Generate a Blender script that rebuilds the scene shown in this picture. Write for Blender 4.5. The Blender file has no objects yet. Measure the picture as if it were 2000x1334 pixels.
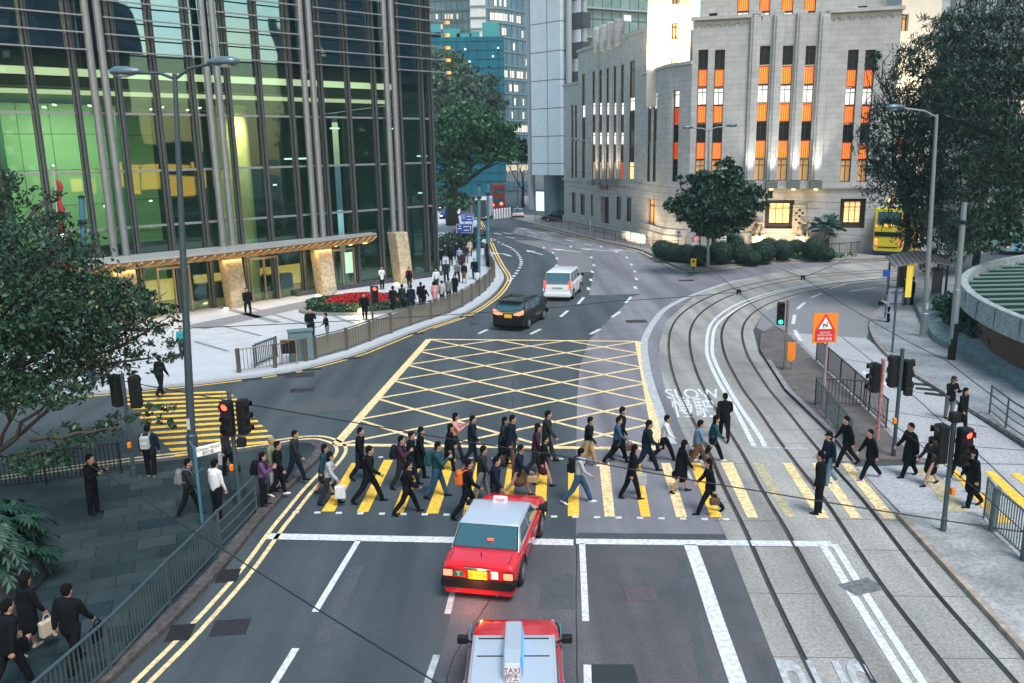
import bpy, math, random
import numpy as np
from mathutils import Vector, Matrix
random.seed(7); rng = np.random.default_rng(7)
S = bpy.context.scene
# ---------------------------------------------------------------- camera, sky, light, exposure
FP, CH = 1637.0, 9.8
PIT, ROL = math.atan(370/1637), math.radians(1.1)
_X = Vector((1,0,0)); _F = Vector((0,math.cos(PIT),-math.sin(PIT))); _U = Vector((0,math.sin(PIT),math.cos(PIT)))
_r = math.cos(ROL)*_X-math.sin(ROL)*_U; _u = math.cos(ROL)*_U+math.sin(ROL)*_X
cam = bpy.data.cameras.new('camera'); co = bpy.data.objects.new('camera', cam); S.collection.objects.link(co)
cam.sensor_width = 36; cam.lens = FP/2000*36; cam.clip_start = .3; cam.clip_end = 4000
M3 = Matrix((_r, _u, -_F)).transposed(); co.matrix_world = Matrix.Translation((0,0,CH)) @ M3.to_4x4()
S.camera = co
W = bpy.data.worlds.new('World'); S.world = W; W.use_nodes = True
nt = W.node_tree; bg = nt.nodes['Background']; sky = nt.nodes.new('ShaderNodeTexSky'); sky.sky_type = 'NISHITA'
SUN_EL, SUN_AZ = math.radians(14), math.radians(150)
sky.sun_disc = False; sky.sun_elevation = SUN_EL; sky.sun_rotation = SUN_AZ; sky.air_density = 1.5; sky.dust_density = 1.0; sky.ozone_density = 2.5
nt.links.new(sky.outputs[0], bg.inputs[0]); bg.inputs[1].default_value = 0.085
sl = bpy.data.lights.new('overcast_sun', 'SUN'); so = bpy.data.objects.new('overcast_sun', sl); S.collection.objects.link(so)
sl.energy = 1.1; sl.angle = math.radians(25); sl.color = (.97,.98,1)
so.rotation_euler = Vector((-math.sin(SUN_AZ)*.5, -math.cos(SUN_AZ)*.5, -.9)).to_track_quat('-Z','Y').to_euler()
S.view_settings.view_transform = 'Standard'; S.view_settings.look = 'None'; S.view_settings.gamma = 1
S.view_settings.use_curve_mapping = False; S.view_settings.exposure = 1.97
S.cycles.max_bounces = 8; S.cycles.transparent_max_bounces = 24; S.cycles.caustics_reflective = False; S.cycles.caustics_refractive = False
S.cycles.sample_clamp_indirect = 6

# ---------------------------------------------------------------- pixel -> place
def ray(x, y): return _r*(x-1000)/FP-_u*(y-667)/FP+_F
def g(x, y, z=0.0):
    d = ray(x, y); t = (z-CH)/d.z; return Vector((0,0,CH))+d*t
def at(x, y, Y):
    d = ray(x, y); return Vector((0,0,CH))+d*(Y/d.y)
def zat(px, py, P):      # height at which the pixel row py crosses the vertical line over ground point P
    d = ray(px, py); t = P.y/d.y; return CH+d.z*t
class Facade:
    def __init__(s, p0, p1):
        s.o = Vector((p0[0],p0[1],0)); d = Vector((p1[0]-p0[0],p1[1]-p0[1],0)); s.len = d.length; s.d = d.normalized()
        s.n = Vector((s.d.y,-s.d.x,0))
        if s.n.dot(s.o) > 0: s.n = -s.n         # towards the viewer side
    def q(s, x, y):
        d = ray(x, y); t = (s.o-Vector((0,0,CH))).dot(s.n)/d.dot(s.n); P = Vector((0,0,CH))+d*t
        return (P-s.o).dot(s.d), P.z
    def P(s, u, z, out=0): return s.o+s.d*u+s.n*out+Vector((0,0,z))

# ---------------------------------------------------------------- mesh helpers
def tag(o, label=None, cat=None, group=None, kind=None):
    if label: o['label'] = label
    if cat: o['category'] = cat
    if group: o['group'] = group
    if kind: o['kind'] = kind
    return o
def link(name, me, parent=None):
    o = bpy.data.objects.new(name, me); S.collection.objects.link(o)
    if parent: o.parent = parent
    return o
def empty(name, loc, rz, label, cat, group=None):
    o = link(name, None); o.location = loc; o.rotation_euler = (0,0,rz); o.empty_display_size = .2
    return tag(o, label, cat, group)
class MB:
    def __init__(s): s.v = []; s.f = []; s.m = []; s.cur = 0
    def add(s, vs, fs):
        b = len(s.v); s.v += [tuple(v) for v in vs]; s.f += [tuple(i+b for i in f) for f in fs]; s.m += [s.cur]*len(fs); return s
    def quad(s, a, b, c, d): return s.add([a,b,c,d], [(0,1,2,3)])
    def poly(s, pts): return s.add(pts, [tuple(range(len(pts)))])
    def box(s, c, sz, rz=0, rx=0):
        x,y,z = sz[0]/2,sz[1]/2,sz[2]/2; R = Matrix.Rotation(rz,3,'Z') @ Matrix.Rotation(rx,3,'X'); c = Vector(c)
        vs = [c+R@Vector((i*x,j*y,k*z)) for k in (-1,1) for i,j in ((-1,-1),(1,-1),(1,1),(-1,1))]
        return s.add(vs, [(3,2,1,0),(4,5,6,7),(0,1,5,4),(1,2,6,5),(2,3,7,6),(3,0,4,7)])
    def fbox(s, F, u0, u1, z0, z1, o0, o1):      # box in facade space, from outward offset o0 to o1
        vs = [F.P(u,z,o) for z in (z0,z1) for u,o in ((u0,o0),(u1,o0),(u1,o1),(u0,o1))]
        return s.add(vs, [(3,2,1,0),(4,5,6,7),(0,1,5,4),(1,2,6,5),(2,3,7,6),(3,0,4,7)])
    def bar(s, a, b, w, h):
        a, b = Vector(a), Vector(b); d = (b-a).normalized(); up = Vector((0,0,1)) if abs(d.z) < .95 else Vector((0,1,0))
        x = d.cross(up).normalized()*w/2; y = x.cross(d).normalized()*h/2
        vs = [p+i*x+j*y for p in (a,b) for i,j in ((-1,-1),(1,-1),(1,1),(-1,1))]
        return s.add(vs, [(3,2,1,0),(4,5,6,7),(0,1,5,4),(1,2,6,5),(2,3,7,6),(3,0,4,7)])
    def tube(s, pts, r, n=8, cap=True):
        pts = [Vector(p) for p in pts]; rs = r if isinstance(r,(list,tuple)) else [r]*len(pts); vs = []; k = len(pts)
        ref = None
        for i,p in enumerate(pts):
            d = (pts[min(i+1,k-1)]-pts[max(i-1,0)]).normalized()
            if ref is None: ref = Vector((0,0,1)) if abs(d.z) < .9 else Vector((1,0,0))
            x = d.cross(ref).normalized(); y = x.cross(d); ref = y if abs(d.dot(y)) < .9 else ref
            vs += [p+(x*math.cos(2*math.pi*j/n)+y*math.sin(2*math.pi*j/n))*rs[i] for j in range(n)]
        fs = [(i*n+j, i*n+(j+1)%n, (i+1)*n+(j+1)%n, (i+1)*n+j) for i in range(k-1) for j in range(n)]
        if cap: fs += [tuple(range(n))[::-1], tuple((k-1)*n+j for j in range(n))]
        return s.add(vs, fs)
    def lathe(s, prof, c=(0,0,0), n=16, ax='z', sx=1, sy=1):
        c = Vector(c); vs = []
        for r,z in prof:
            for j in range(n):
                a = 2*math.pi*j/n; p = (r*math.cos(a)*sx, r*math.sin(a)*sy, z)
                if ax == 'x': p = (p[2],p[0],p[1])
                if ax == 'y': p = (p[0],p[2],p[1])
                vs.append(c+Vector(p))
        k = len(prof); fs = [(i*n+j, i*n+(j+1)%n, (i+1)*n+(j+1)%n, (i+1)*n+j) for i in range(k-1) for j in range(n)]
        fs += [tuple(range(n))[::-1], tuple((k-1)*n+j for j in range(n))]
        return s.add(vs, fs)
    def ball(s, c, r, n=12, m=8, sc=(1,1,1)):
        prof = [(max(.001,r*math.sin(math.pi*i/m)), -r*math.cos(math.pi*i/m)) for i in range(m+1)]
        b = len(s.v); s.lathe(prof, (0,0,0), n)
        s.v[b:] = [(c[0]+v[0]*sc[0], c[1]+v[1]*sc[1], c[2]+v[2]*sc[2]) for v in s.v[b:]]; return s
    def loft(s, secs, cap=True):
        n = len(secs[0]); vs = [p for q in secs for p in q]; k = len(secs)
        fs = [(i*n+j, i*n+(j+1)%n, (i+1)*n+(j+1)%n, (i+1)*n+j) for i in range(k-1) for j in range(n)]
        if cap: fs += [tuple(range(n))[::-1], tuple((k-1)*n+j for j in range(n))]
        return s.add(vs, fs)
    def prism(s, pts, z0, z1, side=True):        # ground polygon (world xy) raised to z1
        n = len(pts); s.poly([(p[0],p[1],z1) for p in pts])
        if side: s.add([(p[0],p[1],z) for z in (z0,z1) for p in pts], [(j,(j+1)%n,n+(j+1)%n,n+j) for j in range(n)])
        return s
    def build(s, name, mat, parent=None, o=None, smooth=False, bevel=0, fix=True):
        o = Vector(o) if o is not None else Vector((0,0,0))
        me = bpy.data.meshes.new(name); me.from_pydata([(v[0]-o.x,v[1]-o.y,v[2]-o.z) for v in s.v], [], s.f)
        for m in (mat if isinstance(mat,(list,tuple)) else [mat]): me.materials.append(m)
        if isinstance(mat,(list,tuple)): me.polygons.foreach_set('material_index', s.m)
        if fix:
            import bmesh
            bm = bmesh.new(); bm.from_mesh(me); bmesh.ops.recalc_face_normals(bm, faces=bm.faces); bm.to_mesh(me); bm.free()
        if smooth: me.polygons.foreach_set('use_smooth', [True]*len(me.polygons))
        ob = link(name, me, parent)
        if bevel:
            b = ob.modifiers.new('bevel','BEVEL'); b.width = bevel; b.segments = 2; b.limit_method = 'ANGLE'; b.angle_limit = math.radians(35)
        if smooth == 'auto':
            me.set_sharp_from_angle(angle=math.radians(22))
        return ob
def catmull(pts, k=6):
    P = [Vector(p) for p in pts]; out = []
    for i in range(len(P)-1):
        a,b,c,d = P[max(i-1,0)],P[i],P[i+1],P[min(i+2,len(P)-1)]
        for j in range(k):
            t = j/k; out.append(.5*((2*b)+(c-a)*t+(2*a-5*b+4*c-d)*t*t+(3*b-3*c+d-a)*t**3))
    return out+[P[-1]]
def offset(pts, w):      # +w = left of travel direction
    P = [Vector((p[0],p[1],0)) for p in pts]; out = []
    for i,p in enumerate(P):
        d = (P[min(i+1,len(P)-1)]-P[max(i-1,0)]); d = d.normalized() if d.length > 1e-6 else Vector((0,1,0))
        out.append(p+Vector((-d.y,d.x,0))*w)
    return out
def strip(mb, pts, w, z, c=0):
    a, b = offset(pts, c+w/2), offset(pts, c-w/2)
    for i in range(len(a)-1):
        mb.quad((a[i].x,a[i].y,z),(b[i].x,b[i].y,z),(b[i+1].x,b[i+1].y,z),(a[i+1].x,a[i+1].y,z))
def strip3(mb, pts, w, z0, z1, c=0):      # solid strip
    a, b = offset(pts, c+w/2), offset(pts, c-w/2); n = len(a)
    secs = [[(a[i].x,a[i].y,z0),(a[i].x,a[i].y,z1),(b[i].x,b[i].y,z1),(b[i].x,b[i].y,z0)] for i in range(n)]
    mb.loft(secs)
def G(*px): return [g(*p) for p in px]
def text_mesh(name, s, mat, parent, O, X, Y, h, align='LEFT', depth=.0, sx=1, off=0, wid=None):
    c = bpy.data.curves.new(name,'FONT'); c.body = s; c.size = 1; c.align_x = align; c.offset = off; c.extrude = depth/h if h else 0
    t = bpy.data.objects.new(name,c); S.collection.objects.link(t); dg = bpy.context.evaluated_depsgraph_get()
    me = bpy.data.meshes.new_from_object(t.evaluated_get(dg)); bpy.data.objects.remove(t)
    X, Y = Vector(X), Vector(Y); N = X.cross(Y).normalized(); cap = .72
    if wid and len(me.vertices):
        xs = [v.co.x for v in me.vertices]; ww = max(xs)-min(xs); sx = wid*cap/(h*ww) if ww else 1
        x0 = (max(xs)+min(xs))/2 if align == 'CENTER' else min(xs)
        for v in me.vertices: v.co.x -= x0
    for v in me.vertices:
        p = v.co; q = Vector(O)+X*(p.x*h/cap*sx)+Y*(p.y*h/cap)+N*(p.z*h); v.co = q
    me.materials.clear(); me.materials.append(mat)
    return link(name, me, parent)
def xcopy(ob, parent=None):
    c = ob.copy(); S.collection.objects.link(c)
    if parent: c.parent = parent
    for ch in ob.children: xcopy(ch, c)
    return c

# ---------------------------------------------------------------- materials
MAT = {}; LS = .55
def mat(name, col, rough=.6, metal=0, var=0, vs=3, bump=0, bs=40, emit=None, es=0, coat=0, spec=.5, alpha=1, var2=None, stain=None, streak=None):
    if name in MAT: return MAT[name]
    m = bpy.data.materials.new(name); MAT[name] = m; m.use_nodes = True; n = m.node_tree; b = n.nodes['Principled BSDF']
    b.inputs['Base Color'].default_value = (*col,1); b.inputs['Roughness'].default_value = rough; b.inputs['Metallic'].default_value = metal
    b.inputs['Coat Weight'].default_value = coat; b.inputs['Specular IOR Level'].default_value = spec
    if emit: b.inputs['Emission Color'].default_value = (*emit,1); b.inputs['Emission Strength'].default_value = es
    if var or bump:
        tc = n.nodes.new('ShaderNodeNewGeometry')
    if var:
        nz = n.nodes.new('ShaderNodeTexNoise'); nz.inputs['Scale'].default_value = vs; nz.inputs['Detail'].default_value = 8; nz.inputs['Roughness'].default_value = .65
        n.links.new(tc.outputs['Position'], nz.inputs['Vector'])
        cr = n.nodes.new('ShaderNodeMapRange'); cr.inputs[1].default_value = .3; cr.inputs[2].default_value = .7
        cr.inputs[3].default_value = 1-var; cr.inputs[4].default_value = 1+var; n.links.new(nz.outputs[0], cr.inputs[0])
        mx = n.nodes.new('ShaderNodeVectorMath'); mx.operation = 'SCALE'; mx.inputs[0].default_value = col; n.links.new(cr.outputs[0], mx.inputs['Scale'])
        src = mx.outputs[0]
        if var2:      # second colour in large soft patches
            n2 = n.nodes.new('ShaderNodeTexNoise'); n2.inputs['Scale'].default_value = var2[1]; n2.inputs['Detail'].default_value = 4; n.links.new(tc.outputs['Position'], n2.inputs['Vector'])
            c2 = n.nodes.new('ShaderNodeMapRange'); c2.inputs[1].default_value = .45; c2.inputs[2].default_value = .62; n.links.new(n2.outputs[0], c2.inputs[0])
            mm = n.nodes.new('ShaderNodeMix'); mm.data_type = 'RGBA'; n.links.new(c2.outputs[0], mm.inputs[0]); n.links.new(src, mm.inputs[6]); mm.inputs[7].default_value = (*var2[0],1)
            src = mm.outputs[2]
        if stain:     # fine dark speckle
            n3 = n.nodes.new('ShaderNodeTexNoise'); n3.inputs['Scale'].default_value = stain; n3.inputs['Detail'].default_value = 3; n.links.new(tc.outputs['Position'], n3.inputs['Vector'])
            c3 = n.nodes.new('ShaderNodeMapRange'); c3.inputs[1].default_value = .35; c3.inputs[2].default_value = .65; c3.inputs[3].default_value = .79; c3.inputs[4].default_value = 1.19; n.links.new(n3.outputs[0], c3.inputs[0])
            m3 = n.nodes.new('ShaderNodeVectorMath'); m3.operation = 'SCALE'; n.links.new(src, m3.inputs[0]); n.links.new(c3.outputs[0], m3.inputs['Scale']); src = m3.outputs[0]
        if streak:    # long soft wear bands along the lanes
            mp = n.nodes.new('ShaderNodeMapping'); mp.inputs['Scale'].default_value = (1,.06,1); n4 = n.nodes.new('ShaderNodeTexNoise'); n4.inputs['Scale'].default_value = streak; n4.inputs['Detail'].default_value = 3; n.links.new(tc.outputs['Position'], mp.inputs[0]); n.links.new(mp.outputs[0], n4.inputs['Vector'])
            c4 = n.nodes.new('ShaderNodeMapRange'); c4.inputs[1].default_value = .35; c4.inputs[2].default_value = .65; c4.inputs[3].default_value = .74; c4.inputs[4].default_value = 1.2; n.links.new(n4.outputs[0], c4.inputs[0])
            m4 = n.nodes.new('ShaderNodeVectorMath'); m4.operation = 'SCALE'; n.links.new(src, m4.inputs[0]); n.links.new(c4.outputs[0], m4.inputs['Scale']); src = m4.outputs[0]
        n.links.new(src, b.inputs['Base Color'])
    if bump:
        nb = n.nodes.new('ShaderNodeTexNoise'); nb.inputs['Scale'].default_value = bs; nb.inputs['Detail'].default_value = 4; n.links.new(tc.outputs['Position'], nb.inputs['Vector'])
        bn = n.nodes.new('ShaderNodeBump'); bn.inputs['Strength'].default_value = bump; bn.inputs['Distance'].default_value = .02
        n.links.new(nb.outputs[0], bn.inputs['Height']); n.links.new(bn.outputs[0], b.inputs['Normal'])
    return m
def glow(name, col, s):
    return mat(name, tuple(min(1,c) for c in col), .5, emit=col, es=s*LS)
def brickmat(name, c1, c2, cm, d, bw, bh, off=.5, mortar=.012, rough=.8, var=.12, vertical=True, org=(0,0), bump=.3):
    if name in MAT: return MAT[name]
    m = bpy.data.materials.new(name); MAT[name] = m; m.use_nodes = True; n = m.node_tree; b = n.nodes['Principled BSDF']; b.inputs['Roughness'].default_value = rough
    ge = n.nodes.new('ShaderNodeNewGeometry'); dt = n.nodes.new('ShaderNodeVectorMath'); dt.operation = 'DOT_PRODUCT'; dt.inputs[1].default_value = (d[0],d[1],0)
    n.links.new(ge.outputs['Position'], dt.inputs[0]); cb = n.nodes.new('ShaderNodeCombineXYZ'); n.links.new(dt.outputs['Value'], cb.inputs[0])
    if vertical:
        sp = n.nodes.new('ShaderNodeSeparateXYZ'); n.links.new(ge.outputs['Position'], sp.inputs[0]); n.links.new(sp.outputs[2], cb.inputs[1])
    else:
        d2 = n.nodes.new('ShaderNodeVectorMath'); d2.operation = 'DOT_PRODUCT'; d2.inputs[1].default_value = (-d[1],d[0],0); n.links.new(ge.outputs['Position'], d2.inputs[0]); n.links.new(d2.outputs['Value'], cb.inputs[1])
    br = n.nodes.new('ShaderNodeTexBrick'); br.inputs['Scale'].default_value = 1; br.inputs['Brick Width'].default_value = bw; br.inputs['Row Height'].default_value = bh
    br.inputs['Mortar Size'].default_value = mortar; br.offset = off; br.inputs['Color1'].default_value = (*c1,1); br.inputs['Color2'].default_value = (*c2,1); br.inputs['Mortar'].default_value = (*cm,1)
    br.inputs['Bias'].default_value = 0; br.inputs['Mortar Smooth'].default_value = .1
    n.links.new(cb.outputs[0], br.inputs['Vector'])
    nz = n.nodes.new('ShaderNodeTexNoise'); nz.inputs['Scale'].default_value = .9; nz.inputs['Detail'].default_value = 8; nz.inputs['Roughness'].default_value = .7; n.links.new(ge.outputs['Position'], nz.inputs['Vector'])
    cr = n.nodes.new('ShaderNodeMapRange'); cr.inputs[1].default_value = .3; cr.inputs[2].default_value = .7; cr.inputs[3].default_value = 1-var; cr.inputs[4].default_value = 1+var; n.links.new(nz.outputs[0], cr.inputs[0])
    mx = n.nodes.new('ShaderNodeVectorMath'); mx.operation = 'SCALE'; n.links.new(br.outputs['Color'], mx.inputs[0]); n.links.new(cr.outputs[0], mx.inputs['Scale']); n.links.new(mx.outputs[0], b.inputs['Base Color'])
    if bump:
        bn = n.nodes.new('ShaderNodeBump'); bn.invert = True; bn.inputs['Strength'].default_value = bump; bn.inputs['Distance'].default_value = .02; n.links.new(br.outputs['Fac'], bn.inputs['Height']); n.links.new(bn.outputs[0], b.inputs['Normal'])
    return m
def glassmat(name, tint, refl=.25, wav=0, ws=.35, rough=.02, gl=(.85,.95,1)):
    if name in MAT: return MAT[name]
    m = bpy.data.materials.new(name); MAT[name] = m; m.use_nodes = True; n = m.node_tree; n.nodes.remove(n.nodes['Principled BSDF']); out = n.nodes['Material Output']
    tr = n.nodes.new('ShaderNodeBsdfTransparent'); tr.inputs[0].default_value = (*tint,1); gs = n.nodes.new('ShaderNodeBsdfGlossy'); gs.inputs['Roughness'].default_value = rough; gs.inputs[0].default_value = (*gl,1)
    lw = n.nodes.new('ShaderNodeFresnel'); lw.inputs[0].default_value = 1.5; ad = n.nodes.new('ShaderNodeMath'); ad.operation = 'ADD'; ad.use_clamp = True; ad.inputs[1].default_value = refl; n.links.new(lw.outputs[0], ad.inputs[0])
    mx = n.nodes.new('ShaderNodeMixShader'); n.links.new(ad.outputs[0], mx.inputs[0]); n.links.new(tr.outputs[0], mx.inputs[1]); n.links.new(gs.outputs[0], mx.inputs[2]); n.links.new(mx.outputs[0], out.inputs[0])
    if wav:
        ge = n.nodes.new('ShaderNodeNewGeometry'); nz = n.nodes.new('ShaderNodeTexNoise'); nz.inputs['Scale'].default_value = ws; nz.inputs['Detail'].default_value = 1; n.links.new(ge.outputs['Position'], nz.inputs['Vector'])
        bn = n.nodes.new('ShaderNodeBump'); bn.inputs['Strength'].default_value = wav; bn.inputs['Distance'].default_value = .1; n.links.new(nz.outputs[0], bn.inputs['Height']); n.links.new(bn.outputs[0], gs.inputs['Normal'])
    return m
asphalt = mat('asphalt', (.052,.066,.074), .7, var=.16, vs=.35, bump=.5, bs=60, stain=22, streak=.9)
asph_pink = mat('asphalt_worn_pink', (.175,.168,.185), .8, var=.14, vs=.5, bump=.4, bs=60, stain=25, streak=.8)
asph_mid = mat('asphalt_mid', (.095,.088,.095), .78, var=.2, vs=.4, bump=.5, bs=60, var2=((.055,.062,.068),.25), stain=22, streak=.8)
asph_new = mat('asphalt_fresh_patch', (.022,.03,.034), .75, var=.1, vs=2, bump=.4, bs=60)
concrete = mat('track_concrete', (.30,.282,.255), .85, var=.14, vs=1.2, bump=.25, bs=30, var2=((.27,.26,.235),.6), stain=14, streak=1.1)
conc_light = mat('slab_concrete', (.36,.36,.36), .85, var=.1, vs=1.0, bump=.2, bs=30, stain=10)
brown = mat('brown_paving', (.11,.095,.085), .9, var=.3, vs=1.3, bump=.3, bs=30, stain=10)
white = mat('white_paint', (.60,.60,.59), .7, var=.12, vs=6, stain=9)
white_worn = mat('worn_white_paint', (.40,.41,.41), .8, var=.2, vs=5, stain=6)
yellow = mat('yellow_paint', (.86,.49,.05), .7, var=.13, vs=5, stain=9)
yellow_pale = mat('pale_yellow_paint', (.76,.57,.29), .75, var=.15, vs=4, stain=8)
yellow_worn = mat('worn_yellow_paint', (.42,.36,.22), .8, var=.2, vs=5, stain=7)
steel = mat('rail_steel', (.20,.16,.14), .3, 1, var=.3, vs=2)
black = mat('black_plastic', (.010,.011,.012), .6, spec=.2)
blackmetal = mat('black_metal', (.012,.015,.016), .5, .1, spec=.25)
grey_pole = mat('grey_galvanised', (.06,.10,.12), .5, .3, var=.15, vs=5)
dark_pole = mat('dark_grey_paint', (.04,.065,.08), .5, .1, var=.15, vs=5)
teal_pole = mat('teal_pole_paint', (.05,.16,.22), .5, .1, var=.12, vs=4)
bronze = mat('bronze_metal', (.19,.16,.14), .35, .8, var=.15, vs=6)
red_glow = glow('red_signal', (1,.05,.03), 2)
red_core = glow('red_signal_core', (1,.10,.06), 1.4)
green_glow = glow('green_signal', (.05,.9,.45), 1.0)
warm_glow = glow('warm_lamp', (1,.62,.28), 7)
orange_paint = mat('orange_sign', (.85,.22,.01), .5)
red_paint = mat('red_sign', (.62,.02,.025), .5)
white_sign = mat('white_sign', (.8,.8,.8), .5)
blue_sign = mat('blue_sign', (.01,.06,.33), .5)
yel_sign = mat('yellow_sign', (.85,.50,.02), .5)
dark_glass = mat('dark_glass', (.015,.03,.035), .06, spec=.8, coat=.3)
# ================================================================ GROUND
def struct(mb, name, m, **k): return tag(mb.build(name, m, **k), kind='structure')
mb = MB(); mb.quad((-700,-200,0),(700,-200,0),(700,500,0),(-700,500,0)); struct(mb, 'ground', asphalt, fix=False)
L1, L2, L3, L4 = .004, .008, .012, .016
def flat(name, m, px, z, cx=None):
    mb = MB(); pts = [g(*p) for p in px] if cx is None else px
    mb.poly([(p[0],p[1],z) for p in pts]); return struct(mb, name, m)
# worn pinkish asphalt east of the box junction and in the far bend
flat('road_surface', asph_pink, [(1240,577),(1200,614),(1150,665),(1132,720),(1127,780),(1125,1000),(1125,1045),(1420,1045),(1402,1012),(1347,870),(1331,839),(1297,752),(1285,680),(1299,630),(1356,579),(1440,546),(1568,524),(1700,512),(1640,505),(1400,520),(1346,540),(1245,577)], L1)
flat('road_surface', asph_pink, [(1150,577),(1158,540),(1162,518),(1150,500),(1115,481),(1045,465),(1000,455),(1010,444),(1102,459),(1173,476),(1233,488),(1299,518),(1346,535),(1330,550),(1260,574)], L2)
flat('road_surface', mat('asphalt_pale_lane',(.17,.165,.17),.8,var=.12,vs=.6,stain=25), [(1088,532),(1157,532),(1160,518),(1150,500),(1112,482),(1060,470),(1003,470),(1060,486),(1082,498),(1088,512)], L2+.002)
flat('road_surface', asph_mid, [(1127,1046),(1421,1046),(1426,1066),(1470,1180),(1534,1334),(1560,1400),(1125,1400)], L1)
flat('road_surface', asph_mid, [(1035,1065),(1125,1065),(1125,1400),(820,1400),(850,1334),(880,1200),(900,1110)], L1)
flat('road_patch', asph_new, [(1148,1298),(1237,1298),(1248,1334),(1255,1380),(1146,1380)], L2)
flat('road_patch', mat('asphalt_trench',(.06,.062,.068),.75,var=.15,vs=2,bump=.4,bs=60,stain=20), [(1127,1041),(1414,1044),(1421,1054),(1127,1053)], L2)
for px in ([(690,1105),(712,1105),(640,1260),(608,1260)],[(1060,1120),(1120,1120),(1122,1190),(1052,1190)],[(560,790),(700,775),(690,800),(545,815)],[(980,700),(1010,700),(1000,760),(965,760)],[(1320,1090),(1338,1090),(1392,1330),(1366,1330)]):
    flat('road_patch', mat('asphalt_old_patch',(.068,.076,.08),.8,var=.15,vs=2,bump=.4,bs=60,stain=20), px, L2-.001)
crackm = mat('crack_tar',(.014,.017,.019),.6)
for px in ([(1126,1060),(1128,1334)],[(1033,1066),(905,1250),(870,1340)],[(1010,690),(1000,760),(1005,830),(990,890)]):
    P = catmull(G(*px),8); P = [p+Vector((random.uniform(-.02,.02),random.uniform(-.02,.02),0)) for p in P]; mb = MB(); strip(mb, P, .02, L2+.001); struct(mb, 'road_crack_surface', crackm, fix=False)
# tram reservation of pale concrete
bedL = [(1560,1400),(1530,1334),(1425,1065),(1402,1012),(1347,870),(1331,839),(1297,752),(1287,700),(1287,675),(1299,630),(1356,579),(1440,545),(1568,524),(1700,511),(1830,506)]
bedR = [(1830,530),(1698,549),(1590,567),(1530,588),(1488,615),(1471,645),(1482,690),(1497,710),(1533,766),(1573,805),(1617,847),(1665,905),(1762,1009),(2000,1267),(2080,1370)]
flat('track_bed', concrete, bedL+bedR, L1+.002)
mb = MB(); strip(mb, catmull(G((1262,710),(1259,668),(1276,628),(1302,602),(1350,578),(1430,552),(1480,542)),6), 1.0, L2, .55); struct(mb, 'road_surface', asph_pink)
# wet-dark joints between the concrete slabs
joint = mat('slab_joint',(.10,.10,.10),.9)
rail2 = catmull(G((1770,1440),(1707,1334),(1604,1160),(1541,1044),(1512,996),(1481,944),(1455,894),(1428,850),(1397,797),(1381,771),(1363,734),(1352,700),(1347,668),(1350,639),(1368,612),(1404,588),(1444,571),(1500,557),(1568,544),(1700,533),(1830,526)),8)
rail3 = catmull(G((1950,1440),(1872,1334),(1736,1163),(1659,1049),(1617,985),(1581,938),(1560,912),(1533,876),(1507,840),(1478,797),(1452,763),(1434,731),(1418,700),(1410,668),(1411,642),(1428,615),(1470,590),(1530,571),(1605,557),(1700,546),(1830,538)),8)
def smooth_pl(P, it=12):
    for _ in range(it): P = [P[0]]+[(P[i-1]+P[i]*2+P[i+1])/4 for i in range(1,len(P)-1)]+[P[-1]]
    return P
rail2 = smooth_pl(rail2); rail3 = smooth_pl(rail3)
rail1 = offset(rail2, 1.067); rail4 = offset(rail3, -1.067)
groove = mat('rail_groove',(.022,.02,.018),.8,var=.3,vs=3)
for r in (rail1, rail2, rail3, rail4):
    mb = MB(); strip(mb, r, .11, L2+.002); struct(mb, 'rail_groove_surface', groove)
    mb = MB(); strip3(mb, r, .06, .0, .021, .035); struct(mb, 'tram_rail', steel)
mb = MB()
for i in range(0, 70, 3):
    k = 4+i*2
    if k < len(rail1)-2 and k < len(rail4)-2:
        a = offset(rail1, .7)[k]; b = rail2[k]; mb.bar((a.x,a.y,L2),(b.x,b.y,L2),.02,.002); c = offset(rail4,-.8)[k]; d = rail3[k]; mb.bar((c.x,c.y,L2),(d.x,d.y,L2),.02,.002)
struct(mb, 'slab_joints_surface', joint)
# ---- pavements: raised sheets with kerb stones
granite = brickmat('plaza_granite', (.45,.47,.50),(.52,.54,.57),(.30,.32,.34),(.79,.61),.9,.6,.5,.008,.55,.06,False,bump=.05)
slabs = brickmat('green_grey_slabs', (.010,.021,.025),(.034,.048,.050),(.005,.010,.012),(.93,.36),.95,.62,.4,.012,.6,.25,False,bump=.2)  # slab colours also carry the shade of the tree and buildings
kerbm = mat('granite_kerb',(.24,.22,.215),.8,var=.25,vs=3,stain=6,bump=.2,bs=30)
kerbw = mat('pale_kerb',(.42,.44,.46),.7,var=.12,vs=3)
kerbd = mat('dark_kerb',(.07,.062,.06),.85,var=.4,vs=3,stain=6,bump=.3,bs=20)
def pavement(name, m, kerb, rest, z=.13, km=None, kw=.28, side=1):
    mb = MB(); mb.prism([(p[0],p[1]) for p in list(kerb)+list(rest)], -.01, z); struct(mb, name, m, fix=False)
    if km:
        mb = MB(); strip3(mb, kerb, kw, -.01, z+.006, side*kw/2*.98); struct(mb, 'kerb', km)
plazaK = catmull(G((-260,826),(-80,800),(0,789),(120,776),(290,761),(450,743),(534,732),(600,719),(690,695),(750,672),(831,640),(908,613),(958,581),(979,557),(984,541),(972,520),(961,497),(955,481),(946,460),(938,442),(930,427)),5)
pavement('plaza_pavement', granite, plazaK, [(-14,150),(-90,150),(-90,45)], .13, kerbw, .35, 1)
nearK = catmull(G((-400,1010),(-60,957),(0,946),(219,914),(372,896),(500,879),(592,866),(617,868),(633,878),(624,898),(568,955),(530,999),(500,1034),(432,1120),(330,1228),(219,1334),(120,1430)),6)
pavement('near_pavement', slabs, nearK, [(-9.2,8),(-30,8),(-30,22)], .13, kerbd, .3, -1)
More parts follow.
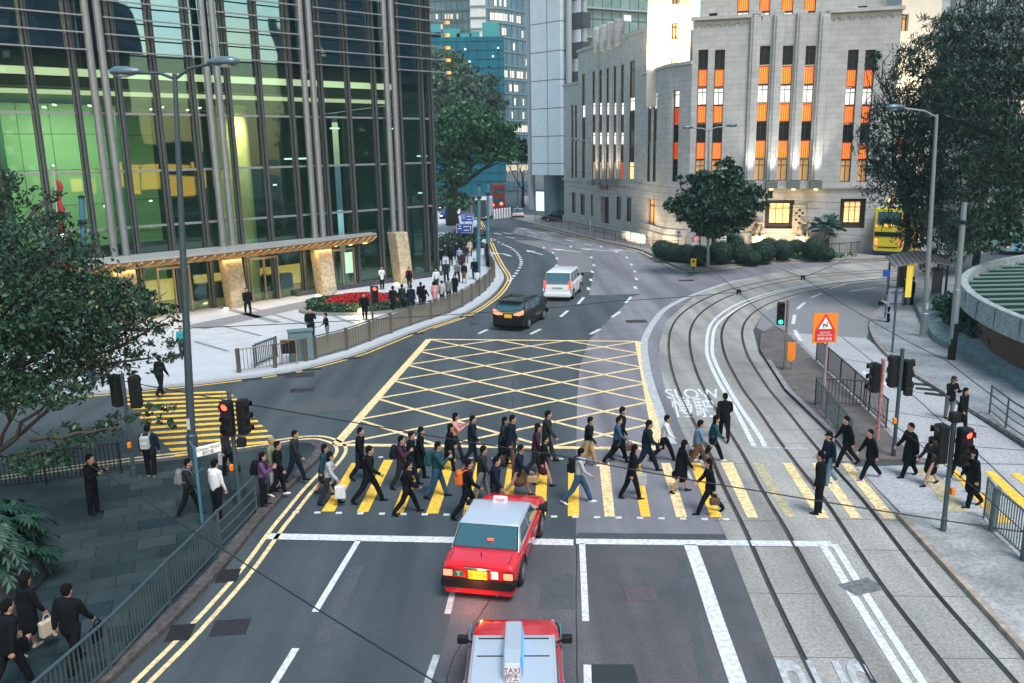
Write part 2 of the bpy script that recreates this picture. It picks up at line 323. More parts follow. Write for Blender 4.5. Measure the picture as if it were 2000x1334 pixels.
gardK = catmull(G((1000,428),(1045,439),(1102,454),(1173,472),(1233,485),(1262,494),(1300,513),(1337,529),(1350,530),(1380,528),(1455,518),(1500,513),(1590,511),(1700,508),(1800,500)),5)
pavement('garden_pavement', mat('garden_paving',(.26,.25,.24),.8,var=.15,vs=2,stain=8), gardK, [(75,78),(75,190),(3,190),(2.2,140)], .14, kerbm, .3, 1)
rightK = catmull(G((2060,908),(2000,870),(1896,806),(1833,765),(1783,734),(1740,704),(1711,674),(1699,650),(1698,635),(1707,615),(1728,596),(1760,572),(1800,554),(1870,536)),5)
pavement('right_pavement', mat('right_paving',(.185,.20,.205),.85,var=.25,vs=1.1,var2=((.27,.28,.285),.5),stain=9,bump=.2,bs=20), rightK, [(33,48),(60,45),(40,20)], .13, kerbm, .25, -1)
# island between the tram tracks and the slip road
islA = G((1497,708),(1533,764),(1573,803),(1617,846),(1665,903),(1808,903),(1751,858),(1730,836),(1650,757),(1595,704),(1542,652),(1510,640),(1486,655),(1484,685))
pavement('island_pavement', brown, islA, [], .12)
mb = MB(); strip3(mb, islA[:5], .2, -.01, .126, .1); strip3(mb, islA[5:11], .2, -.01, .126, .1); struct(mb, 'kerb', kerbm)
flat('refuge_surface', conc_light, [(1672,912),(1808,908),(1852,944),(1921,1007),(1770,1012)], L2)
islB = G((1762,1009),(1870,1006),(1921,1009),(2000,1088),(2100,1190),(2150,1400),(2090,1372),(2000,1267))
pavement('island_pavement', mat('island_concrete',(.32,.318,.305),.85,var=.2,vs=1.5,var2=((.20,.198,.19),.45),stain=9), islB, [], .12)
mb = MB(); strip3(mb, [islB[0],islB[7],islB[6]], .16, -.01, .126, -.08); struct(mb, 'kerb', mat('tan_kerb',(.33,.27,.21),.8,var=.2,vs=3,stain=5))
# slip road: pale concrete slabs with tar joints
slipR = [(1542,650),(1692,661),(1711,676),(1740,706),(1783,736),(1833,767),(1896,808),(2000,877),(2080,930),(2150,1130),(2100,1190),(2000,1088),(1921,1007),(1852,944),(1808,905),(1751,860),(1726,838),(1650,757),(1593,707)]
flat('slip_road_surface', conc_light, slipR, L1+.001)
flat('slip_road_surface', mat('asphalt_grey_bend',(.20,.20,.205),.8,var=.08,vs=.5,stain=25), [(1542,650),(1692,661),(1699,640),(1707,615),(1760,572),(1830,545),(1830,530),(1698,549),(1590,567),(1530,588),(1488,615),(1477,640),(1500,650)], L1+.001)
mb = MB()
for a,b in (((1590,690),(1760,722)),((1630,738),(1840,775)),((1690,795),(1930,835)),((1760,862),(2000,880)),((1820,905),(2060,908)),((1880,960),(2080,980)),((1640,655),(1750,742)),((1750,742),(1830,815)),((1830,815),(1930,905)),((1930,905),(2040,1010))):
    a, b = g(*a), g(*b); mb.bar((a.x,a.y,L2+.001),(b.x,b.y,L2+.001),.045,.002)
struct(mb, 'slab_joints_surface', mat('tar_joint',(.03,.035,.035),.8))
slabs.node_tree.nodes['Principled BSDF'].inputs['Specular IOR Level'].default_value = .25
# ================================================================ MARKINGS
def line(px, w, m, z=L3, name='lane_line', k=6, c=0, sm=True):
    P = G(*px); P = catmull(P,k) if len(P) > 2 else P
    mb = MB(); strip(mb, P, w, z, c); return tag(mb.build(name, m, fix=False), kind='structure')
# box junction: frame and two families of diagonals
BL,BR,TR,TL = G((656,869),(1288,877),(1246,667),(838,663))
def bj(u, v): return (BL*(1-u)+BR*u)*(1-v)+(TL*(1-u)+TR*u)*v
mb = MB(); z = L3
for a,b,w in (((0,0),(0,1),.34),((0,1),(1,1),.2),((1,0),(1,1),.34),((0,0),(1,0),.26)): strip(mb, [bj(*a),bj(*b)], w, z)
for i in range(-3,10):
    for sg in (-3,3):
        v0, v1 = i/6, (i+sg)/6; ts = [0,1]
        for vv in (0,1):
            t = (vv-v0)/(v1-v0)
            if 0 < t < 1: ts.append(t)
        ts = sorted(ts)
        for a,b in zip(ts, ts[1:]):
            m = (a+b)/2; vm = v0+(v1-v0)*m
            if 0 <= vm <= 1 and b-a > .02: strip(mb, [bj(a,v0+(v1-v0)*a),bj(b,v0+(v1-v0)*b)], .16, z+(.0015 if sg > 0 else .0005))
tag(mb.build('box_junction_marking', yellow_pale, fix=False), kind='structure')
# main crossing
ST = [(628,653,1000,687,703,905,0),(697,719,1001,750,768,899,0),(766,788,1003,809,827,898,0),(832,856,1004,872,890,898,0),(903,923,1006,932,950,900,0),(976,998,1007,993,1011,900,0),(1043,1066,1008,1050,1070,901,0),(1109,1131,1009,1110,1130,903,0),
 (1181,1201,1010,1170,1190,904,1),(1252,1271,1010,1232,1251,905,0),(1321,1342,1011,1291,1309,905,1),(1388,1410,1011,1347,1368,905,0),(1460,1481,1012,1407,1431,904,1),(1536,1556,1012,1468,1489,905,2),(1596,1620,1013,1528,1546,905,1),(1662,1683,1013,1585,1606,905,1),(1726,1751,1014,1641,1660,905,1),(1858,1900,1008,1789,1818,915,2),(1945,1977,1022,1855,1870,919,0),(2040,2075,1040,1923,1940,921,0),(2120,2150,1050,1973,1990,925,0)]
for a,b,y0,c,d,y1,k in ST:
    mb = MB(); q = G((a,y0),(b,y0),(d,y1),(c,y1)); mb.quad(*[(p.x,p.y,L4) for p in q]); tag(mb.build('crossing_stripe_marking', (yellow,yellow_pale,yellow_worn)[k], fix=False), kind='structure')
q = G((345,894),(555,876),(443,760),(228,768))
for i in range(13):
    v0, v1 = (i+.0)/13, (i+.42)/13; mb = MB()
    P = [q[0].lerp(q[3],v0),q[1].lerp(q[2],v0),q[1].lerp(q[2],v1),q[0].lerp(q[3],v1)]; mb.quad(*[(p.x,p.y,L4) for p in P]); tag(mb.build('crossing_stripe_marking', yellow, fix=False), kind='structure')
# studs along the crossing
mb = MB()
for i in range(21):
    x = 578+i*42; p = g(x,1001+i*.7)
    mb.box((p.x,p.y,.008),(.17,.10,.02))
for i in range(16):
    p = g(700+i*44, 893+i*.4); mb.box((p.x,p.y,.008),(.14,.09,.02))
for i in range(9):
    p = g(352+i*1,0+925-i*12) if 0 else g(380+i*20, 899-i*2.6); mb.box((p.x,p.y,.008),(.12,.1,.02))
struct(mb, 'road_stud_marking', white)
# stop lines, lanes
line([(524,1048),(1120,1060)],.34,white,L3); line([(1125,1058),(1625,1063)],.30,white,L3)
line([(700,1056),(615,1196)],.15,white); line([(578,1267),(530,1345)],.15,white); line([(886,1150),(874,1200)],.14,white_worn); line([(853,1280),(826,1360)],.14,white_worn)
line([(1137,1062),(1144,1214)],.15,white); line([(1147,1299),(1149,1370)],.15,white)
line([(1348,1064),(1370,1125),(1400,1215),(1445,1345)],.33,white)
line([(1605,1062),(1688,1200),(1778,1345)],.19,white,L4); line([(1630,1064),(1715,1200),(1809,1345)],.17,white,L4)
line([(1473,873),(1460,847),(1434,797),(1407,752),(1386,708),(1380,680),(1386,639),(1410,612),(1455,588),(1530,566),(1620,551),(1720,541)],.17,white,L4)
line([(1494,873),(1482,850),(1448,800),(1419,752),(1397,708),(1391,680),(1397,640),(1421,616),(1465,591),(1535,569),(1625,553),(1720,543)],.17,white,L4)
line([(1470,875),(1578,877)],.14,white_worn,L4)
line([(1312,868),(1302,842),(1289,805),(1268,742),(1260,700),(1258,672),(1264,652),(1278,628),(1302,602),(1350,578),(1425,552),(1475,543)],.36,white_worn,L4)
line([(1330,900),(1352,940)],.1,white_worn,L4)
def off_line(K, d, w, m, i0=0, i1=None):
    P = K[i0:i1]; mb = MB(); strip(mb, P, w, L3, d); tag(mb.build('double_yellow_line', m, fix=False), kind='structure')
for d in (.42,.72): off_line(nearK, d, .12, yellow_pale, 2)
off_line(plazaK, -.30, .12, yellow, 0); off_line(plazaK, -.55, .12, yellow_pale, 50)
for d in (-.3,): off_line(gardK, d, .14, yellow_pale, 5)
DS = [(1088,505),(1087,519),(1063,566),(1062,484),(1080,494),(1115,482),(1155,503),(1160,518),(1157,531),(1154,547),(1149,564),(1174,482),(1204,492),(1224,503),(1233,517),(1240,530),(1243,545),(1241,562)]
mb = MB()
for x,y in DS: p = g(x,y); mb.bar((p.x-.02,p.y-.6,L3),(p.x+.02,p.y+.6,L3),.22,.004)
for a,b in (((1129,594),(1140,581)),((1095,619),(1109,607)),((1036,653),(1056,643)),((1222,592),(1233,580)),((1195,620),(1211,609)),((1153,653),(1172,643)),((935,652),(952,644)),((1620,564),(1650,556)),((1584,582),(1605,573)),((1557,604),(1572,591)),((1549,633),(1552,615)),((1552,645),(1564,666)),((1572,680),(1594,710)),((1686,726),(1706,743)),((1725,745),(1735,757))):
    a, b = g(*a), g(*b); mb.bar((a.x,a.y,L3),(b.x,b.y,L3),.2,.004)
for x0,x1,y in ((983,1001,456),(1029,1048,454),(1052,1068,455),(1073,1090,455),(988,1006,464),(1030,1048,462),(1015,1032,447),(1060,1078,463),(965,980,457),(1105,1120,470),(1140,1155,478)):
    a, b = g(x0,y-1.5), g(x1,y+1.5); mb.bar((a.x,a.y,L3),(b.x,b.y,L3),.24,.004)
for i,p in enumerate(catmull(G((960,466),(982,477),(997,484),(1010,494),(1017,507),(1017,518),(1008,534),(996,548)),3)): mb.box((p.x,p.y,L3),(.28,.7,.004))
struct(mb, 'lane_dashes_marking', white)
def arrow(x, y, turn, sc=1, rot=0):
    p = g(x,y); mb = MB(); R = Matrix.Rotation(rot,3,'Z')
    T = lambda q: tuple(p+R@Vector((q[0]*sc,q[1]*sc,0))+Vector((0,0,L3)))
    if turn == 0: mb.poly([T(q) for q in ((-.15,-3),(.15,-3),(.15,.8),(.6,.8),(0,3),(-.6,.8),(-.15,.8))])
    else:
        mb.poly([T(q) for q in ((.15,-3),(.15,.3),(-.7,1.6),(-.7,2.4),(-2.1,1.5),(-.7,.2),(-.7,.8),(-.2,.1),(-.2,-3))])
    tag(mb.build('lane_arrow_marking', white), kind='structure')
for x,y,t,r in ((984,496,1,.35),(1043,493,0,.35),(1104,489,0,.7),(1164,488,0,.8),(1224,490,0,.9)): arrow(x,y,t,.75,r)
arrow(1682,566,0,.5,math.radians(120))
# words on the road
def road_text(s, mtl, tl, tr, bl, nm='road_lettering_marking'):
    A,B,D = g(*tl),g(*tr),g(*bl); X = (B-A); wd = X.length; Y = (A-D); return tag(text_mesh(nm, s, mtl, None, (D.x,D.y,L4+.004), X.normalized(), Y.normalized(), Y.length, wid=wd*.98, off=.012 if s != 'BUS' else .02), kind='structure')
road_text('SLOW', white, (1297,760), (1402,760), (1303,779)); road_text('慢駛', white, (1309,782), (1394,782), (1316,812))
road_text('BUS', white_worn, (1512,1287), (1690,1290), (1562,1420))
# manholes, gullies
iron = mat('cast_iron',(.05,.045,.05),.5,.5,var=.3,vs=9,bump=.5,bs=25); grate = mat('grate_dark',(.012,.014,.014),.7)
def cover(x, y, w, d, m, rz=0, name='manhole_cover', z=.02):
    p = g(x,y); mb = MB(); mb.box((p.x,p.y,z/2),(w,d,z),rz); mb.box((p.x,p.y,z+.001),(w*.86,d*.82,.006),rz); tag(mb.build(name, m, bevel=.01), kind='structure'); return p
cover(1251,1160,.72,.62,mat('iron_lilac',(.11,.085,.1),.6,.2,var=.2,vs=8)); cover(450,1226,.75,.6,iron,.1); cover(1243,628,1.2,.8,iron); cover(1405,829,1,.7,iron) if 0 else None
cover(586,733,1.3,.8,iron,.2,z=.01); cover(925,632,.5,.5,iron,z=.01); cover(1683,1147,.85,.55,mat('iron_light',(.16,.16,.16),.6,.2,var=.5,vs=7),.35,z=.02); cover(590,762,1.0,.6,iron,.2,z=.01); cover(1340,548,1.2,.8,iron,z=.01); cover(1055,538,.9,.6,iron,z=.01)
def gully(x, y, rz):
    p = g(x,y); mb = MB(); mb.box((p.x,p.y,.01),(.5,.62,.02),rz); R = Matrix.Rotation(rz,3,'Z')
    for k in range(-3,4): c = p+R@Vector((0,k*.085,0)); mb.box((c.x,c.y,.027),(.46,.03,.02),rz)
    tag(mb.build('drain_grate', grate, bevel=.004), kind='structure')
for x,y in ((352,1236),(446,1125)): gully(x,y,.12)
for x,y in ((492,741),(560,731),(609,722),(688,700),(812,652),(910,619)):
    p = g(x,y); mb = MB(); mb.box((p.x,p.y,.012),(.9,.34,.022),.35); tag(mb.build('drain_grate', grate, bevel=.01), kind='structure')
for x,y in ((1796,751),(1812,761),(1830,771)): cover(x,y,.9,.35,grate,-.5,'drain_grate')
# ================================================================ BUILDINGS
def prim(name, parent, m, f, o=None, **k):
    mb = MB(); f(mb); return mb.build(name, m, parent, o, **k)
def each(name, parent, m, items, f, o=None, **k):
    return [prim(name, parent, m, lambda q: f(q, it), o, **k) for it in items]
# ---------------- glass office tower
p0 = g(855,541); dd = Vector((.7265,.6872,0))
FT = Facade(p0-dd*60, p0)
T0 = 60.0
root = empty('glass_tower', p0, 0, 'tall glass and steel office tower with lit green lobby and paired round columns', 'building')
gl_low = glassmat('tower_glass_low',(.50,.76,.68),.08,.12,.25,gl=(.55,.85,.82))
gl_up = glassmat('tower_glass_high',(.06,.11,.12),.46,.35,.3,gl=(.50,.74,.85))
steel_g = mat('column_steel',(.22,.235,.25),.45,.45,var=.12,vs=3); mull = mat('mullion_steel',(.07,.076,.082),.5,.3,var=.15,vs=4); bar_m = mat('louvre_steel',(.27,.285,.30),.4,.5,var=.1,vs=4)
pairs = [4.1+6.82*k for k in range(5)]       # distance from the corner
cuts = [0]
ms = []
for k in range(5):
    c = pairs[k]
    ms += [c+1.2, c+3.45, c+5.65]
ms = sorted([0.05,.95,3.05]+ms)
lv = [.15,3.95,5.75,9.1,12.45,15.9,18.7,21.5,24.3]
edges = sorted(ms+pairs+[36.5])
o = p0
for i in range(len(edges)-1):
    a, b = T0-edges[i+1], T0-edges[i]
    for j in range(len(lv)-1):
        if b-a < .3: continue
        mb = MB(); dz = random.uniform(-.012,.012); dx = random.uniform(-.01,.01)
        if j >= 4: dz *= 1.6; dx *= 1.6
        mb.quad(FT.P(a,lv[j],-.12+dz),FT.P(b,lv[j],-.12+dz+dx),FT.P(b,lv[j+1],-.12-dz+dx),FT.P(a,lv[j+1],-.12-dz)); mb.build('window_pane', gl_up if j >= 5 else gl_low, root, o)
for e in ms: prim('mullion', root, mull, lambda m: (m.fbox(FT,T0-e-.065,T0-e+.065,.15,24.3,-.1,.22), m.fbox(FT,T0-e-.19,T0-e-.13,.15,24.3,-.1,.12), m.fbox(FT,T0-e+.13,T0-e+.19,.15,24.3,-.1,.12)), o)
for c in pairs:
    for s_ in (-.33,.33):
        A = FT.P(T0-c+s_,3.6,.45); B = FT.P(T0-c+s_,24.3,.45); prim('column', root, steel_g, lambda m: m.tube([A,B],.215,14), o, smooth='auto')
    if 1:
        prim('base_pillar', root, mat('lit_stone_pillar',(.40,.33,.22),.8,var=.12,vs=2.5,stain=5), lambda m: m.loft([[FT.P(T0-c-.75,z,.3) if 0 else FT.P(T0-c+u,z,q) for u,q in ((-.62+e_,1.05+h_),(.5+e_,1.05+h_),(.5+e_,-.1+h_),(-.62+e_,-.1+h_))] for z,e_,h_ in ((.12,.12,.35),(2.1,.06,.2),(4.0,0,0))]), o, bevel=.05)
        fl = FT.P(T0-c-1.0,.25,1.4); prim('floor_light', root, warm_glow, lambda m: m.lathe([(.14,.14),(.16,.2),(.13,.24)],(fl.x,fl.y,0),10), o)
zb = [15.9+.92*k for k in range(10)]
for z in zb:
    for k in range(6):
        u1 = T0-(pairs[k-1]+.55) if k else T0+1.2; u0 = T0-(pairs[k]-.55) if k < 5 else T0-37
        prim('louvre_bar', root, bar_m, lambda m: (m.fbox(FT,u0,u1,z-.035,z+.035,.58,.72), [m.fbox(FT,T0-e-.04,T0-e+.04,z-.04,z+.04,.2,.55) for e in ms if u0 < T0-e < u1]), o)
for z in (5.75,9.1,12.45): prim('transom', root, bar_m, lambda m: m.fbox(FT,T0-36.5,T0,z-.07,z+.07,-.13,-.02), o)
prim('plinth', root, mat('dark_plinth',(.05,.055,.06),.4,var=.2,vs=4), lambda m: (m.fbox(FT,T0-13,T0+.3,.0,.5,-.5,.35)), o, bevel=.03)
# orange end caps of the bars at the corner
for z in zb[:5]: prim('bar_end_light', root, glow('amber_marker',(1,.35,.05),.6), lambda m: m.fbox(FT,T0+1.2,T0+1.5,z-.1,z+.1,.5,.75), o)
# side wall away from the street and the shaft behind the glass
bN = -FT.n
def TP(t, d, z): return FT.P(T0-t, z, -d)
prim('side_glazing', root, glassmat('tower_glass_side',(.10,.18,.18),.25), lambda m: m.quad(TP(0,.12,.1),TP(0,30,.1),TP(0,30,24.3),TP(0,.12,24.3)), o)
prim('lobby_floor', root, mat('lobby_floor_stone',(.30,.22,.13),.35,var=.1,vs=1), lambda m: m.add([TP(.1,.1,.16),TP(37,.1,.16),TP(37,26,.16),TP(.1,26,.16)],[(0,1,2,3)]), o)
prim('lobby_ceiling', root, mat('lobby_ceiling_panel',(.45,.46,.36),.7), lambda m: m.add([TP(.1,.2,13.9),TP(37,.2,13.9),TP(37,26,13.2),TP(.1,26,13.2)],[(0,1,2,3)]), o)
prim('upper_floor_void', root, mat('tower_core_dark',(.02,.03,.035),.8), lambda m: [m.add([TP(.1,6,13.9+q),TP(37,6,13.9+q),TP(37,6,17.5+q),TP(.1,6,17.5+q)],[(0,1,2,3)]) for q in (0,3.6,7.2)]+[m.add([TP(.1,.4,z),TP(37,.4,z),TP(37,26,z),TP(.1,26,z)],[(0,1,2,3)]) for z in (15.75,24.3)], o)
prim('ceiling_coving', root, glow('cream_coving',(1,.85,.55),.42), lambda m: [m.fbox(FT,T0-36.8,T0-2.5,z,z+h,-.9-e,-.75-e) for z,h,e in ((14.55,.42,0),(13.6,.25,1.2))], o)
prim('ceiling_fascia', root, mat('fascia_brown',(.06,.05,.04),.7), lambda m: [m.fbox(FT,T0-36.8,T0-.4,z,z+h,-.9-e,-.85-e) for z,h,e in ((15.0,.85,0),(13.85,.65,.3))], o)
gm = brickmat('green_lobby_stone',(.38,.55,.30),(.34,.50,.27),(.12,.2,.08),tuple(FT.d),1.9,2.3,0,.03,.5,.08,bump=0)
prim('lobby_wall', root, gm, lambda m: [m.add([TP(t0,d_,.16),TP(t1,d_,.16),TP(t1,d_,13.4),TP(t0,d_,13.4)],[(0,1,2,3)]) for t0,t1,d_ in ((36.9,29.2,6.5),(28.6,21.8,8),(21.0,17.5,11))], o)
prim('lobby_wall', root, mat('dark_lobby_wall',(.03,.07,.06),.5,var=.2,vs=1), lambda m: (m.add([TP(17.5,14,.16),TP(.3,14,.16),TP(.3,14,13.4),TP(17.5,14,13.4)],[(0,1,2,3)]), m.add([TP(37,14,.16),TP(37,.2,.16),TP(37,.2,13.4),TP(37,14,13.4)],[(0,1,2,3)])), o)
for t,d_ in ((28.9,5.5),(21.4,6.8),(33.2,6.3)):
    c = TP(t,d_,0); prim('lobby_column', root, mat('dark_green_column',(.05,.14,.07),.3), lambda m: m.tube([(c.x,c.y,.16),(c.x,c.y,13.3)],.42,14), o, smooth='auto')
c = TP(14.6,4.2,0); prim('lobby_column', root, mat('yellow_lit_column',(.62,.55,.30),.45,var=.15,vs=3), lambda m: m.tube([(c.x,c.y,.16),(c.x,c.y,13.3)],1.15,24), o, smooth='auto')  # yellow of the downlight is put into the stone colour too
for t in (3,6,9,11.5):
    c = TP(t,8,0); prim('lobby_column', root, mull, lambda m: m.tube([(c.x,c.y,.16),(c.x,c.y,13.2)],.28,10), o, smooth='auto')
prim('ceiling_lights', root, glow('downlight_strip',(1,.9,.6),1.2), lambda m: [m.box(TP(t,d_,13.15)-Vector((0,0,.02*d_)),(.16,1.1,.06),.4) for t in (35,33,30.5,26,24,19.5,17) for d_ in (3.5,5.5)], o)
prim('hanging_lights', root, glow('lobby_strip',(.9,1,.9),.8), lambda m: [m.box(TP(t,d_,z),(l,.08,.12),.75) for t,d_,z,l in ((7.5,9,9.6,1.0),(3,9,12.0,1.2),(6,9,9.6,1.4),(9,9,7.6,.3),(5.5,9,6.3,.5),(5.4,8,7.2,.3),(5.4,8,8,.3),(20,6,7,.2),(23,6,6.8,.2))], o)
# ground floor lobby: doors, golden inner wall glowing in place of lobby lamps, reception desk
prim('inner_wall', root, glow('golden_wall_glow',(.95,.50,.12),.30), lambda m: [m.add([TP(a_,5,.2),TP(b_,5,.2),TP(b_,5,1.7),TP(a_,5,1.7)],[(0,1,2,3)]) for a_,b_ in ((34,26),(25,19),(18,9.2))], o)
prim('mezzanine', root, mat('mezzanine_dark',(.05,.04,.03),.6), lambda m: m.add([TP(37,4.5,4.4),TP(9,4.5,4.4),TP(9,4.5,3.2),TP(37,4.5,3.2)],[(0,1,2,3)]), o)
prim('reception_desk', root, mat('desk_dark',(.03,.03,.03),.3), lambda m: [m.box(TP(t,3.6,.75),(2.6,.7,1.1),.76) for t in (23,17.5,12.5)], o, bevel=.03)
for t in (9,21.4,15.2,28): prim('entrance_door', root, mat('door_steel',(.45,.36,.24),.3,.8), lambda m: [m.fbox(FT,T0-t+u-.05,T0-t+u+.05,.15,3.1,.1,.25) for u in (-1.0,0,1.0)]+[m.fbox(FT,T0-t-1.05,T0-t+1.05,3.0,3.15,.1,.27)], o)
prim('poster_box', root, glow('white_backlit_panel',(1,.93,.75),.6), lambda m: (m.fbox(FT,T0-7.2,T0-6.3,.9,2.5,-2.3,-2.2)), o)
# entrance canopy with curved ribs
caM = mat('canopy_soffit',(.42,.24,.09),.5,var=.2,vs=3); u0, u1 = T0-27.5, T0-6.4
prim('canopy', root, mat('canopy_edge',(.42,.41,.40),.4,.4), lambda m: m.loft([[FT.P(u,3.95,.1),FT.P(u,4.12,.1),FT.P(u,4.12,w_),FT.P(u,3.98,w_)] for u,w_ in [(u0+(u1-u0)*k/14, .5+2.6*math.sin(math.pi*(.06+.94*(1-k/14)*.62+.0))) for k in range(15)]]), o)
prim('canopy_soffit', root, caM, lambda m: m.loft([[FT.P(u,3.92,.1),FT.P(u,3.93,w_-.1),FT.P(u,3.55,w_*.55),FT.P(u,3.45,.3)] for u,w_ in [(u0+(u1-u0)*k/14, .5+2.5*math.sin(math.pi*(.06+.94*(1-k/14)*.62))) for k in range(15)]]), o)
for k in range(34):
    f = k/33; u = u0+(u1-u0)*f; w_ = .5+2.6*math.sin(math.pi*(.06+.94*(1-f)*.62))
    prim('canopy_rib', root, mat('canopy_rib_metal',(.75,.48,.22),.4,.3), lambda m: m.tube([FT.P(u,3.9,w_),FT.P(u-.2,3.62,w_*.8),FT.P(u-.4,3.44,w_*.5),FT.P(u-.5,3.42,.25)],.05,6), o)
prim('canopy_lights', root, glow('canopy_warm',(1,.55,.2),2.4), lambda m: [m.fbox(FT,u-.25,u+.05,3.36,3.40,.35,.5) for u in [u0+1+1.3*i for i in range(16)]], o)
def area(name, loc, tgt, e, col, sx, sy=None, spread=None):
    l = bpy.data.lights.new(name,'AREA'); l.energy = e*LS; l.color = col; l.shape = 'RECTANGLE'; l.size = sx; l.size_y = sy or sx
    if spread: l.spread = spread
    ob = bpy.data.objects.new(name,l); S.collection.objects.link(ob); ob.location = loc; ob.rotation_euler = (Vector(tgt)-Vector(loc)).to_track_quat('-Z','Y').to_euler(); return ob
def spot(name, loc, tgt, e, col, ang=60, blend=.6, r=.1):
    l = bpy.data.lights.new(name,'SPOT'); l.energy = e*LS; l.color = col; l.spot_size = math.radians(ang); l.spot_blend = blend; l.shadow_soft_size = r
    ob = bpy.data.objects.new(name,l); S.collection.objects.link(ob); ob.location = loc; ob.rotation_euler = (Vector(tgt)-Vector(loc)).to_track_quat('-Z','Y').to_euler(); return ob
for t in (33,25): area('lobby_ceiling_lamp', TP(t,3.2,13.0), TP(t,6,3), 330, (.98,1,.72), 5, 2)
area('lobby_ceiling_lamp', TP(14.6,2.2,13.1), TP(14.6,3.6,4), 110, (1,.8,.4), 1.2, .8, math.radians(90))
area('lobby_ceiling_lamp', TP(6,4,12.8), TP(6,8,3), 50, (.7,1,.8), 4, 2)
for t in (24,17,11): area('canopy_lamp', FT.P(T0-t,3.3,1.0), FT.P(T0-t,0,1.2), 55, (1,.62,.25), 4, .6)
for c in pairs[:4]: spot('pillar_uplight', FT.P(T0-c-.6,.3,2.3), FT.P(T0-c,3,.8), 22, (1,.65,.25), 90)

# ---------------- cream stone art-deco bank building
A_,B_,C_,D_,E_ = g(1102,437), g(1252,471), g(1298,488), g(1342,493), g(1725,497)
def Lf(a, b): return Facade(a, b)
root = empty('stone_bank_building', D_, 0, 'pale granite art deco bank building with amber lit window strips', 'building'); o = D_
dark_win = mat('dark_window',(.010,.015,.018),.25,spec=.25); frame_m = mat('bronze_frame',(.035,.025,.02),.5,.3); brown_sp = mat('brown_spandrel',(.075,.03,.028),.55,.3,var=.2,vs=6)
amber = glow('amber_spandrel_glow',(1,.36,.06),.50); amber2 = glow('amber_rib_glow',(.6,.07,.002),.16); lit_white = glow('lit_blind_window',(1,.95,.86),.42); lit_warm = glow('warm_lit_window',(1,.62,.24),.55); dim_warm = glow('dim_warm_window',(.62,.34,.13),.22)  # amber panels and ribs: light from behind is put in as emission
sm = lambda d: brickmat('bank_granite_%d_%d'%(d.x*100,d.y*100),(.39,.385,.37),(.44,.435,.42),(.27,.265,.255),tuple(d),1.25,.47,.5,.014,.8,.16)
def wall(F, s0, s1, z0, z1, holes, dep, m, name='wall', parent=None, oo=None, out=0):
    us = sorted({s0,s1,*[h[0] for h in holes],*[h[1] for h in holes]}); zs = sorted({z0,z1,*[h[2] for h in holes],*[h[3] for h in holes]})
    us = [u for u in us if s0 <= u <= s1]; zs = [z for z in zs if z0 <= z <= z1]; mb = MB()
    for i in range(len(us)-1):
        for j in range(len(zs)-1):
            u, z = (us[i]+us[i+1])/2, (zs[j]+zs[j+1])/2
            if any(h[0] < u < h[1] and h[2] < z < h[3] for h in holes): continue
            mb.quad(F.P(us[i],zs[j],out),F.P(us[i+1],zs[j],out),F.P(us[i+1],zs[j+1],out),F.P(us[i],zs[j+1],out))
    for a,b,c,d in holes:
        mb.quad(F.P(a,c,out),F.P(a,d,out),F.P(a,d,out-dep),F.P(a,c,out-dep)); mb.quad(F.P(b,c,out),F.P(b,d,out),F.P(b,d,out-dep),F.P(b,c,out-dep))
        mb.quad(F.P(a,c,out),F.P(b,c,out),F.P(b,c,out-dep),F.P(a,c,out-dep)); mb.quad(F.P(a,d,out),F.P(b,d,out),F.P(b,d,out-dep),F.P(a,d,out-dep))
    return mb.build(name, m, parent, oo, fix=False)
def window(F, u0, u1, z0, z1, dep, m, kind='window', bars=(1,1), out=0):
    """one framed window or ribbed spandrel set back in its opening"""
    w = prim(kind, root, m, lambda k: k.quad(F.P(u0,z0,out-dep),F.P(u1,z0,out-dep),F.P(u1,z1,out-dep),F.P(u0,z1,out-dep)), o, fix=False)
    fr = MB(); t = .07
    for a,b,c,d in ((u0,u0+t,z0,z1),(u1-t,u1,z0,z1),(u0+t,u1-t,z0,z0+t),(u0+t,u1-t,z1-t,z1)): fr.fbox(F,a,b,c,d,out-dep,out-dep+.08)
    if kind == 'window':
        for i in range(bars[0]): x = u0+(u1-u0)*(i+1)/(bars[0]+1); fr.fbox(F,x-.03,x+.03,z0+t,z1-t,out-dep,out-dep+.07)
        if bars[1]: zz = z1-(z1-z0)*.27; fr.fbox(F,u0+t,u1-t,zz-.03,zz+.03,out-dep,out-dep+.072)
    fr.build('frame', frame_m, w, (0,0,0) if 0 else o)
    if kind == 'spandrel':
        rb = MB(); n = 5
        for i in range(n):
            x = u0+(u1-u0)*(i+.9)/(n+.8); rb.fbox(F,x-.035,x+.035,z0+.15,z1-.15,out-dep+.005,out-dep+.1)
        rb.fbox(F,u0+.1,u1-.1,z0+.07,z0+.13,out-dep+.005,out-dep+.11); rb.fbox(F,u0+.1,u1-.1,z1-.13,z1-.07,out-dep+.005,out-dep+.11)
        rb.build('ribs', amber2 if m is amber else brown_sp, w, o)
    return w
F1 = Lf(D_, E_)
_, zc = F1.q(1540,48); zc = 21.3
def ux(x, y=300): return F1.q(x,y)[0]
zz = lambda y, x=1540: F1.q(x,y)[1]
holes = []
rows_o = [(97,134,'d'),(134,170,'a'),(171,205,'w'),(205,241,'a'),(242,277,'d'),(277,312,'a'),(312,355,'l')]
rows_c = [(89,126,'d'),(127,165,'a'),(165,200,'w'),(201,238,'a'),(238,273,'d'),(273,310,'a'),(311,353,'l')]
strips = [((1364,1383),rows_o,1373),((1396,1416),rows_o,1405),((1481,1504),rows_c,1492),((1525,1549),rows_c,1537),((1569,1593),rows_c,1580),((1656,1677),rows_o,1666),((1690,1710),rows_o,1700)]
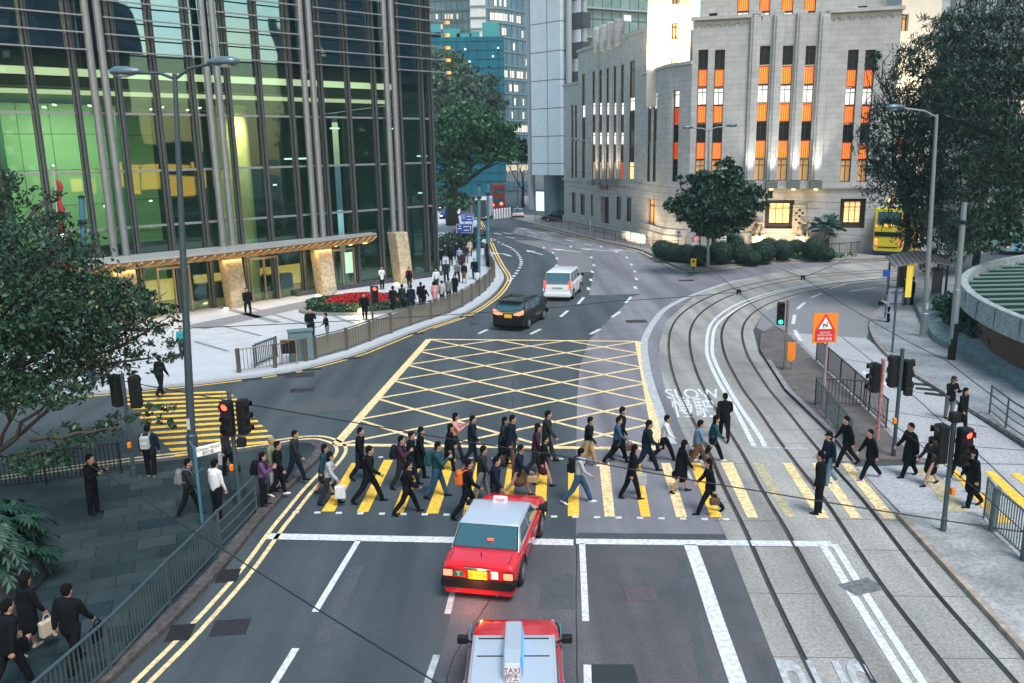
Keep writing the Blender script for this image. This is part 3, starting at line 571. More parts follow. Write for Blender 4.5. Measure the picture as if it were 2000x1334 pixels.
KM = dict(d=(dark_win,'window'),a=(amber,'spandrel'),w=(lit_white,'window'),l=(dim_warm,'window'),b=(brown_sp,'spandrel'),g=(lit_warm,'window'))
for (x0,x1),rows,xm in strips:
    a, b = ux(x0,110), ux(x1,110); holes.append((a,b,F1.q(xm,rows[-1][1])[1],F1.q(xm,rows[0][0])[1]))
    for y0,y1,k in rows: m_,kk = KM[k]; window(F1,a,b,F1.q(xm,y1)[1],F1.q(xm,y0)[1],.5,m_,kk)
gw = [(1494,1551,391,447),(1640,1690,388,446)]
for x0,x1,y0,y1 in gw:
    a,b = ux(x0,420),ux(x1,420); c,d = zz(y1,(x0+x1)/2),zz(y0,(x0+x1)/2); holes.append((a,b,c,d)); window(F1,a+.35,b-.35,c+.45,d-.25,.62,lit_warm,'window',(2,1))
    prim('curtain', root, mat('window_surround_dark',(.035,.02,.015),.7), lambda m: (m.fbox(F1,a,a+.35,c,d,-.6,-.45),m.fbox(F1,b-.35,b,c,d,-.6,-.45),m.fbox(F1,a+.35,b-.35,c,c+.45,-.6,-.42),m.fbox(F1,a+.35,b-.35,d-.25,d,-.6,-.42)), o)
for x0,x1,y0,y1 in ((1382,1398,398,455),):
    a,b = ux(x0,420),ux(x1,420); c,d = zz(y1,1390),zz(y0,1390); holes.append((a,b,c,d)); window(F1,a,b,c,d,.4,dim_warm)
st = sm(F1.d)
wall(F1, 0, F1.len, 0, zc, holes, .65, st, 'wall', root, o)
prim('plinth', root, st, lambda m: (m.fbox(F1,-.15,F1.len+.15,0,1.6,.02,.25), m.fbox(F1,-.1,F1.len+.1,1.6,1.9,.01,.12), m.fbox(F1,-.1,F1.len+.1,zz(366)-.12,zz(366)+.1,.01,.2)), o)
each('cornice', root, st, ((-.2,ux(1475)+.2),(ux(1600)-.2,F1.len+.2)), lambda m,i: m.fbox(F1,i[0],i[1],zc-.15,zc+.15,-1,.3), o)
fz = mat('carved_frieze',(.33,.33,.33),.8,var=.2,vs=7)
prim('frieze', root, fz, lambda m: [m.lathe([(.02,0),(.3,.03),(.22,.09),(.08,.12)],(0,0,0),8) or 0 for _ in range(0)]+[m.tube([F1.P(u+.32*math.cos(q),zc-.75+.28*math.sin(q),.03) for q in [j*math.pi/5 for j in range(6)]],.07,5) for u in [i*.85+.5 for i in range(int(F1.len/.85))] if not ux(1475) < u < ux(1600)], o)
# pilasters lit from below between the centre strips
for x in (1514,1558,1602,1470):
    a = ux(x-7,200); b = ux(x+7,200); zt = zz(22,x); zb_ = zz(352,x)
    prim('pilaster', root, st, lambda m: (m.fbox(F1,a-.12,b+.12,zb_,zt,.01,.30), m.fbox(F1,a+.08,b-.08,zb_,zt-.4,.28,.42)), o, bevel=.05)
    prim('uplight_trough', root, mat('trough_grey',(.12,.14,.14),.6), lambda m: m.fbox(F1,a-.2,b+.2,zb_-.75,zb_-.05,.3,1.0), o)
    prim('trough_lamp', root, warm_glow, lambda m: m.fbox(F1,(a+b)/2-.15,(a+b)/2+.15,zb_-.84,zb_-.76,.4,.7), o)
    sp = area('pilaster_uplight', F1.P((a+b)/2,zb_+.02,.98), F1.P((a+b)/2,zb_+9,.3), 22, (1,.95,.86), .9, .25, math.radians(50))
# upper setback block over the front
F1b = Facade(F1.P(.5,0,-2.2), F1.P(F1.len-1,0,-2.2)); zt = 36
hb = []
for x0,x1 in ((1440,1463),(1483,1504),(1526,1549),(1570,1593)):
    a,b = F1b.q(x0,20)[0],F1b.q(x1,20)[0]; z3 = F1b.q(x0,46)[1]; z2 = F1b.q(x0,23)[1]; z1_ = F1b.q(x0,-10)[1]
    hb.append((a,b,z3,z1_)); window(F1b,a,b,z3,z2,.4,lit_white); window(F1b,a,b,z2,z1_,.4,amber,'spandrel')
for x0,x1,y0,y1,m_ in ((1385,1401,26,50,dark_win),(1675,1693,12,37,dark_win)):
    a,b = F1b.q(x0,30)[0],F1b.q(x1,30)[0]; z3,z2 = F1b.q(x0,y1)[1],F1b.q(x0,y0)[1]; hb.append((a,b,z3,z2)); window(F1b,a,b,z3,z2,.3,m_)
wall(F1b, 0, F1b.len, zc, zt, hb, .45, st, 'upper_wall', root, o)
def cap(pts, z): return prim('roof', root, mat('flat_roof',(.25,.25,.24),.9), lambda m: m.poly([(p.x,p.y,z) for p in pts]), o)
bk = F1.n*-30
cap([F1.P(0,0),F1.P(F1.len,0),F1.P(F1.len,0,-3),F1.P(0,0,-3)], zc)
prim('side_wall', root, st, lambda m: (m.quad(F1.P(F1.len,0),F1.P(F1.len,0,-30),F1.P(F1.len,zc,-30),F1.P(F1.len,zc)), m.quad(F1.P(0,0),F1.P(0,0,-30),F1.P(0,zc,-30),F1.P(0,zc)), m.quad(F1b.P(0,zc),F1b.P(0,zc,-8),F1b.P(0,zt,-8),F1b.P(0,zt)), m.quad(F1b.P(F1b.len,zc),F1b.P(F1b.len,zc,-8),F1b.P(F1b.len,zt,-8),F1b.P(F1b.len,zt))), o, fix=False)
# carved entrance panel between lions: pierced screens and steps
prim('pierced_screen', root, mat('warm_stone_panel',(.42,.37,.30),.8,var=.15,vs=3), lambda m: [m.fbox(F1,ux(x)-.6,ux(x)+.6,2.1,zz(400,x),.02,.12) for x in (1474,1568)], o)
prim('screen_holes', root, black, lambda m: [m.fbox(F1,ux(x)+dx*.28-.1,ux(x)+dx*.28+.1,zz(y,x)-.1,zz(y,x)+.1,.12,.135) for x in (1474,1568) for dx,y in ((0,410),(-1,416),(1,416),(0,422),(-1,429),(1,429),(0,435))], o)
area('entrance_lamp', F1.P(ux(1523),zz(470),2.2), F1.P(ux(1523),5,0), 170, (1,.72,.36), 5, .5)
area('entrance_lamp', F1.P(ux(1500),1.0,3.2), F1.P(ux(1520),3,0), 60, (1,.72,.36), 4, .5)
# middle block at the corner
F2 = Lf(B_, C_); F3 = Facade(C_, D_+(C_-D_)*0.0); zm = 17.6
h2 = []
for x0,x1 in ((1265,1271),(1276,1282)):
    a,b = F2.q(x0,270)[0],F2.q(x1,270)[0]; b = max(b,a+.3)
    if b < a: a,b = b,a
    Z = [F2.q((x0+x1)/2,y)[1] for y in (355,280,213,180)]
    h2.append((a,b,Z[0],Z[3])); window(F2,a,b,Z[0],Z[1],.1,dark_win,'window',(0,1)); window(F2,a,b,Z[1],Z[2],.1,brown_sp,'spandrel'); window(F2,a,b,Z[2],Z[3],.1,lit_white,'window',(0,1))
a,b = F2.q(1265,410)[0],F2.q(1280,410)[0]; h2.append((a,b,F2.q(1270,438)[1],F2.q(1270,388)[1])); window(F2,a,b,F2.q(1270,438)[1],F2.q(1270,388)[1],.3,dim_warm)
st2 = sm(F2.d); wall(F2, 0, F2.len, 0, zm, h2, .5, st2, 'corner_wall', root, o)
h3 = []; a,b = F3.q(1311,270)[0],F3.q(1325,270)[0]; Z = [F3.q(1318,y)[1] for y in (355,312,277,245,210,176)]
h3.append((a,b,Z[0],Z[-1]))
for i,k in enumerate('ladaw'[0:0] or ['d','a','d','a','w']): m_,kk = KM[k]; window(F3,a,b,Z[i],Z[i+1],.4,m_,kk,(0,1))
wall(F3, 0, F3.len, 0, zm, h3, .5, sm(F3.d), 'corner_wall', root, o)
prim('plinth', root, st2, lambda m: (m.fbox(F2,-.1,F2.len,0,1.5,.02,.3), m.fbox(F2,-.1,F2.len,1.5,2.1,.02,.15), m.fbox(F3,0,F3.len,0,1.5,.02,.3), m.fbox(F3,0,F3.len,1.5,2.1,.02,.15), m.fbox(F2,-.2,F2.len,zm-.2,zm+.1,-.3,.2), m.fbox(F3,0,F3.len,zm-.2,zm+.1,-.3,.2)), o)
cap([B_,C_,D_,D_+Vector((1,14,0)),B_+Vector((2,8,0))], zm)
# floodlit stair tower behind the corner
cream = mat('floodlit_cream_stone',(.62,.57,.48),.8,var=.08,vs=1.5)
P1 = at(1262,200,88); P2 = at(1345,200,86); FTw = Facade((P1.x,P1.y),(P2.x,P2.y)); ht = []
for x0,x1,y0,y1 in ((1311,1325,45,77),(1310,1325,112,128),(1311,1326,-12,8)):
    a,b = FTw.q(x0,60)[0],FTw.q(x1,60)[0]; c,d = FTw.q(x0,y1)[1],FTw.q(x0,y0)[1]; ht.append((a,b,c,d)); window(FTw,a,b,c,d,.3,dim_warm)
wall(FTw, 0, FTw.len, 14, 38, ht, .4, cream, 'tower_wall', root, o); prim('tower_wall', root, cream, lambda m: m.quad(FTw.P(0,14),FTw.P(0,38),FTw.P(0,38,-8),FTw.P(0,14,-8)), o)
area('tower_floodlight', FTw.P(FTw.len*.3,zm+.3,1.6), FTw.P(FTw.len*.4,zm+6,0), 620, (1,.80,.55), 3, .4)
area('tower_floodlight', FTw.P(FTw.len*.5,zm+.3,3.0), FTw.P(FTw.len*.5,zm+14,0), 430, (1,.82,.6), 3, .4)
# left wing along the street
F4 = Lf(A_, B_+(B_-A_)*.005); st4 = sm(F4.d); zl, zh = 18.3, 22.0
us = F4.q(1129,250)[0]; h4 = []
def st_win(x0, x1, ys, kinds, dep=.10):
    a,b = F4.q(x0,270)[0],F4.q(x1,270)[0]; Z = [F4.q((x0+x1)/2,y)[1] for y in ys]; h4.append((a,b,Z[0],Z[-1]))
    for i,k in enumerate(kinds):
        m_,kk = KM[k]; window(F4,a,b,Z[i],Z[i+1],dep,m_,kk,(0,1))
st_win(1116,1120,(347,285,232,205),'dbd'); st_win(1123,1127,(347,285,232,205),'dbd'); st_win(1137,1143,(348,285,230,205,144),'dbwd')
for x0,x1,yt in ((1157,1163,139),(1170,1176,136),(1184,1190,133),(1198,1204,129),(1212,1218,126)):
    st_win(x0,x1,(350,316,283,258,225,200,yt),'lbwbwd' if x0 < 1200 else 'abwbwd')
st_win(1229,1239,(351,316,285,255,217,190,119),'gbdbwd')
for x0,x1,y0,y1 in ((1117,1124,375,415),(1134,1142,378,419),(1151,1158,379,421),(1204,1213,383,428),(1224,1233,385,432)):
    a,b = F4.q(x0,400)[0],F4.q(x1,400)[0]; c,d = F4.q(x0,y1)[1],F4.q(x0,y0)[1]; h4.append((a,b,c,d)); window(F4,a,b,c,d,.12,dark_win,'window',(0,1))
a,b = F4.q(1173,420)[0],F4.q(1189,420)[0]; d = F4.q(1180,384)[1]; h4.append((a,b,.9,d))
prim('side_door', root, mat('maroon_door',(.06,.015,.02),.5), lambda m: m.quad(F4.P(a,.9,-.6),F4.P(b,.9,-.6),F4.P(b,d,-.6),F4.P(a,d,-.6)), o)
wall(F4, 0, us, 0, zl, [h for h in h4 if h[1] < us], .6, st4, 'wing_wall', root, o); wall(F4, us, F4.len, 0, zh, [h for h in h4 if h[0] > us], .6, st4, 'wing_wall', root, o)
prim('wing_cornice', root, st4, lambda m: (m.fbox(F4,-.1,us,zl-.15,zl+.1,-.5,.2), m.fbox(F4,us,F4.len+.05,zh-.15,zh+.15,-.8,.25), m.fbox(F4,-.1,F4.len,F4.q(1200,358)[1]-.1,F4.q(1200,358)[1]+.12,.01,.2), m.fbox(F4,-.1,F4.len,0,1.2,.01,.2)), o)
for i,x in enumerate((1167,1180,1194,1208)):
    a = F4.q(x-2.4,200)[0]; b = F4.q(x+2.4,200)[0]; zb_ = F4.q(x,350)[1]
    prim('pilaster', root, st4, lambda m: (m.fbox(F4,a,b,zb_,zh-.9,.005,.12), m.lathe([(.6,zh-.9),(.62,zh+1.7),(.55,zh+1.9),(.3,zh+2)],tuple(F4.P((a+b)/2,0,0)),10)), o)
    prim('uplight_trough', root, mat('trough_grey',(.12,.14,.14),.6), lambda m: m.fbox(F4,a-.25,b+.25,zb_-.7,zb_-.05,.35,.95), o)
    area('pilaster_uplight', F4.P((a+b)/2+.2,zb_+.02,.75), F4.P((a+b)/2,zb_+9,.3), 22, (1,.86,.66), .8, .25, math.radians(55))
prim('wing_sign', root, mat('maroon_sign',(.12,.02,.025),.5), lambda m: m.fbox(F4,F4.q(1173,366)[0],F4.q(1188,366)[0],F4.q(1180,370)[1],F4.q(1180,362)[1],.02,.15), o)
cap([A_,B_,B_+Vector((10,3,0)),A_+Vector((10,3,0))], zl); prim('wing_end_wall', root, st4, lambda m: (m.quad(F4.P(0,0),F4.P(0,zl),F4.P(0,zl,-20),F4.P(0,0,-20)), m.quad(F4.P(us,zl),F4.P(us,zh),F4.P(us,zh,-20),F4.P(us,zl,-20)), m.quad(F4.P(F4.len,10),F4.P(F4.len,zh),F4.P(F4.len,zh,-12),F4.P(F4.len,10,-12))), o)
# right wing, floodlit
R1 = F1.P(F1.len,0,-.6); P2 = at(1805,400,80); F5 = Facade((R1.x,R1.y),(P2.x,P2.y)); h5 = []
for x0,x1,y0,y1,m_,k in ((1738,1754,24,58,dim_warm,'window'),(1737,1753,386,429,lit_warm,'window'),(1748,1765,272,302,amber,'spandrel'),(1755,1773,160,175,lit_white,'window')):
    a,b = F5.q(x0,300)[0],F5.q(x1,300)[0]; c,d = F5.q(x0,y1)[1],F5.q(x0,y0)[1]; h5.append((a,b,c,d)); window(F5,a,b,c,d,.3,m_,k)
wall(F5, 0, F5.len, 0, 34, h5, .4, cream, 'floodlit_wing_wall', root, o)
area('wing_floodlight', F5.P(2.2,14,2.2), F5.P(2.2,22,0), 300, (1,.80,.52), 3, .4); area('wing_floodlight', F5.P(2,.6,3), F5.P(2,7,0), 150, (1,.72,.4), 3, .5)
area('corner_floodlight', F2.P(F2.len*.5,.5,2.4), F2.P(F2.len*.5,6,0), 230, (1,.76,.45), 4, .4); area('corner_floodlight', F3.P(1,.5,2.0), F3.P(1,6,0), 80, (1,.76,.45), 1.5, .4)
# stone lions
lm = mat('lion_stone',(.22,.20,.18),.8,var=.2,vs=8)
for x,wd in ((1480,'left'),(1567,'right')):
    c = F1.P(ux(x,440),0,1.3); r = empty('stone_lion', c, 0, 'grey stone lion statue on its pedestal at the %s of the lit entrance window'%wd, 'statue')
    prim('pedestal', r, st, lambda m: m.box((0,0,.9),(1.1,1.1,1.8)), bevel=.06)
    prim('body', r, lm, lambda m: (m.tube([(0,.35,1.8),(0,.25,2.3),(0,-.05,2.75),(0,-.15,3.0)],[.42,.48,.38,.3],12), m.ball((0,-.25,3.2),.38,12,8,(1,.95,.95)), m.ball((0,-.55,3.1),.2), m.tube([(-.25,-.3,2.6),(-.27,-.4,1.85)],[.15,.13],8), m.tube([(.25,-.3,2.6),(.27,-.4,1.85)],[.15,.13],8), m.ball((-.27,-.5,1.88),.16,8,6), m.ball((.27,-.5,1.88),.16,8,6), m.ball((-.25,-.15,3.5),.1,8,6), m.ball((.25,-.15,3.5),.1,8,6)), smooth=True)

# ---------------- grey panelled tower behind the bank
def panelmat(name, c1, c2, cm, d, w, h, mo=.02, rough=.5, var=.08, off=0): return brickmat(name, c1, c2, cm, d, w, h, off, mo, rough, var, bump=0)
Q0 = at(1040,400,131); Q1 = at(1096,400,127); Q2 = at(1290,400,112+30)
root2 = empty('grey_panel_tower', (Q0.x,Q0.y,0), 0, 'tall pale grey panelled tower on a round dark column behind the bank', 'building'); oo = Vector((Q0.x,Q0.y,0))
FG = Facade((Q0.x,Q0.y),(Q1.x,Q1.y)); FG2 = Facade((Q1.x+.4,Q1.y+6),(Q2.x,Q2.y))
zb_ = FG.q(1060,342)[1]
prim('panel_wall', root2, panelmat('grey_cladding',(.50,.57,.62),(.52,.59,.64),(.10,.11,.12),tuple(FG.d),FG.len/1.3,4.0,.07), lambda m: m.fbox(FG,0,FG.len,zb_,60,-6,0), oo)
prim('corner_shafts', root2, mat('shaft_grey',(.32,.34,.36),.5,.2), lambda m: [m.tube([FG.P(FG.len+u,0,-d_),FG.P(FG.len+u,60,-d_)],.45,12) for u,d_ in ((.8,1),(2.4,2.5))]+[m.tube([FG.P(-1.0,1,-1),FG.P(-1.0,60,-1)],.55,12)], oo, smooth='auto')
each('shaft_landing', root2, mat('landing_dark',(.05,.055,.06),.6), np.arange(3,60,4), lambda m,z: m.fbox(FG,FG.len+.1,FG.len+3,z,z+2.0,-3.2,-1.4), oo)
prim('round_column', root2, mat('blue_grey_column',(.10,.15,.18),.4,var=.1,vs=2), lambda m: m.tube([FG.P(FG.len*.42,0,-2),FG.P(FG.len*.42,zb_+.2,-2)],1.35,20), oo, smooth='auto')
prim('glazed_wall', root2, panelmat('green_grey_glazing',(.12,.21,.20),(.17,.27,.25),(.05,.065,.065),tuple(FG2.d),1.7,4.2,.09,.15,.25), lambda m: m.quad(FG2.P(0,0),FG2.P(FG2.len,0),FG2.P(FG2.len,60),FG2.P(0,60)), oo)
for z in (26.6,30.8,22.4,34.6): prim('lit_office', root2, glow('office_pale_light',(.6,.85,.75),.25), lambda m: [m.fbox(FG2,u,u+1.4,z-1.4,z-.5,.03,.06) for u in np.arange(2,FG2.len-6,1.9) if random.random() < .45], oo)
each('floor_ledge', root2, mat('ledge_grey',(.3,.32,.33),.5), np.arange(5.6,60,4.2), lambda m,z: m.fbox(FG2,0,FG2.len,z,z+.25,0,.5), oo)
prim('undercroft_wall', root2, mat('undercroft_dark',(.03,.04,.045),.6), lambda m: m.fbox(FG,-1,FG.len+3,0,zb_,-9,-8), oo)
each('shop_light', root2, glow('shopfront_cool',(.75,1,.9),.5), ((-2.2,-.2,.6,3.6,-3.5,-3.3),(FG.len*.8,FG.len*.98,.8,2.6,-7.9,-7.8)), lambda m,i: m.fbox(FG,*i), oo)
# red lit lattice of the neighbouring tower
Pa = at(1243,40,150); Pb = at(1275,40,150); FR = Facade((Pa.x,Pa.y),(Pb.x,Pb.y)); rr = empty('red_lit_tower', (Pa.x,Pa.y,0), 0, 'red floodlit steel lattice tower showing between grey tower and bank', 'building')
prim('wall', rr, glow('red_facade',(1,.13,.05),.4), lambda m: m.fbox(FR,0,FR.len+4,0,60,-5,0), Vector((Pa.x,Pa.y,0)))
prim('lattice', rr, mat('lattice_dark_red',(.25,.03,.02),.5), lambda m: ([m.fbox(FR,u-.06,u+.06,0,60,0,.15) for u in np.arange(.4,6,1.3)], [m.fbox(FR,0,6,z-.08,z+.08,.05,.22) for z in np.arange(20,60,1.6)]), Vector((Pa.x,Pa.y,0)))
# ---------------- far towers
def tower(name, label, x0, x1, Y, z1, wallm, sides=1, depth=20, lit=0, fl=3.6, litm=None, z0=0, curve=0):
    P0 = at(x0,300,Y); P1 = at(x1,300,Y); r = empty(name, (P0.x,P0.y,0), 0, label, 'building'); oo = Vector((P0.x,P0.y,0)); F = Facade((P0.x,P0.y),(P1.x,P1.y)); N = 10 if curve else 1
    def pt(f, z, out=0): return F.P(F.len*f, z, curve*math.sin(math.pi*min(1,f*.5+.5)) - curve + out if curve else out)
    mb = MB()
    for i in range(N): mb.quad(pt(i/N,z0),pt((i+1)/N,z0),pt((i+1)/N,z1),pt(i/N,z1))
    mb.quad(F.P(0,z0),F.P(0,z1),F.P(0,z1,-depth),F.P(0,z0,-depth)); mb.quad(pt(1,z0),pt(1,z1),F.P(F.len,z1,-depth),F.P(F.len,z0,-depth)); mb.poly([F.P(0,z1,-depth),F.P(F.len,z1,-depth)]+[pt(1-i/N,z1) for i in range(N+1)])
    mb.build('wall', wallm(F), r, oo, fix=False)
    for z in np.arange(z0+fl,z1,fl):
        mb = MB(); q = Vector((0,0,.5)); mb.loft([[pt(i/N,z,.0),pt(i/N,z,.3),pt(i/N,z,.3)+q,pt(i/N,z,0)+q] for i in range(N+1)])
        mb.build('floor_band', mat('band_blue_grey',(.13,.20,.24),.5,.2), r, oo)
    if lit:
        mb = MB(); cnt = 0; lm2 = litm or glow('office_warm_light',(1,.84,.66),.2)
        for z in np.arange(z0+fl,z1-fl,fl):
            f = random.random()*.3
            while f < .97:
                w = random.uniform(.02,.05)
                if random.random() < lit*(1.5 if int(z/fl)%4 == 0 else .3): mb.quad(pt(f,z+.8,.05),pt(min(f+w,.99),z+.8,.05),pt(min(f+w,.99),z+2.6,.05),pt(f,z+2.6,.05)); cnt += 1
                if cnt <= 90 and mb.v: mb.build('lit_window', lm2, r, oo); mb = MB()
                f += w+.015
        if mb.v: tag(mb.build('lit_windows', lm2, r, oo), kind='stuff')
    return r, F, oo
tower('curved_glass_tower', 'curved blue glass office tower with lit floors beyond the trees', 955, 1042, 235, 95, lambda F: panelmat('blue_glazing',(.055,.13,.18),(.085,.17,.22),(.03,.06,.08),tuple(F.d),1.5,3.6,.16,.15,.3), lit=.5, curve=12)
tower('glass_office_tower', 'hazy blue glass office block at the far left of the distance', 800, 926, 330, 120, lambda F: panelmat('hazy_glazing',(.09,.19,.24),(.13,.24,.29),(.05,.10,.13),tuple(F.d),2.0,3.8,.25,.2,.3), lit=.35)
tower('white_slab_tower', 'pale white slab tower between the two blue glass towers', 926, 962, 300, 120, lambda F: mat('pale_slab',(.60,.63,.66),.7))
r, F, oo = tower('netted_building', 'building under construction wrapped in teal scaffold netting', 800, 988, 205, 36, lambda F: mat('teal_netting',(.0,.12,.17),.85,var=.2,vs=.15), depth=30, fl=100)
prim('scaffold_ridge', r, mat('teal_net_edge',(.06,.30,.30),.9), lambda m: [m.fbox(F,u,u+random.uniform(2,6),36,36+random.uniform(.5,3.5),-3,-2) for u in np.arange(0,F.len-3,3)], oo)
prim('net_seams', r, mat('net_seam',(.0,.07,.11),.9), lambda m: ([m.fbox(F,0,F.len,z,z+.12,.02,.08) for z in np.arange(3,36,2.0)], [m.fbox(F,u,u+.15,0,36,.03,.1) for u in np.arange(0,F.len,2.4)]), oo)
prim('work_lights', r, glow('work_lamp',(.8,1,1),1.6), lambda m: [m.fbox(F,u,u+.35,z,z+.3,.1,.3) for u,z in [(random.uniform(3,F.len-1),random.uniform(15,34)) for _ in range(9)]], oo)
tower('pale_apartment_block', 'pale grey apartment block high up behind the casuarina trees', 1800, 1990, 150, 50, lambda F: panelmat('apartment_facade',(.38,.40,.41),(.30,.33,.35),(.10,.12,.14),tuple(F.d),2.6,3.4,.5,.6,.3), fl=3.4)
tower('dark_rear_block', 'dark office block far right behind the trees with scattered lights', 1845, 2300, 118, 22, lambda F: panelmat('rear_block_facade',(.10,.13,.14),(.20,.24,.25),(.05,.06,.07),tuple(F.d),2.2,3.2,.6,.5,.3), lit=.5, fl=3.2)
# footbridge far down the road
Y = 215; a = at(905,331,Y); b = at(1042,331,Y); r = empty('footbridge', (a.x,a.y,0), 0, 'covered concrete footbridge crossing the far end of the road', 'bridge'); oo = Vector((a.x,a.y,0)); F = Facade((a.x,a.y),(b.x,b.y))
prim('deck', r, mat('bridge_concrete',(.22,.24,.25),.8,var=.1,vs=1), lambda m: (m.fbox(F,-30,F.len+10,2.6,4.8,-4,0)), oo); prim('roof', r, mat('bridge_roof',(.5,.52,.54),.6), lambda m: m.fbox(F,-30,F.len+10,7.2,7.9,-5,1), oo)
prim('posts', r, white_sign, lambda m: [m.fbox(F,u,u+.25,4.8,7.2,-.3,0) for u in np.arange(-30,F.len+10,1.9)], oo); prim('inner_light', r, glow('bridge_light',(1,.85,.6),.35), lambda m: m.fbox(F,-30,F.len+10,5.2,6.6,-3.6,-3.5), oo)
# towers standing outside the picture on the right, which the glass reflects
for i,(x,y,w,d,h,ro) in enumerate(((150,30,36,30,90,.5),(120,-40,30,30,70,.2),(165,85,26,26,48,.4),(95,-95,40,30,60,.1))):
    r = empty('street_tower', (x,y,0), ro, ('dark teal office tower opposite the glass lobby','banded grey tower south of the crossing','pale tower east of the tram bend','dark slab tower behind the footbridge')[i], 'building')
    m_ = panelmat('opposite_facade_%d'%i, *(((.02,.07,.09),(.03,.10,.12),(.01,.03,.04)),((.10,.14,.15),(.03,.05,.06),(.02,.03,.03)),((.3,.34,.36),(.22,.26,.28),(.05,.06,.07)),((.03,.08,.09),(.05,.1,.11),(.01,.02,.03)))[i], (.88,.48) if i%2 else (-.48,.88), 3.0, 3.5, .3, .5, .3)
    prim('wall', r, m_, lambda m: m.box((0,0,h/2),(w,d,h))); each('lit_window', r, glow('office_warm_light',(1,.84,.66),.2), range(26), lambda m,i: m.box((-w/2-.05,random.uniform(-d/2+2,d/2-2),(i%(int(h/3.5)-1)+1)*3.5),(.1,1.8,1.4)))
    if 0: prim('lit_podium', r, glow('amber_podium',(1,.38,.05),2.2), lambda m: m.box((-w/2-.2,0,9.5),(.3,d*.6,3.2)))

r = empty('amber_reflection_block', (106,-7,0), math.atan2(.907,.42), 'unseen block with glowing amber panels added for the tower glass to reflect', 'building')  # unseen block, added so the tower glass shows an amber reflection
prim('wall', r, mat('reflection_block_wall',(.05,.07,.07),.6), lambda m: m.box((-2,-5,6),(36,10,12))); each('amber_glow_panel', r, glow('amber_panel_glow',(1,.42,.06),2.6), range(7), lambda m,i: m.box((-15+i*4.4,.1,5.0+.4*(i%2)),(4.1,.3,3.2+.6*(i%3))))
# ================================================================ STREET FURNITURE
PV = .13
def base(x, y, z=PV): return g(x, y, z)
def lamp(name_label, bx, by, z, arms, tx, ty, r=.11, m=dark_pole, group='tall street lamps', hm=None):
    """arms: list of (pixel x, pixel y) of lamp heads, all at pole distance"""
    B = base(bx,by,z); r0 = empty('street_lamp', B, 0, name_label, 'street lamp', group)
    Hh = zat(tx,ty,B)-B.z; top = at(tx,ty,B.y)-B
    prim('pole', r0, m, lambda k: k.tube([(0,0,0),(top.x*.02,0,1.2),(top.x*.02,0,1.25),(top.x,0,Hh)],[r*1.35,r*1.3,r,r*.5],12), smooth='auto')
    prim('base_plate', r0, m, lambda k: k.lathe([(r*2,.0),(r*2,.04),(r*1.4,.06)],(0,0,0),12))
    prim('access_door', r0, mat('pole_sticker',(.5,.52,.5),.6), lambda k: k.box((0,-r*1.02,1.6),(.1,.02,.35)))
    for ax,ay in arms:
        q = at(ax,ay,B.y)-B; d = (q-top); d.z = 0; L = d.length; d = d.normalized() if L > .1 else Vector((1,0,0))
        prim('arm', r0, m, lambda k: k.tube([top-Vector((0,0,.15)),top+d*(L*.3)+Vector((0,0,(q.z-top.z)*.5)),q-d*.3],.045,8), smooth='auto')
        h = prim('lamp_head', r0, hm or mat('lamp_housing',(.09,.15,.19),.35,.2,coat=.3), lambda k: k.loft([[q+d*u+Vector((-d.y,d.x,0))*w*math.cos(a)+Vector((0,0,hh*math.sin(a)+.05)) for a in [j*math.pi/5 for j in range(10)]] for u,w,hh in ((-.42,.05,.05),(-.3,.1,.09),(0,.2,.15),(.3,.2,.14),(.45,.12,.08),(.5,.03,.03))]), smooth=True)
        prim('lens', h, mat('lamp_lens',(.5,.55,.55),.2), lambda k: k.ball(q+d*.1+Vector((0,0,-.04)),.16,10,6,(1.4,1,.5)))
    return r0
lamp('double armed street lamp on the dark near-left pavement corner', 381, 920, PV, [(248,143),(434,124)], 341, 144, .13)
lamp('double armed pale lamp among the shrubs before the bank', 1382, 522, PV, [(1344,250),(1428,246)], 1384, 252, .12, mat('pale_pole',(.22,.26,.27),.5,.3))
lamp('single armed grey lamp beside the round concrete wall', 1803, 657, PV, [(1750,211)], 1830, 223, .14, mat('pale_pole',(.22,.26,.27),.5,.3))
lamp('slim single armed lamp in front of the bank side wing', 1153, 462, PV, [(1125,273)], 1151, 276, .09, mat('pale_pole',(.22,.26,.27),.5,.3))
lamp('distant single armed lamp near the far footbridge', 1011, 426, PV, [(984,286)], 1011, 290, .09)
def pole(label, bx, by, tx, ty, r, m, z=PV, band=None, name='pole', cat='pole'):
    B = base(bx,by,z); h = zat(tx,ty,B)-B.z; t = at(tx,ty,B.y)-B
    r0 = empty(name, B, 0, label, cat, 'plain poles carrying tram wires')
    prim('shaft', r0, m, lambda k: k.tube([(0,0,0),(t.x*.45,0,h*.45),(t.x*.45,0,h*.45+.05),(t.x,0,h)],[r,r*.95,r*.8,r*.7],12), smooth='auto'); prim('cap', r0, blackmetal, lambda k: k.lathe([(r*.8,h-.02),(r*.8,h+.06),(r*.3,h+.1)],(t.x,0,0),10))
    if band: prim('black_band', r0, black, lambda k: k.lathe([(r*1.06,0),(r*1.05,band)],(0,0,0),12))
    prim('clamp', r0, blackmetal, lambda k: k.lathe([(r*.95,h*.86),(r*1.1,h*.865),(r*1.1,h*.88),(r*.95,h*.885)],(t.x*.87,0,0),10))
    return r0
pole('teal wire pole rising out of the foreground tree', 178, 745, 159, 386, .17, teal_pole)
pole('pale steel wire pole with a black base by the round wall', 1858, 702, 1884, 393, .16, mat('pale_pole',(.22,.26,.27),.5,.3), band=1.7)
pole('blue grey wire pole on the plaza edge, left of two', 934, 545, 936, 362, .17, teal_pole)
pole('blue grey wire pole with black foot on the plaza edge, right of two', 953, 520, 953, 357, .17, teal_pole, band=2.0)
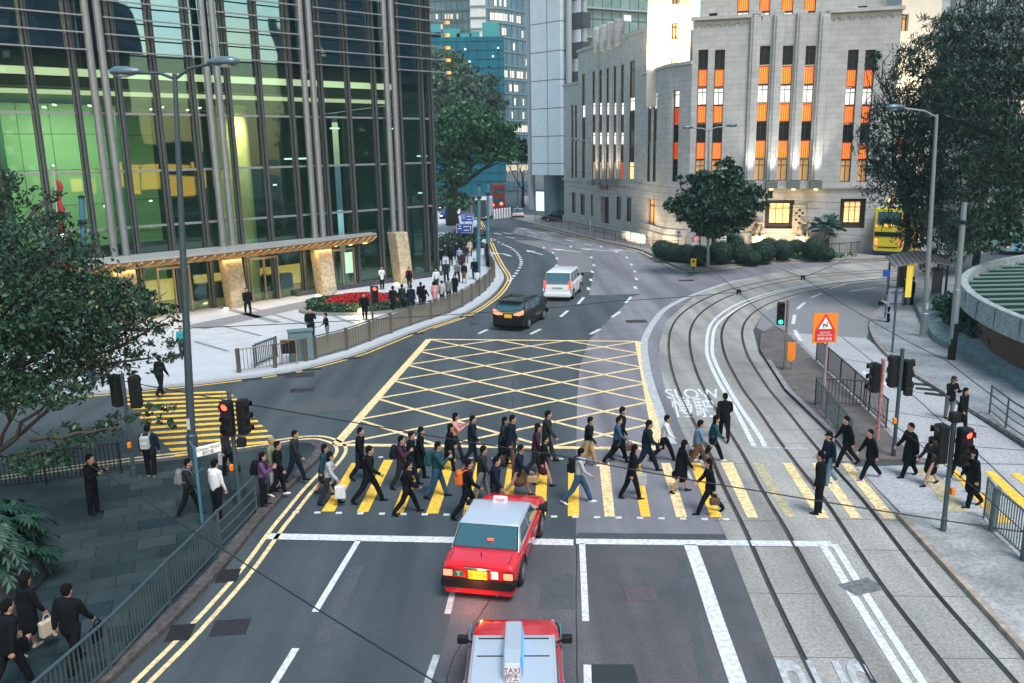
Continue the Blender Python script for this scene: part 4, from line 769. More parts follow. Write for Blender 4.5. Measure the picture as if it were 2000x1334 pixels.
# ---------------- traffic signals
vis = mat('signal_visor',(.010,.011,.012),.6,spec=.2)
def signal_head(r0, c, rz, aspects, back=None, h=.9, w=.32):
    """3-aspect head; the faces look along local -Y turned by rz"""
    R = Matrix.Rotation(rz,3,'Z'); c = Vector(c)
    hd = prim('signal_head', r0, vis, lambda k: k.box(c,(w,.26,h),rz), bevel=.04)
    for i,a in enumerate(aspects):
        z = h/2-.15-i*(h-.3)/max(1,len(aspects)-1); p = c+R@Vector((0,-.135,z)); m_ = dict(r=red_core,g=green_glow,o=mat('unlit_lens',(.03,.01,.01),.2))[a]
        l = prim('lens', hd, m_, lambda k: k.lathe([(.105,-.02),(.1,.0),(.05,.02)],(0,0,0),14,'y'))
        l.data.transform(Matrix.Translation(p)@R.to_4x4()@Matrix.Rotation(math.pi,4,'Z'))
        mb = MB(); n = 10
        for j in range(n):
            a0, a1 = math.pi*(-.15+1.3*j/n), math.pi*(-.15+1.3*(j+1)/n)
            P = lambda an, y: p+R@Vector((.13*math.cos(an),y,.13*math.sin(an)))
            mb.quad(P(a0,0),P(a1,0),P(a1,-.17+.07*abs(math.cos(a1))),P(a0,-.17+.07*abs(math.cos(a0))))
        v = mb.build('visor', vis, hd); v.modifiers.new('solid','SOLIDIFY').thickness = .01
        if a in 'rg':
            l = bpy.data.lights.new('signal_lamp','POINT'); l.energy = .8 if a == 'r' else .4; l.color = (1,.05,.04) if a == 'r' else (.1,1,.5); l.shadow_soft_size = .06
            lo = bpy.data.objects.new('signal_lamp',l); S.collection.objects.link(lo); lo.parent = r0; lo.location = p+R@Vector((0,-.16,0))
    return hd
def signal(label, bx, by, tx, ty, heads, m=grey_pole, z=PV, box=None, group='traffic signals at the crossing', band=True, r=.06, btn=None):
    B = base(bx,by,z); h = zat(tx,ty,B)-B.z; r0 = empty('traffic_signal', B, 0, label, 'traffic light', group)
    prim('pole', r0, m, lambda k: k.lathe([(r*1.25,0),(r*1.2,.35),(r,.37),(r,h),(r*1.25,h+.01),(r*1.1,h+.07)],(0,0,0),12), smooth='auto')
    for dx,dy,zt,rz,asp in heads: signal_head(r0, (dx,dy,zat(tx,zt,B)-B.z), rz, asp, h=1.0 if len(asp) == 3 else .66)
    if box: prim('bell_box', r0, black, lambda k: k.box((box[0],0,zat(tx,box[1],B)-B.z),(.24,.2,.26)), bevel=.03)
    if btn: prim('push_button', r0, orange_paint, lambda k: k.box((btn[0],-.08,btn[1]),(.1,.12,.18)), bevel=.02)
    return r0
signal('grey traffic light with glowing red lamp at the near-left kerb', 468, 985, 460, 765, [(-.03,-.2,812,-.15,'roo'),(.32,.05,815,1.35,'ooo')], box=(.22,864), btn=(-.1,1.15))
signal('traffic light beside the near-left tree facing the side street', 263, 933, 246, 735, [(-.3,.15,765,2.5,'ooo'),(.3,.1,768,.1+math.pi,'ooo')], dark_pole, box=None, btn=(.0,1.1))
signal('traffic light with glowing red lamp on the tram island at right', 1842, 1036, 1850, 815, [(.2,-.18,868,.15,'roo'),(-.28,.0,866,-1.5,'ooo')], box=(-.0,815), btn=(.1,1.1))
signal('tall dark traffic light on the island seen from behind', 1745, 890, 1752, 685, [(.22,.1,735,2.0,'ooo'),(-.14,.15,728,math.pi,'ooo')], dark_pole, box=(.28,765), z=.12, btn=(-.1,1.2))
signal('rusty pink traffic light pole beside the island railing', 1713, 858, 1720, 705, [(-.25,.0,737,-1.5,'ooo')], mat('rusty_pink_paint',(.42,.17,.16),.7,var=.5,vs=9), z=.12)
signal('traffic light showing green beside the orange keep-left shield', 1532, 722, 1537, 590, [(-.3,-.02,612,-.2,'oog')], mat('rusty_grey_paint',(.18,.13,.12),.7,var=.5,vs=7), z=.12)
signal('distant traffic light glowing red in front of the flower bed', 729, 640, 728, 548, [(.24,-.1,575,0,'roo')], dark_pole)
# ---------------- signs
def sign_post(name, label, bx, by, tx, ty, m=grey_pole, r=.04, z=PV, cat='sign', group=None):
    B = base(bx,by,z); h = zat(tx,ty,B)-B.z; r0 = empty(name, B, 0, label, cat, group)
    prim('post', r0, m, lambda k: k.lathe([(r,0),(r,h)],(0,0,0),10), smooth='auto'); return r0, B, h
def plate(r0, B, x0, x1, y0, y1, m, name='plate', th=.03, dy=-.07, back=None):
    a = at(x0,y0,B.y)-B; b = at(x1,y1,B.y)-B
    p = prim(name, r0, m, lambda k: k.box(((a.x+b.x)/2,dy,(a.z+b.z)/2),(b.x-a.x,th,a.z-b.z)), bevel=.004); return p, (a.x,b.x,b.z,a.z)
r0,B,h = sign_post('warning_sign', 'orange warning sign with red triangle reading reduce speed now', 1607, 800, 1609, 612, mat('pinkish_post',(.35,.24,.26),.6), .045, .12)
pl,(xa,xb,za,zb2) = plate(r0,B,1588,1632,611,668,orange_paint); w = xb-xa; hh = zb2-za; y_ = -.09
def flatp(name, pts, m, y, par): return prim(name, par, m, lambda k: k.poly([(p[0],y,p[1]) for p in pts]))
cx = (xa+xb)/2
def tri(s, c): return [(cx-s*.5,c-s*.29),(cx+s*.5,c-s*.29),(cx,c+s*.577)]
cz = za+hh*.60
flatp('triangle_border', tri(w*.84,cz), red_paint, y_-.002, pl); flatp('triangle_face', tri(w*.56,cz), white_sign, y_-.006, pl)
prim('bend_symbol', pl, black, lambda k: [k.bar((cx+a*w,y_-.012,cz+b*w),(cx+c*w,y_-.012,cz+d*w),.012,.035) for a,b,c,d in ((-.08,-.1,-.08,.06),(-.08,.06,.07,-.06),(.07,-.06,.07,.13))])
flatp('red_panel', [(cx-w*.40,za+hh*.05),(cx+w*.40,za+hh*.05),(cx+w*.40,za+hh*.40),(cx-w*.40,za+hh*.40)], red_paint, y_-.003, pl)
for s_,f in (('REDUCE',.32),('SPEED NOW',.23),('即時減速',.09)):
    text_mesh('lettering', s_, white_sign, pl, (cx,y_-.008,za+hh*f), (1,0,0), (0,0,1), hh*(.06 if f > .1 else .085), 'CENTER', sx=1.05)
r0,B,h = sign_post('keep_left_sign', 'orange shield plate on the island below the green signal', 1545, 722, 1545, 665, mat('rusty_grey_paint',(.18,.13,.12),.7), .03, .12)
pl,(xa,xb,za,zb2) = plate(r0,B,1538,1552,668,700,orange_paint); prim('point', pl, orange_paint, lambda k: k.add([(xa,-.085,za),(xb,-.085,za),((xa+xb)/2,-.085,za-.14),(xa,-.055,za),(xb,-.055,za),((xa+xb)/2,-.055,za-.14)],[(0,1,2),(5,4,3),(0,2,5,3),(1,4,5,2)]))
r0,B,h = sign_post('bollard_sign', 'small yellow shield bollard at the tip of the shrub bed', 1354, 527, 1354, 512, blackmetal, .06)
pl,(xa,xb,za,zb2) = plate(r0,B,1349,1359,505,520,yel_sign,th=.12); prim('arrow', pl, black, lambda k: k.box(((xa+xb)/2,-.135,(za+zb2)/2+.1),(.16,.01,.2)))
r0,B,h = sign_post('no_entry_sign', 'round red ringed sign with a white plate among the shrubs', 1358, 512, 1359, 460, grey_pole, .04)
p = at(1359,467,B.y)-B; d_ = prim('disc', r0, red_paint, lambda k: k.lathe([(.36,-.06),(.36,-.1)],(0,0,p.z),20,'y') if 0 else k.poly([(.36*math.cos(t),-.07,p.z+.36*math.sin(t)) for t in np.linspace(0,2*math.pi,24,endpoint=False)])); prim('disc_face', d_, mat('pink_white_face',(.75,.55,.55),.5), lambda k: k.poly([(.25*math.cos(t),-.075,p.z+.25*math.sin(t)) for t in np.linspace(0,2*math.pi,24,endpoint=False)]))
pl,(xa,xb,za,zb2) = plate(r0,B,1353,1365,473,487,white_sign)
prim('print', pl, blackmetal, lambda k: [k.box((0,-.09,za+.1+i*.14),(.4,.006,.05)) for i in range(3)])
r0,B,h = sign_post('street_sign', 'white rectangular plate on a post right of the shrub bed lamp', 1410, 505, 1410, 460, grey_pole, .04)
pl,(xa,xb,za,zb2) = plate(r0,B,1402,1418,461,473,white_sign); prim('print', pl, blackmetal, lambda k: [k.box((0,-.09,za+.14+i*.2),(.5,.006,.07)) for i in range(2)])
r0,B,h = sign_post('parking_sign', 'white parking plate left of the shrub bed lamp', 1324, 496, 1324, 449, grey_pole, .04)
pl,(xa,xb,za,zb2) = plate(r0,B,1319,1330,449,463,white_sign); prim('print', pl, blackmetal, lambda k: (k.box((0,-.09,zb2-.22),(.2,.006,.2)), k.box((0,-.09,za+.13),(.4,.006,.08))))
r0,B,h = sign_post('tram_stop_sign', 'blue square stop sign on a thin post at the shelter', 1728, 621, 1730, 528, grey_pole, .04)
plate(r0,B,1724,1737,527,540,blue_sign)
r0,B,h = sign_post('back_of_sign', 'blank grey back of a road sign on the right pavement', 1742, 688, 1746, 565, grey_pole, .05)
pl,_ = plate(r0,B,1737,1761,565,599,mat('sign_back_grey',(.22,.25,.32),.5,.3),dy=.07); each('rail', r0, grey_pole, (_[2]+.15,_[3]-.15), lambda k,i: k.box((.05,.03,i),(.6,.04,.05)))
for (x0,x1,y0,y1,by,lb) in ((891,924,437,455,492,'larger blue direction sign with white route lines by the plaza hedge'),(900,926,418,433,470,'smaller blue direction sign behind the larger one')):
    r0,B,h = sign_post('direction_sign', lb, (x0+x1)/2-5, by, x0+8, y0+2, grey_pole, .05, group='blue direction signs')
    prim('post', r0, grey_pole, lambda k: k.tube([(.9,0,0),(.9,0,h)],.05,8)); pl,(xa,xb,za,zb2) = plate(r0,B,x0,x1,y0,y1,blue_sign)
    wd,ht_ = xb-xa,zb2-za
    prim('route_lines', pl, white_sign, lambda k: ([k.box((xa+wd*a,-.09,za+ht_*b),(wd*c,.01,ht_*d)) for a,b,c,d in ((.5,.96,.96,.02),(.5,.04,.96,.02),(.02,.5,.02,.92),(.98,.5,.02,.92),(.22,.75,.15,.08),(.22,.5,.2,.08),(.6,.7,.35,.07),(.6,.3,.3,.07),(.86,.5,.03,.5))]))
# street name sign near-left (two blades)
r0,B,h = sign_post('street_name_sign', 'white street name blades on a thin teal post at the near-left corner', 395, 1020, 392, 872, teal_pole, .045)
for nm_,rz,m_,t_ in (('blade',.75,white_sign,'Chater Rd'),('blade',2.1,mat('blade_back',(.12,.14,.15),.6),None)):
    R = Matrix.Rotation(rz,3,'Z'); c = R@Vector((.36,0,h-.18)); bl = prim(nm_, r0, m_, lambda k: k.box(c,(.72,.03,.27),rz), bevel=.005)
    if t_:
        X = R@Vector((1,0,0)); N = X.cross(Vector((0,0,1)))
        text_mesh('lettering', 'Chater Road', blackmetal, bl, c-X*.31+Vector((0,0,.02))+N*.022, X, (0,0,1), .07, wid=.62); text_mesh('lettering', '遮打道', blackmetal, bl, c-X*.18+Vector((0,0,-.1))+N*.022, X, (0,0,1), .08)
# ---------------- railings
def railing(label, pts, hgt=1.05, step=.12, post=2.0, m=grey_pole, z=PV, name='guard_railing', infill='bars', top=.045, postw=.05, m2=None, mesh=None, group='pedestrian guard railings', cat='railing', hook=False):
    P = [Vector((p[0],p[1],z)) for p in pts]; o_ = P[0].copy(); r0 = empty(name, o_, 0, label, cat, group)
    L = [0]
    for i in range(len(P)-1): L.append(L[-1]+(P[i+1]-P[i]).length)
    def s(t):
        for i in range(len(P)-1):
            if t <= L[i+1]+1e-6: return P[i].lerp(P[i+1], max(0,min(1,(t-L[i])/(L[i+1]-L[i]))))
        return P[-1]
    n = max(1,round(L[-1]/post)); up = Vector((0,0,1))
    for i in range(n+1):
        if i > 60: break
        q = s(L[-1]*i/n); prim('post', r0, m, lambda k: k.box(q+up*(hgt/2+.02),(postw,postw,hgt+.04)), o_, bevel=.006)
    fine = [s(L[-1]*i/(n*3)) for i in range(n*3+1)]
    for zz_,w_ in ([(hgt,top),(.12,.03)] if infill != 'rails' else [(hgt,top),(hgt*.7,.03),(hgt*.42,.03),(.15,.03)]):
        prim('rail', r0, m, lambda k: k.tube([q+up*zz_ for q in fine],w_*.7,6), o_)
    if infill == 'bars':
        nb = int(L[-1]/step)
        prim('bars', r0, m2 or m, lambda k: [k.bar(s(L[-1]*(i+.5)/nb)+up*.12, s(L[-1]*(i+.5)/nb)+up*(hgt-.03),.022,.022) for i in range(nb)], o_)
    if infill == 'mesh':
        for i in range(n): a,b = s(L[-1]*(i+.04)/n), s(L[-1]*(i+.96)/n); prim('panel', r0, m2, lambda k: k.bar(a+up*(hgt*.5+.03),b+up*(hgt*.5+.03),.03,hgt-.22), o_)
    return r0
gr = mat('guard_rail_grey',(.07,.11,.125),.45,.4,var=.12,vs=6)
K = lambda x,y: g(x,y,PV)
bot = lambda *px: [g(x,y,PV) for x,y in px]
railing('grey barred railing along the near-left kerb, lower run beside the double yellow lines', bot((40,1480),(123,1400),(207,1320),(276,1246),(333,1182)), m=gr, post=2.05)
railing('double grey crowd barrier fixed to the near-left railing', bot((334,1180),(387,1125),(430,1076)), m=gr, post=1.9, name='crowd_barrier', cat='barrier')
railing('open horizontal rail fence at the near-left corner by the red signal', bot((432,1074),(472,1034),(502,1000)), m=gr, post=1.6, infill='rails')
railing('black crowd barrier by the side street crossing under the tree', bot((-60,962),(60,950),(150,938),(238,925)), m=blackmetal, post=2.4, name='crowd_barrier', cat='barrier')
mesh_m = glassmat('bronze_mesh',(.40,.36,.30),.0); 
def meshmat():
    m = bpy.data.materials.new('bronze_mesh_panel'); m.use_nodes = True; n = m.node_tree; b = n.nodes['Principled BSDF']; b.inputs['Base Color'].default_value = (.22,.20,.15,1); b.inputs['Metallic'].default_value = .4; b.inputs['Roughness'].default_value = .5
    ge = n.nodes.new('ShaderNodeNewGeometry'); wv = n.nodes.new('ShaderNodeTexWave'); wv.inputs['Scale'].default_value = 3.2; wv.wave_type = 'BANDS'; wv.bands_direction = 'X'; n.links.new(ge.outputs['Position'], wv.inputs['Vector'])
    mr = n.nodes.new('ShaderNodeMapRange'); mr.inputs[1].default_value = .35; mr.inputs[2].default_value = .6; mr.inputs[3].default_value = .62; mr.inputs[4].default_value = 1; n.links.new(wv.outputs[0], mr.inputs[0]); n.links.new(mr.outputs[0], b.inputs['Alpha']); return m
mm_ = meshmat(); br = mat('bronze_post',(.14,.12,.11),.4,.6)
rl = [p for p in offset(plazaK, .75)]
i0 = min(range(len(rl)), key=lambda i: (rl[i]-g(463,738)).length); i1 = min(range(len(rl)), key=lambda i: (rl[i]-g(962,500)).length)
i2 = min(range(len(rl)), key=lambda i: (rl[i]-g(612,702)).length)
railing('bronze mesh balustrade curving along the plaza kerb', rl[i2:i1+1], hgt=1.12, post=2.15, m=br, infill='mesh', m2=mm_, postw=.16, group='bronze plaza balustrades')
railing('barred bronze railing at the rounded plaza corner', rl[i0:i2], hgt=1.1, post=2.2, m=br, step=.16, postw=.16, group='bronze plaza balustrades')
for k in range(2): railing(('front','rear')[k]+' loose steel crowd barrier parked behind the plaza corner railing', [rl[i0+1]+Vector((.1,.7+.35*k,0)),rl[i2-2]+Vector((-1.3,.9+.35*k,0))], hgt=1.05, post=2.4, m=gr, step=.14, name='crowd_barrier', cat='barrier')
railing('dark barred railing along the slip road side of the island', bot((1594,704),(1650,757),(1730,836)), z=.12, m=mat('dark_rail',(.045,.04,.042),.5,.4), step=.13, post=1.9)
railing('dark barred railing across the end of the island', bot((1590,793),(1668,784),(1706,826)) if 0 else bot((1592,790),(1640,792),(1690,795)), z=.12, m=mat('dark_rail',(.045,.04,.042),.5,.4), post=1.6)
railing('grey barred railing on the track side of the island end', bot((1592,790),(1632,842),(1660,880)), z=.12, m=gr, post=1.5, step=.17)
railing('thick posted railing beside the slip road at the right edge', bot((1938,1036),(1986,1080),(2075,1160)), z=.12, m=mat('blue_grey_rail',(.10,.14,.15),.5,.3), post=1.55, postw=.15, hgt=1.15)
railing('short barred railing ending the right edge railing', bot((1922,1010),(1936,1030)), z=.12, m=mat('blue_grey_rail',(.10,.14,.15),.5,.3), post=1.0, hgt=1.1)
railing('sparse three bar rail on the far right pavement', bot((1932,808),(1972,842),(2060,900)), m=dark_pole, infill='rails', post=1.9)
gl = offset(gardK, .8); j0 = min(range(len(gl)), key=lambda i: (gl[i]-g(1052,436)).length); j1 = min(range(len(gl)), key=lambda i: (gl[i]-g(1282,492)).length)
railing('long brown railing along the bank side kerb', gl[j0:j1+1], m=mat('brown_rail',(.13,.075,.06),.6,.2), step=.35, post=2.8, hgt=1.15, top=.06, z=.14, m2=mat('brown_rail',(.13,.075,.06),.6,.2))
railing('thin dark railing beside the bus lane before the bank', bot((1615,500),(1655,497),(1700,492)), m=blackmetal, step=.3, post=1.5, z=.14)
for k,(x,y) in enumerate(((1222,472),(1240,475),(1252,479))):
    B = base(x,y,.14); r0 = empty('banner', B, 0, ('white banner tied to the bank kerb railing','dark teal banner tied to the bank kerb railing','light blue banner tied to the bank kerb railing')[k], 'banner', 'banners on the bank railing'); prim('sheet', r0, (mat('banner_white',(.6,.62,.63),.7,var=.3,vs=4),mat('banner_teal',(.06,.16,.2),.7,var=.3,vs=4),mat('banner_blue',(.25,.42,.52),.7,var=.3,vs=4))[k], lambda m: m.box((0,-.1,.65),(1.3,.04,.9),-1.0))
# far white bollards
for k in range(7):
    B = base(966+k*5, 428-k*.6); r0 = empty('bollard', B, 0, 'slim white bollard in the row on the far pavement', 'bollard', 'white bollards far down the road'); prim('post', r0, white_sign, lambda m: m.lathe([(.14,0),(.14,1.4),(.05,1.5)],(0,0,0),8))
# ---------------- plaza fittings
B = base(590,712,PV); r0 = empty('utility_cabinet', B, .3, 'teal grey utility cabinet behind the plaza corner railing', 'cabinet'); r0.location = base(590,703)
prim('body', r0, mat('cabinet_teal',(.08,.15,.17),.5), lambda m: m.box((0,0,.72),(1.15,.5,1.45)), bevel=.03); prim('door', r0, mat('cabinet_door',(.10,.18,.20),.5), lambda m: (m.box((-.28,-.26,.72),(.5,.02,1.25)), m.box((.28,-.26,.72),(.5,.02,1.25))))
prim('lid', r0, mat('cabinet_door',(.10,.18,.20),.5), lambda m: m.box((0,0,1.48),(1.22,.58,.06)))
B = base(566,712); r0 = empty('notice_board', B, .2, 'small dark framed notice board beside the utility cabinet', 'notice board'); prim('frame', r0, mat('gold_frame',(.35,.25,.08),.4,.6), lambda m: (m.box((-.35,0,.6),(.05,.05,1.2)),m.box((.35,0,.6),(.05,.05,1.2)),m.box((0,0,1.2),(.75,.06,.06)))); prim('panel', r0, black, lambda m: m.box((0,-.01,.85),(.66,.04,.62)))
# dark paving bands on the plaza
band = mat('dark_granite_band',(.20,.22,.24),.6)
for a,b,w in (((380,640),(640,585),2.0),((430,600),(545,630),.5),((500,690),(455,668),.0)):
    if w: a,b = g(*a,PV),g(*b,PV); mb = MB(); strip(mb,[a,b],w,PV+.004); struct(mb,'plaza_band_surface',band,fix=False)
for a,b in (((400,628),(510,656)),((485,600),(620,640)),((380,667),(445,686)),((600,598),(690,632))):
    a,b = g(*a,PV),g(*b,PV); mb = MB(); strip(mb,[a,b],.22,PV+.008); struct(mb,'plaza_band_surface',band,fix=False)
B = base(705,603); r0 = empty('flower_planter', B, .12, 'low hedge planter with a red flower mound and a glowing uplight', 'planter'); PLANTER = B
prim('curb', r0, mat('planter_curb',(.2,.2,.2),.6), lambda m: m.lathe([(2.9,0),(2.9,.16),(2.6,.16)],(0,0,0),28,sx=1.35,sy=.8)); prim('soil', r0, mat('planter_soil',(.04,.03,.02),.9), lambda m: m.lathe([(2.6,.0),(2.6,.18)],(0,0,0),28,sx=1.35,sy=.8))
fl = prim('uplight', r0, warm_glow, lambda m: m.ball((.1,-2.25,.25),.16)); 
l = bpy.data.lights.new('planter_lamp','POINT'); l.energy = 18; l.color = (1,.7,.3); l.shadow_soft_size = .1; lo = bpy.data.objects.new('planter_lamp',l); S.collection.objects.link(lo); lo.parent = r0; lo.location = (.1,-2.5,.45)
# flagpole
B = base(128,640); r0 = empty('flagpole', B, 0, 'silver flagpole with a hanging red and white flag behind the tree', 'flagpole'); h = zat(105,330,B)-B.z; tq = at(105,330,B.y)-B
prim('pole', r0, mat('silver_pole',(.5,.52,.53),.3,.7), lambda m: m.tube([(0,0,0),(tq.x,0,h)],[.09,.05],10)); prim('finial', r0, mat('silver_pole',(.5,.52,.53),.3,.7), lambda m: m.ball((tq.x,0,h+.1),.14))
flag_red = mat('flag_red',(.28,.02,.03),.8)
for k,(f0,f1,m_) in enumerate(((.93,.62,flag_red),(.60,.5,white_sign),(.42,.3,flag_red))):
    prim('flag', r0, m_, lambda m: [m.loft([[(tq.x*f+.05+dx*(.45+.5*math.sin(f*23)**2)+.05*math.sin(f*37),dy+.08*math.sin(9*f+dx*6),h*f) for dx,dy in ((0,-.02),(.22,-.02),(.34,.12),(.34,.16),(.2,.04),(0,.02))] for f in np.linspace(f0,f1,8)])], smooth=True)
B = base(3,640); r0 = empty('flagpole', B, 0, 'white flagpole with a furled pale flag at the left edge', 'flagpole'); prim('pole', r0, mat('silver_pole',(.5,.52,.53),.3,.7), lambda m: m.tube([(0,0,0),(-.3,0,9.2)],[.1,.05],10)); prim('flag', r0, mat('pale_flag',(.55,.6,.65),.7), lambda m: m.tube([(-.25,0,9),(.1,0,7.4),(.12,0,6)],[.08,.22,.1],8), smooth=True)
# ---------------- overhead tram wires
wire_m = mat('black_wire',(.01,.01,.011),.6)
def wire(label, pts, r=.018, sag=.25):
    P = []
    for a,b in zip(pts, pts[1:]):
        for t in np.linspace(0,1,9)[:-1]: q = Vector(a).lerp(Vector(b),t); q.z -= sag*4*t*(1-t); P.append(q)
    P.append(Vector(pts[-1])); mb = MB(); mb.tube([p-P[0] for p in P], r, 6); ob = mb.build('overhead_wire', wire_m, None, smooth=True); ob.location = P[0]; return tag(ob, label, 'wire', 'overhead tram span wires')
W_ = lambda x,y,Y: at(x,y,Y)
wire('black wire running low over the near-left pavement from the tree to the bottom edge', [W_(-60,765,24),W_(215,932,19),W_(430,1070,15.5),W_(900,1362,11)], .014, .02)
wire('long black wire across the whole crossing above the walkers heads', [W_(240,744,27),W_(750,835,22.5),W_(1084,888,20.5),W_(1500,962,19),W_(2080,1050,18)], .016, .03)
wire('thin wire from the left lamp over the black people carrier to the first insulator', [W_(340,642,30),W_(950,610,38),W_(1200,588,42),W_(1443,570,45)], .017, .05)
wire('thin wire from the insulators down to the green traffic signal', [W_(1360,500,62),W_(1443,570,45),W_(1530,650,36)], .016, .03)
wire('thin wire from the far insulator over the slip road to the right edge', [W_(1470,500,66),W_(1568,542,50),W_(1700,625,38),W_(1850,705,30),W_(2060,860,24)], .016, .05)
wire('thin wire between the far insulator and the bank front', [W_(1568,542,50),W_(1655,505,70)], .02, .05)
wire('thin wire crossing in front of the tram island signals', [W_(1640,745,26),W_(1790,862,21),W_(1920,965,18.5),W_(2060,1090,16)], .012, .03)
for k in range(4): wire(('topmost','second','third','lowest')[k]+' of four faint wires strung before the bank facade', [W_(1110,330+k*16,95),W_(1400,395+k*12-20,72),W_(1720,(385,400,420,455)[k]+10,62)], .013, .3)
wire('dark wire crossing the far road below the bank', [W_(960,458,85),W_(1130,462,80),W_(1330,470,74)], .02, .1)
for x,y,Y,w_ in ((1443,570,45,'nearer'),(1568,542,50,'farther')):
    ob = prim('wire_insulator', None, black, lambda m: (m.box((0,0,.06),(.22,.18,.14)), m.box((-.08,0,-.08),(.07,.08,.16)), m.box((.08,0,-.08),(.07,.08,.16))), bevel=.015); ob.location = at(x,y,Y); tag(ob, w_+' black insulator block hanging on the wires over the tracks', 'insulator', 'wire insulators over the tracks')
# ---------------- bus shelter
B = base(1765,600); r0 = empty('bus_shelter', B, 0, 'bus shelter with a curved ribbed roof beside the slip road', 'bus shelter')
prim('roof', r0, mat('shelter_roof',(.30,.28,.25),.6,var=.1,vs=3), lambda m: m.loft([[(-1.2+u*3.6,-.9,2.55+.25*math.sin(u*math.pi)),(-.9+u*3.6,1.0,2.95+.3*math.sin(u*math.pi)),(-.9+u*3.6,1.0,3.0+.3*math.sin(u*math.pi)),(-1.2+u*3.6,-.9,2.62+.25*math.sin(u*math.pi))] for u in np.linspace(0,1,9)]))
prim('roof_ribs', r0, mat('shelter_rib',(.16,.15,.14),.6), lambda m: [m.bar((-1.2+u*3.6,-.92,2.64+.25*math.sin(u*math.pi)),(-.9+u*3.6,1.0,3.03+.3*math.sin(u*math.pi)),.05,.04) for u in np.linspace(0,1,14)])
for x,y in ((-.7,.8),(2.3,.8),(2.3,-.3),(-.4,.2)): prim('post', r0, dark_pole, lambda m: m.box((x,y,1.35),(.1,.1,2.7)))
prim('timetable_panel', r0, glow('timetable_yellow',(.9,.65,.08),.3), lambda m: m.box((.1,-.2,1.6),(.35,.08,1.9)), bevel=.01)
prim('advert_panel', r0, mat('advert_dark',(.06,.05,.05),.3), lambda m: m.box((2.1,.4,1.3),(.08,1.1,2.0)))
B = base(1775,560); r0 = empty('stop_flag_sign', B, 0, 'tall yellow and red bus stop flag behind the shelter', 'bus stop sign'); prim('post', r0, yel_sign, lambda m: m.box((0,0,2.3),(.5,.15,4.6))); prim('panel', r0, red_paint, lambda m: m.box((.65,0,4.0),(.6,.1,.6)))
# ---------------- round concrete ramp wall
zt = 2.9
pc = [g(2000,497,zt), g(1875,548,zt), g(2000,623,zt)]
(ax,ay,_),(bx,by,_),(cx_,cy_,_) = pc; D = 2*(ax*(by-cy_)+bx*(cy_-ay)+cx_*(ay-by))
ox = ((ax*ax+ay*ay)*(by-cy_)+(bx*bx+by*by)*(cy_-ay)+(cx_*cx_+cy_*cy_)*(ay-by))/D; oy = ((ax*ax+ay*ay)*(cx_-bx)+(bx*bx+by*by)*(ax-cx_)+(cx_*cx_+cy_*cy_)*(bx-ax))/D
rad = math.hypot(ax-ox, ay-oy)
RC = Vector((ox,oy,0)); r0 = empty('round_ramp_wall', RC, 0, 'round pale concrete drum wall with green louvres inside its rim', 'wall')
cw = mat('board_marked_concrete',(.27,.31,.31),.8,var=.18,vs=1.5,stain=6)
prim('parapet', r0, cw, lambda m: m.lathe([(rad-.35,zt-.95),(rad+.05,zt-.95),(rad,zt),(rad-.35,zt),(rad-.36,zt-.93)],(0,0,0),96), smooth='auto')
prim('joints', r0, mat('joint_dark',(.08,.09,.09),.9), lambda m: [m.box(((rad+.03)*math.cos(a),(rad+.03)*math.sin(a),zt-.475),(.03,.02,.95),a) for a in np.linspace(math.pi*.55,math.pi*1.5,34)])
prim('drum', r0, mat('dark_red_tile',(.07,.025,.02),.6,var=.2,vs=3), lambda m: m.lathe([(rad-.5,0),(rad-.5,zt-.9)],(0,0,0),64), smooth='auto')
prim('inner_deck', r0, mat('green_deck',(.015,.06,.045),.7,var=.2,vs=2), lambda m: m.lathe([(rad-.4,zt-1.0),(rad-.4,zt-.95)],(0,0,0),64))
prim('louvres', r0, mat('green_louvre',(.16,.26,.23),.6), lambda m: [m.box((-math.sqrt(max(.01,(rad-.4)**2-y*y))/2,y,zt-.35),(math.sqrt(max(.01,(rad-.4)**2-y*y)),.07,.08)) for y in np.arange(-rad+1,rad-.8,1.35)])
prim('louvre_fins', r0, mat('green_fin',(.008,.05,.035),.6), lambda m: [m.box((-math.sqrt(max(.01,(rad-.4)**2-y*y))/2,y+.3,zt-.65),(math.sqrt(max(.01,(rad-.4)**2-y*y)),.04,.6)) for y in np.arange(-rad+1,rad-.8,1.35)])
# planter wall with sloping coping
pw = catmull(G((1785,600),(1800,636),(1812,655),(1830,675),(1890,706),(1945,737),(2000,773),(2100,845)),5)
P2_ = offset(pw, 1.3); secs = [[(a.x,a.y,.1),(a.x,a.y,.42),(b.x,b.y,1.0),(b.x,b.y,.1)] for a,b in zip(pw,P2_)]
mb = MB(); mb.loft([[Vector(q)-pw[0] for q in s_] for s_ in secs]); ob = mb.build('planter_wall', mat('slate_coping',(.13,.20,.20),.6,var=.25,vs=2.5,stain=5), None); ob.location = pw[0]; tag(ob, 'sloping slate green planter wall around the round concrete drum', 'wall')
PLW = P2_
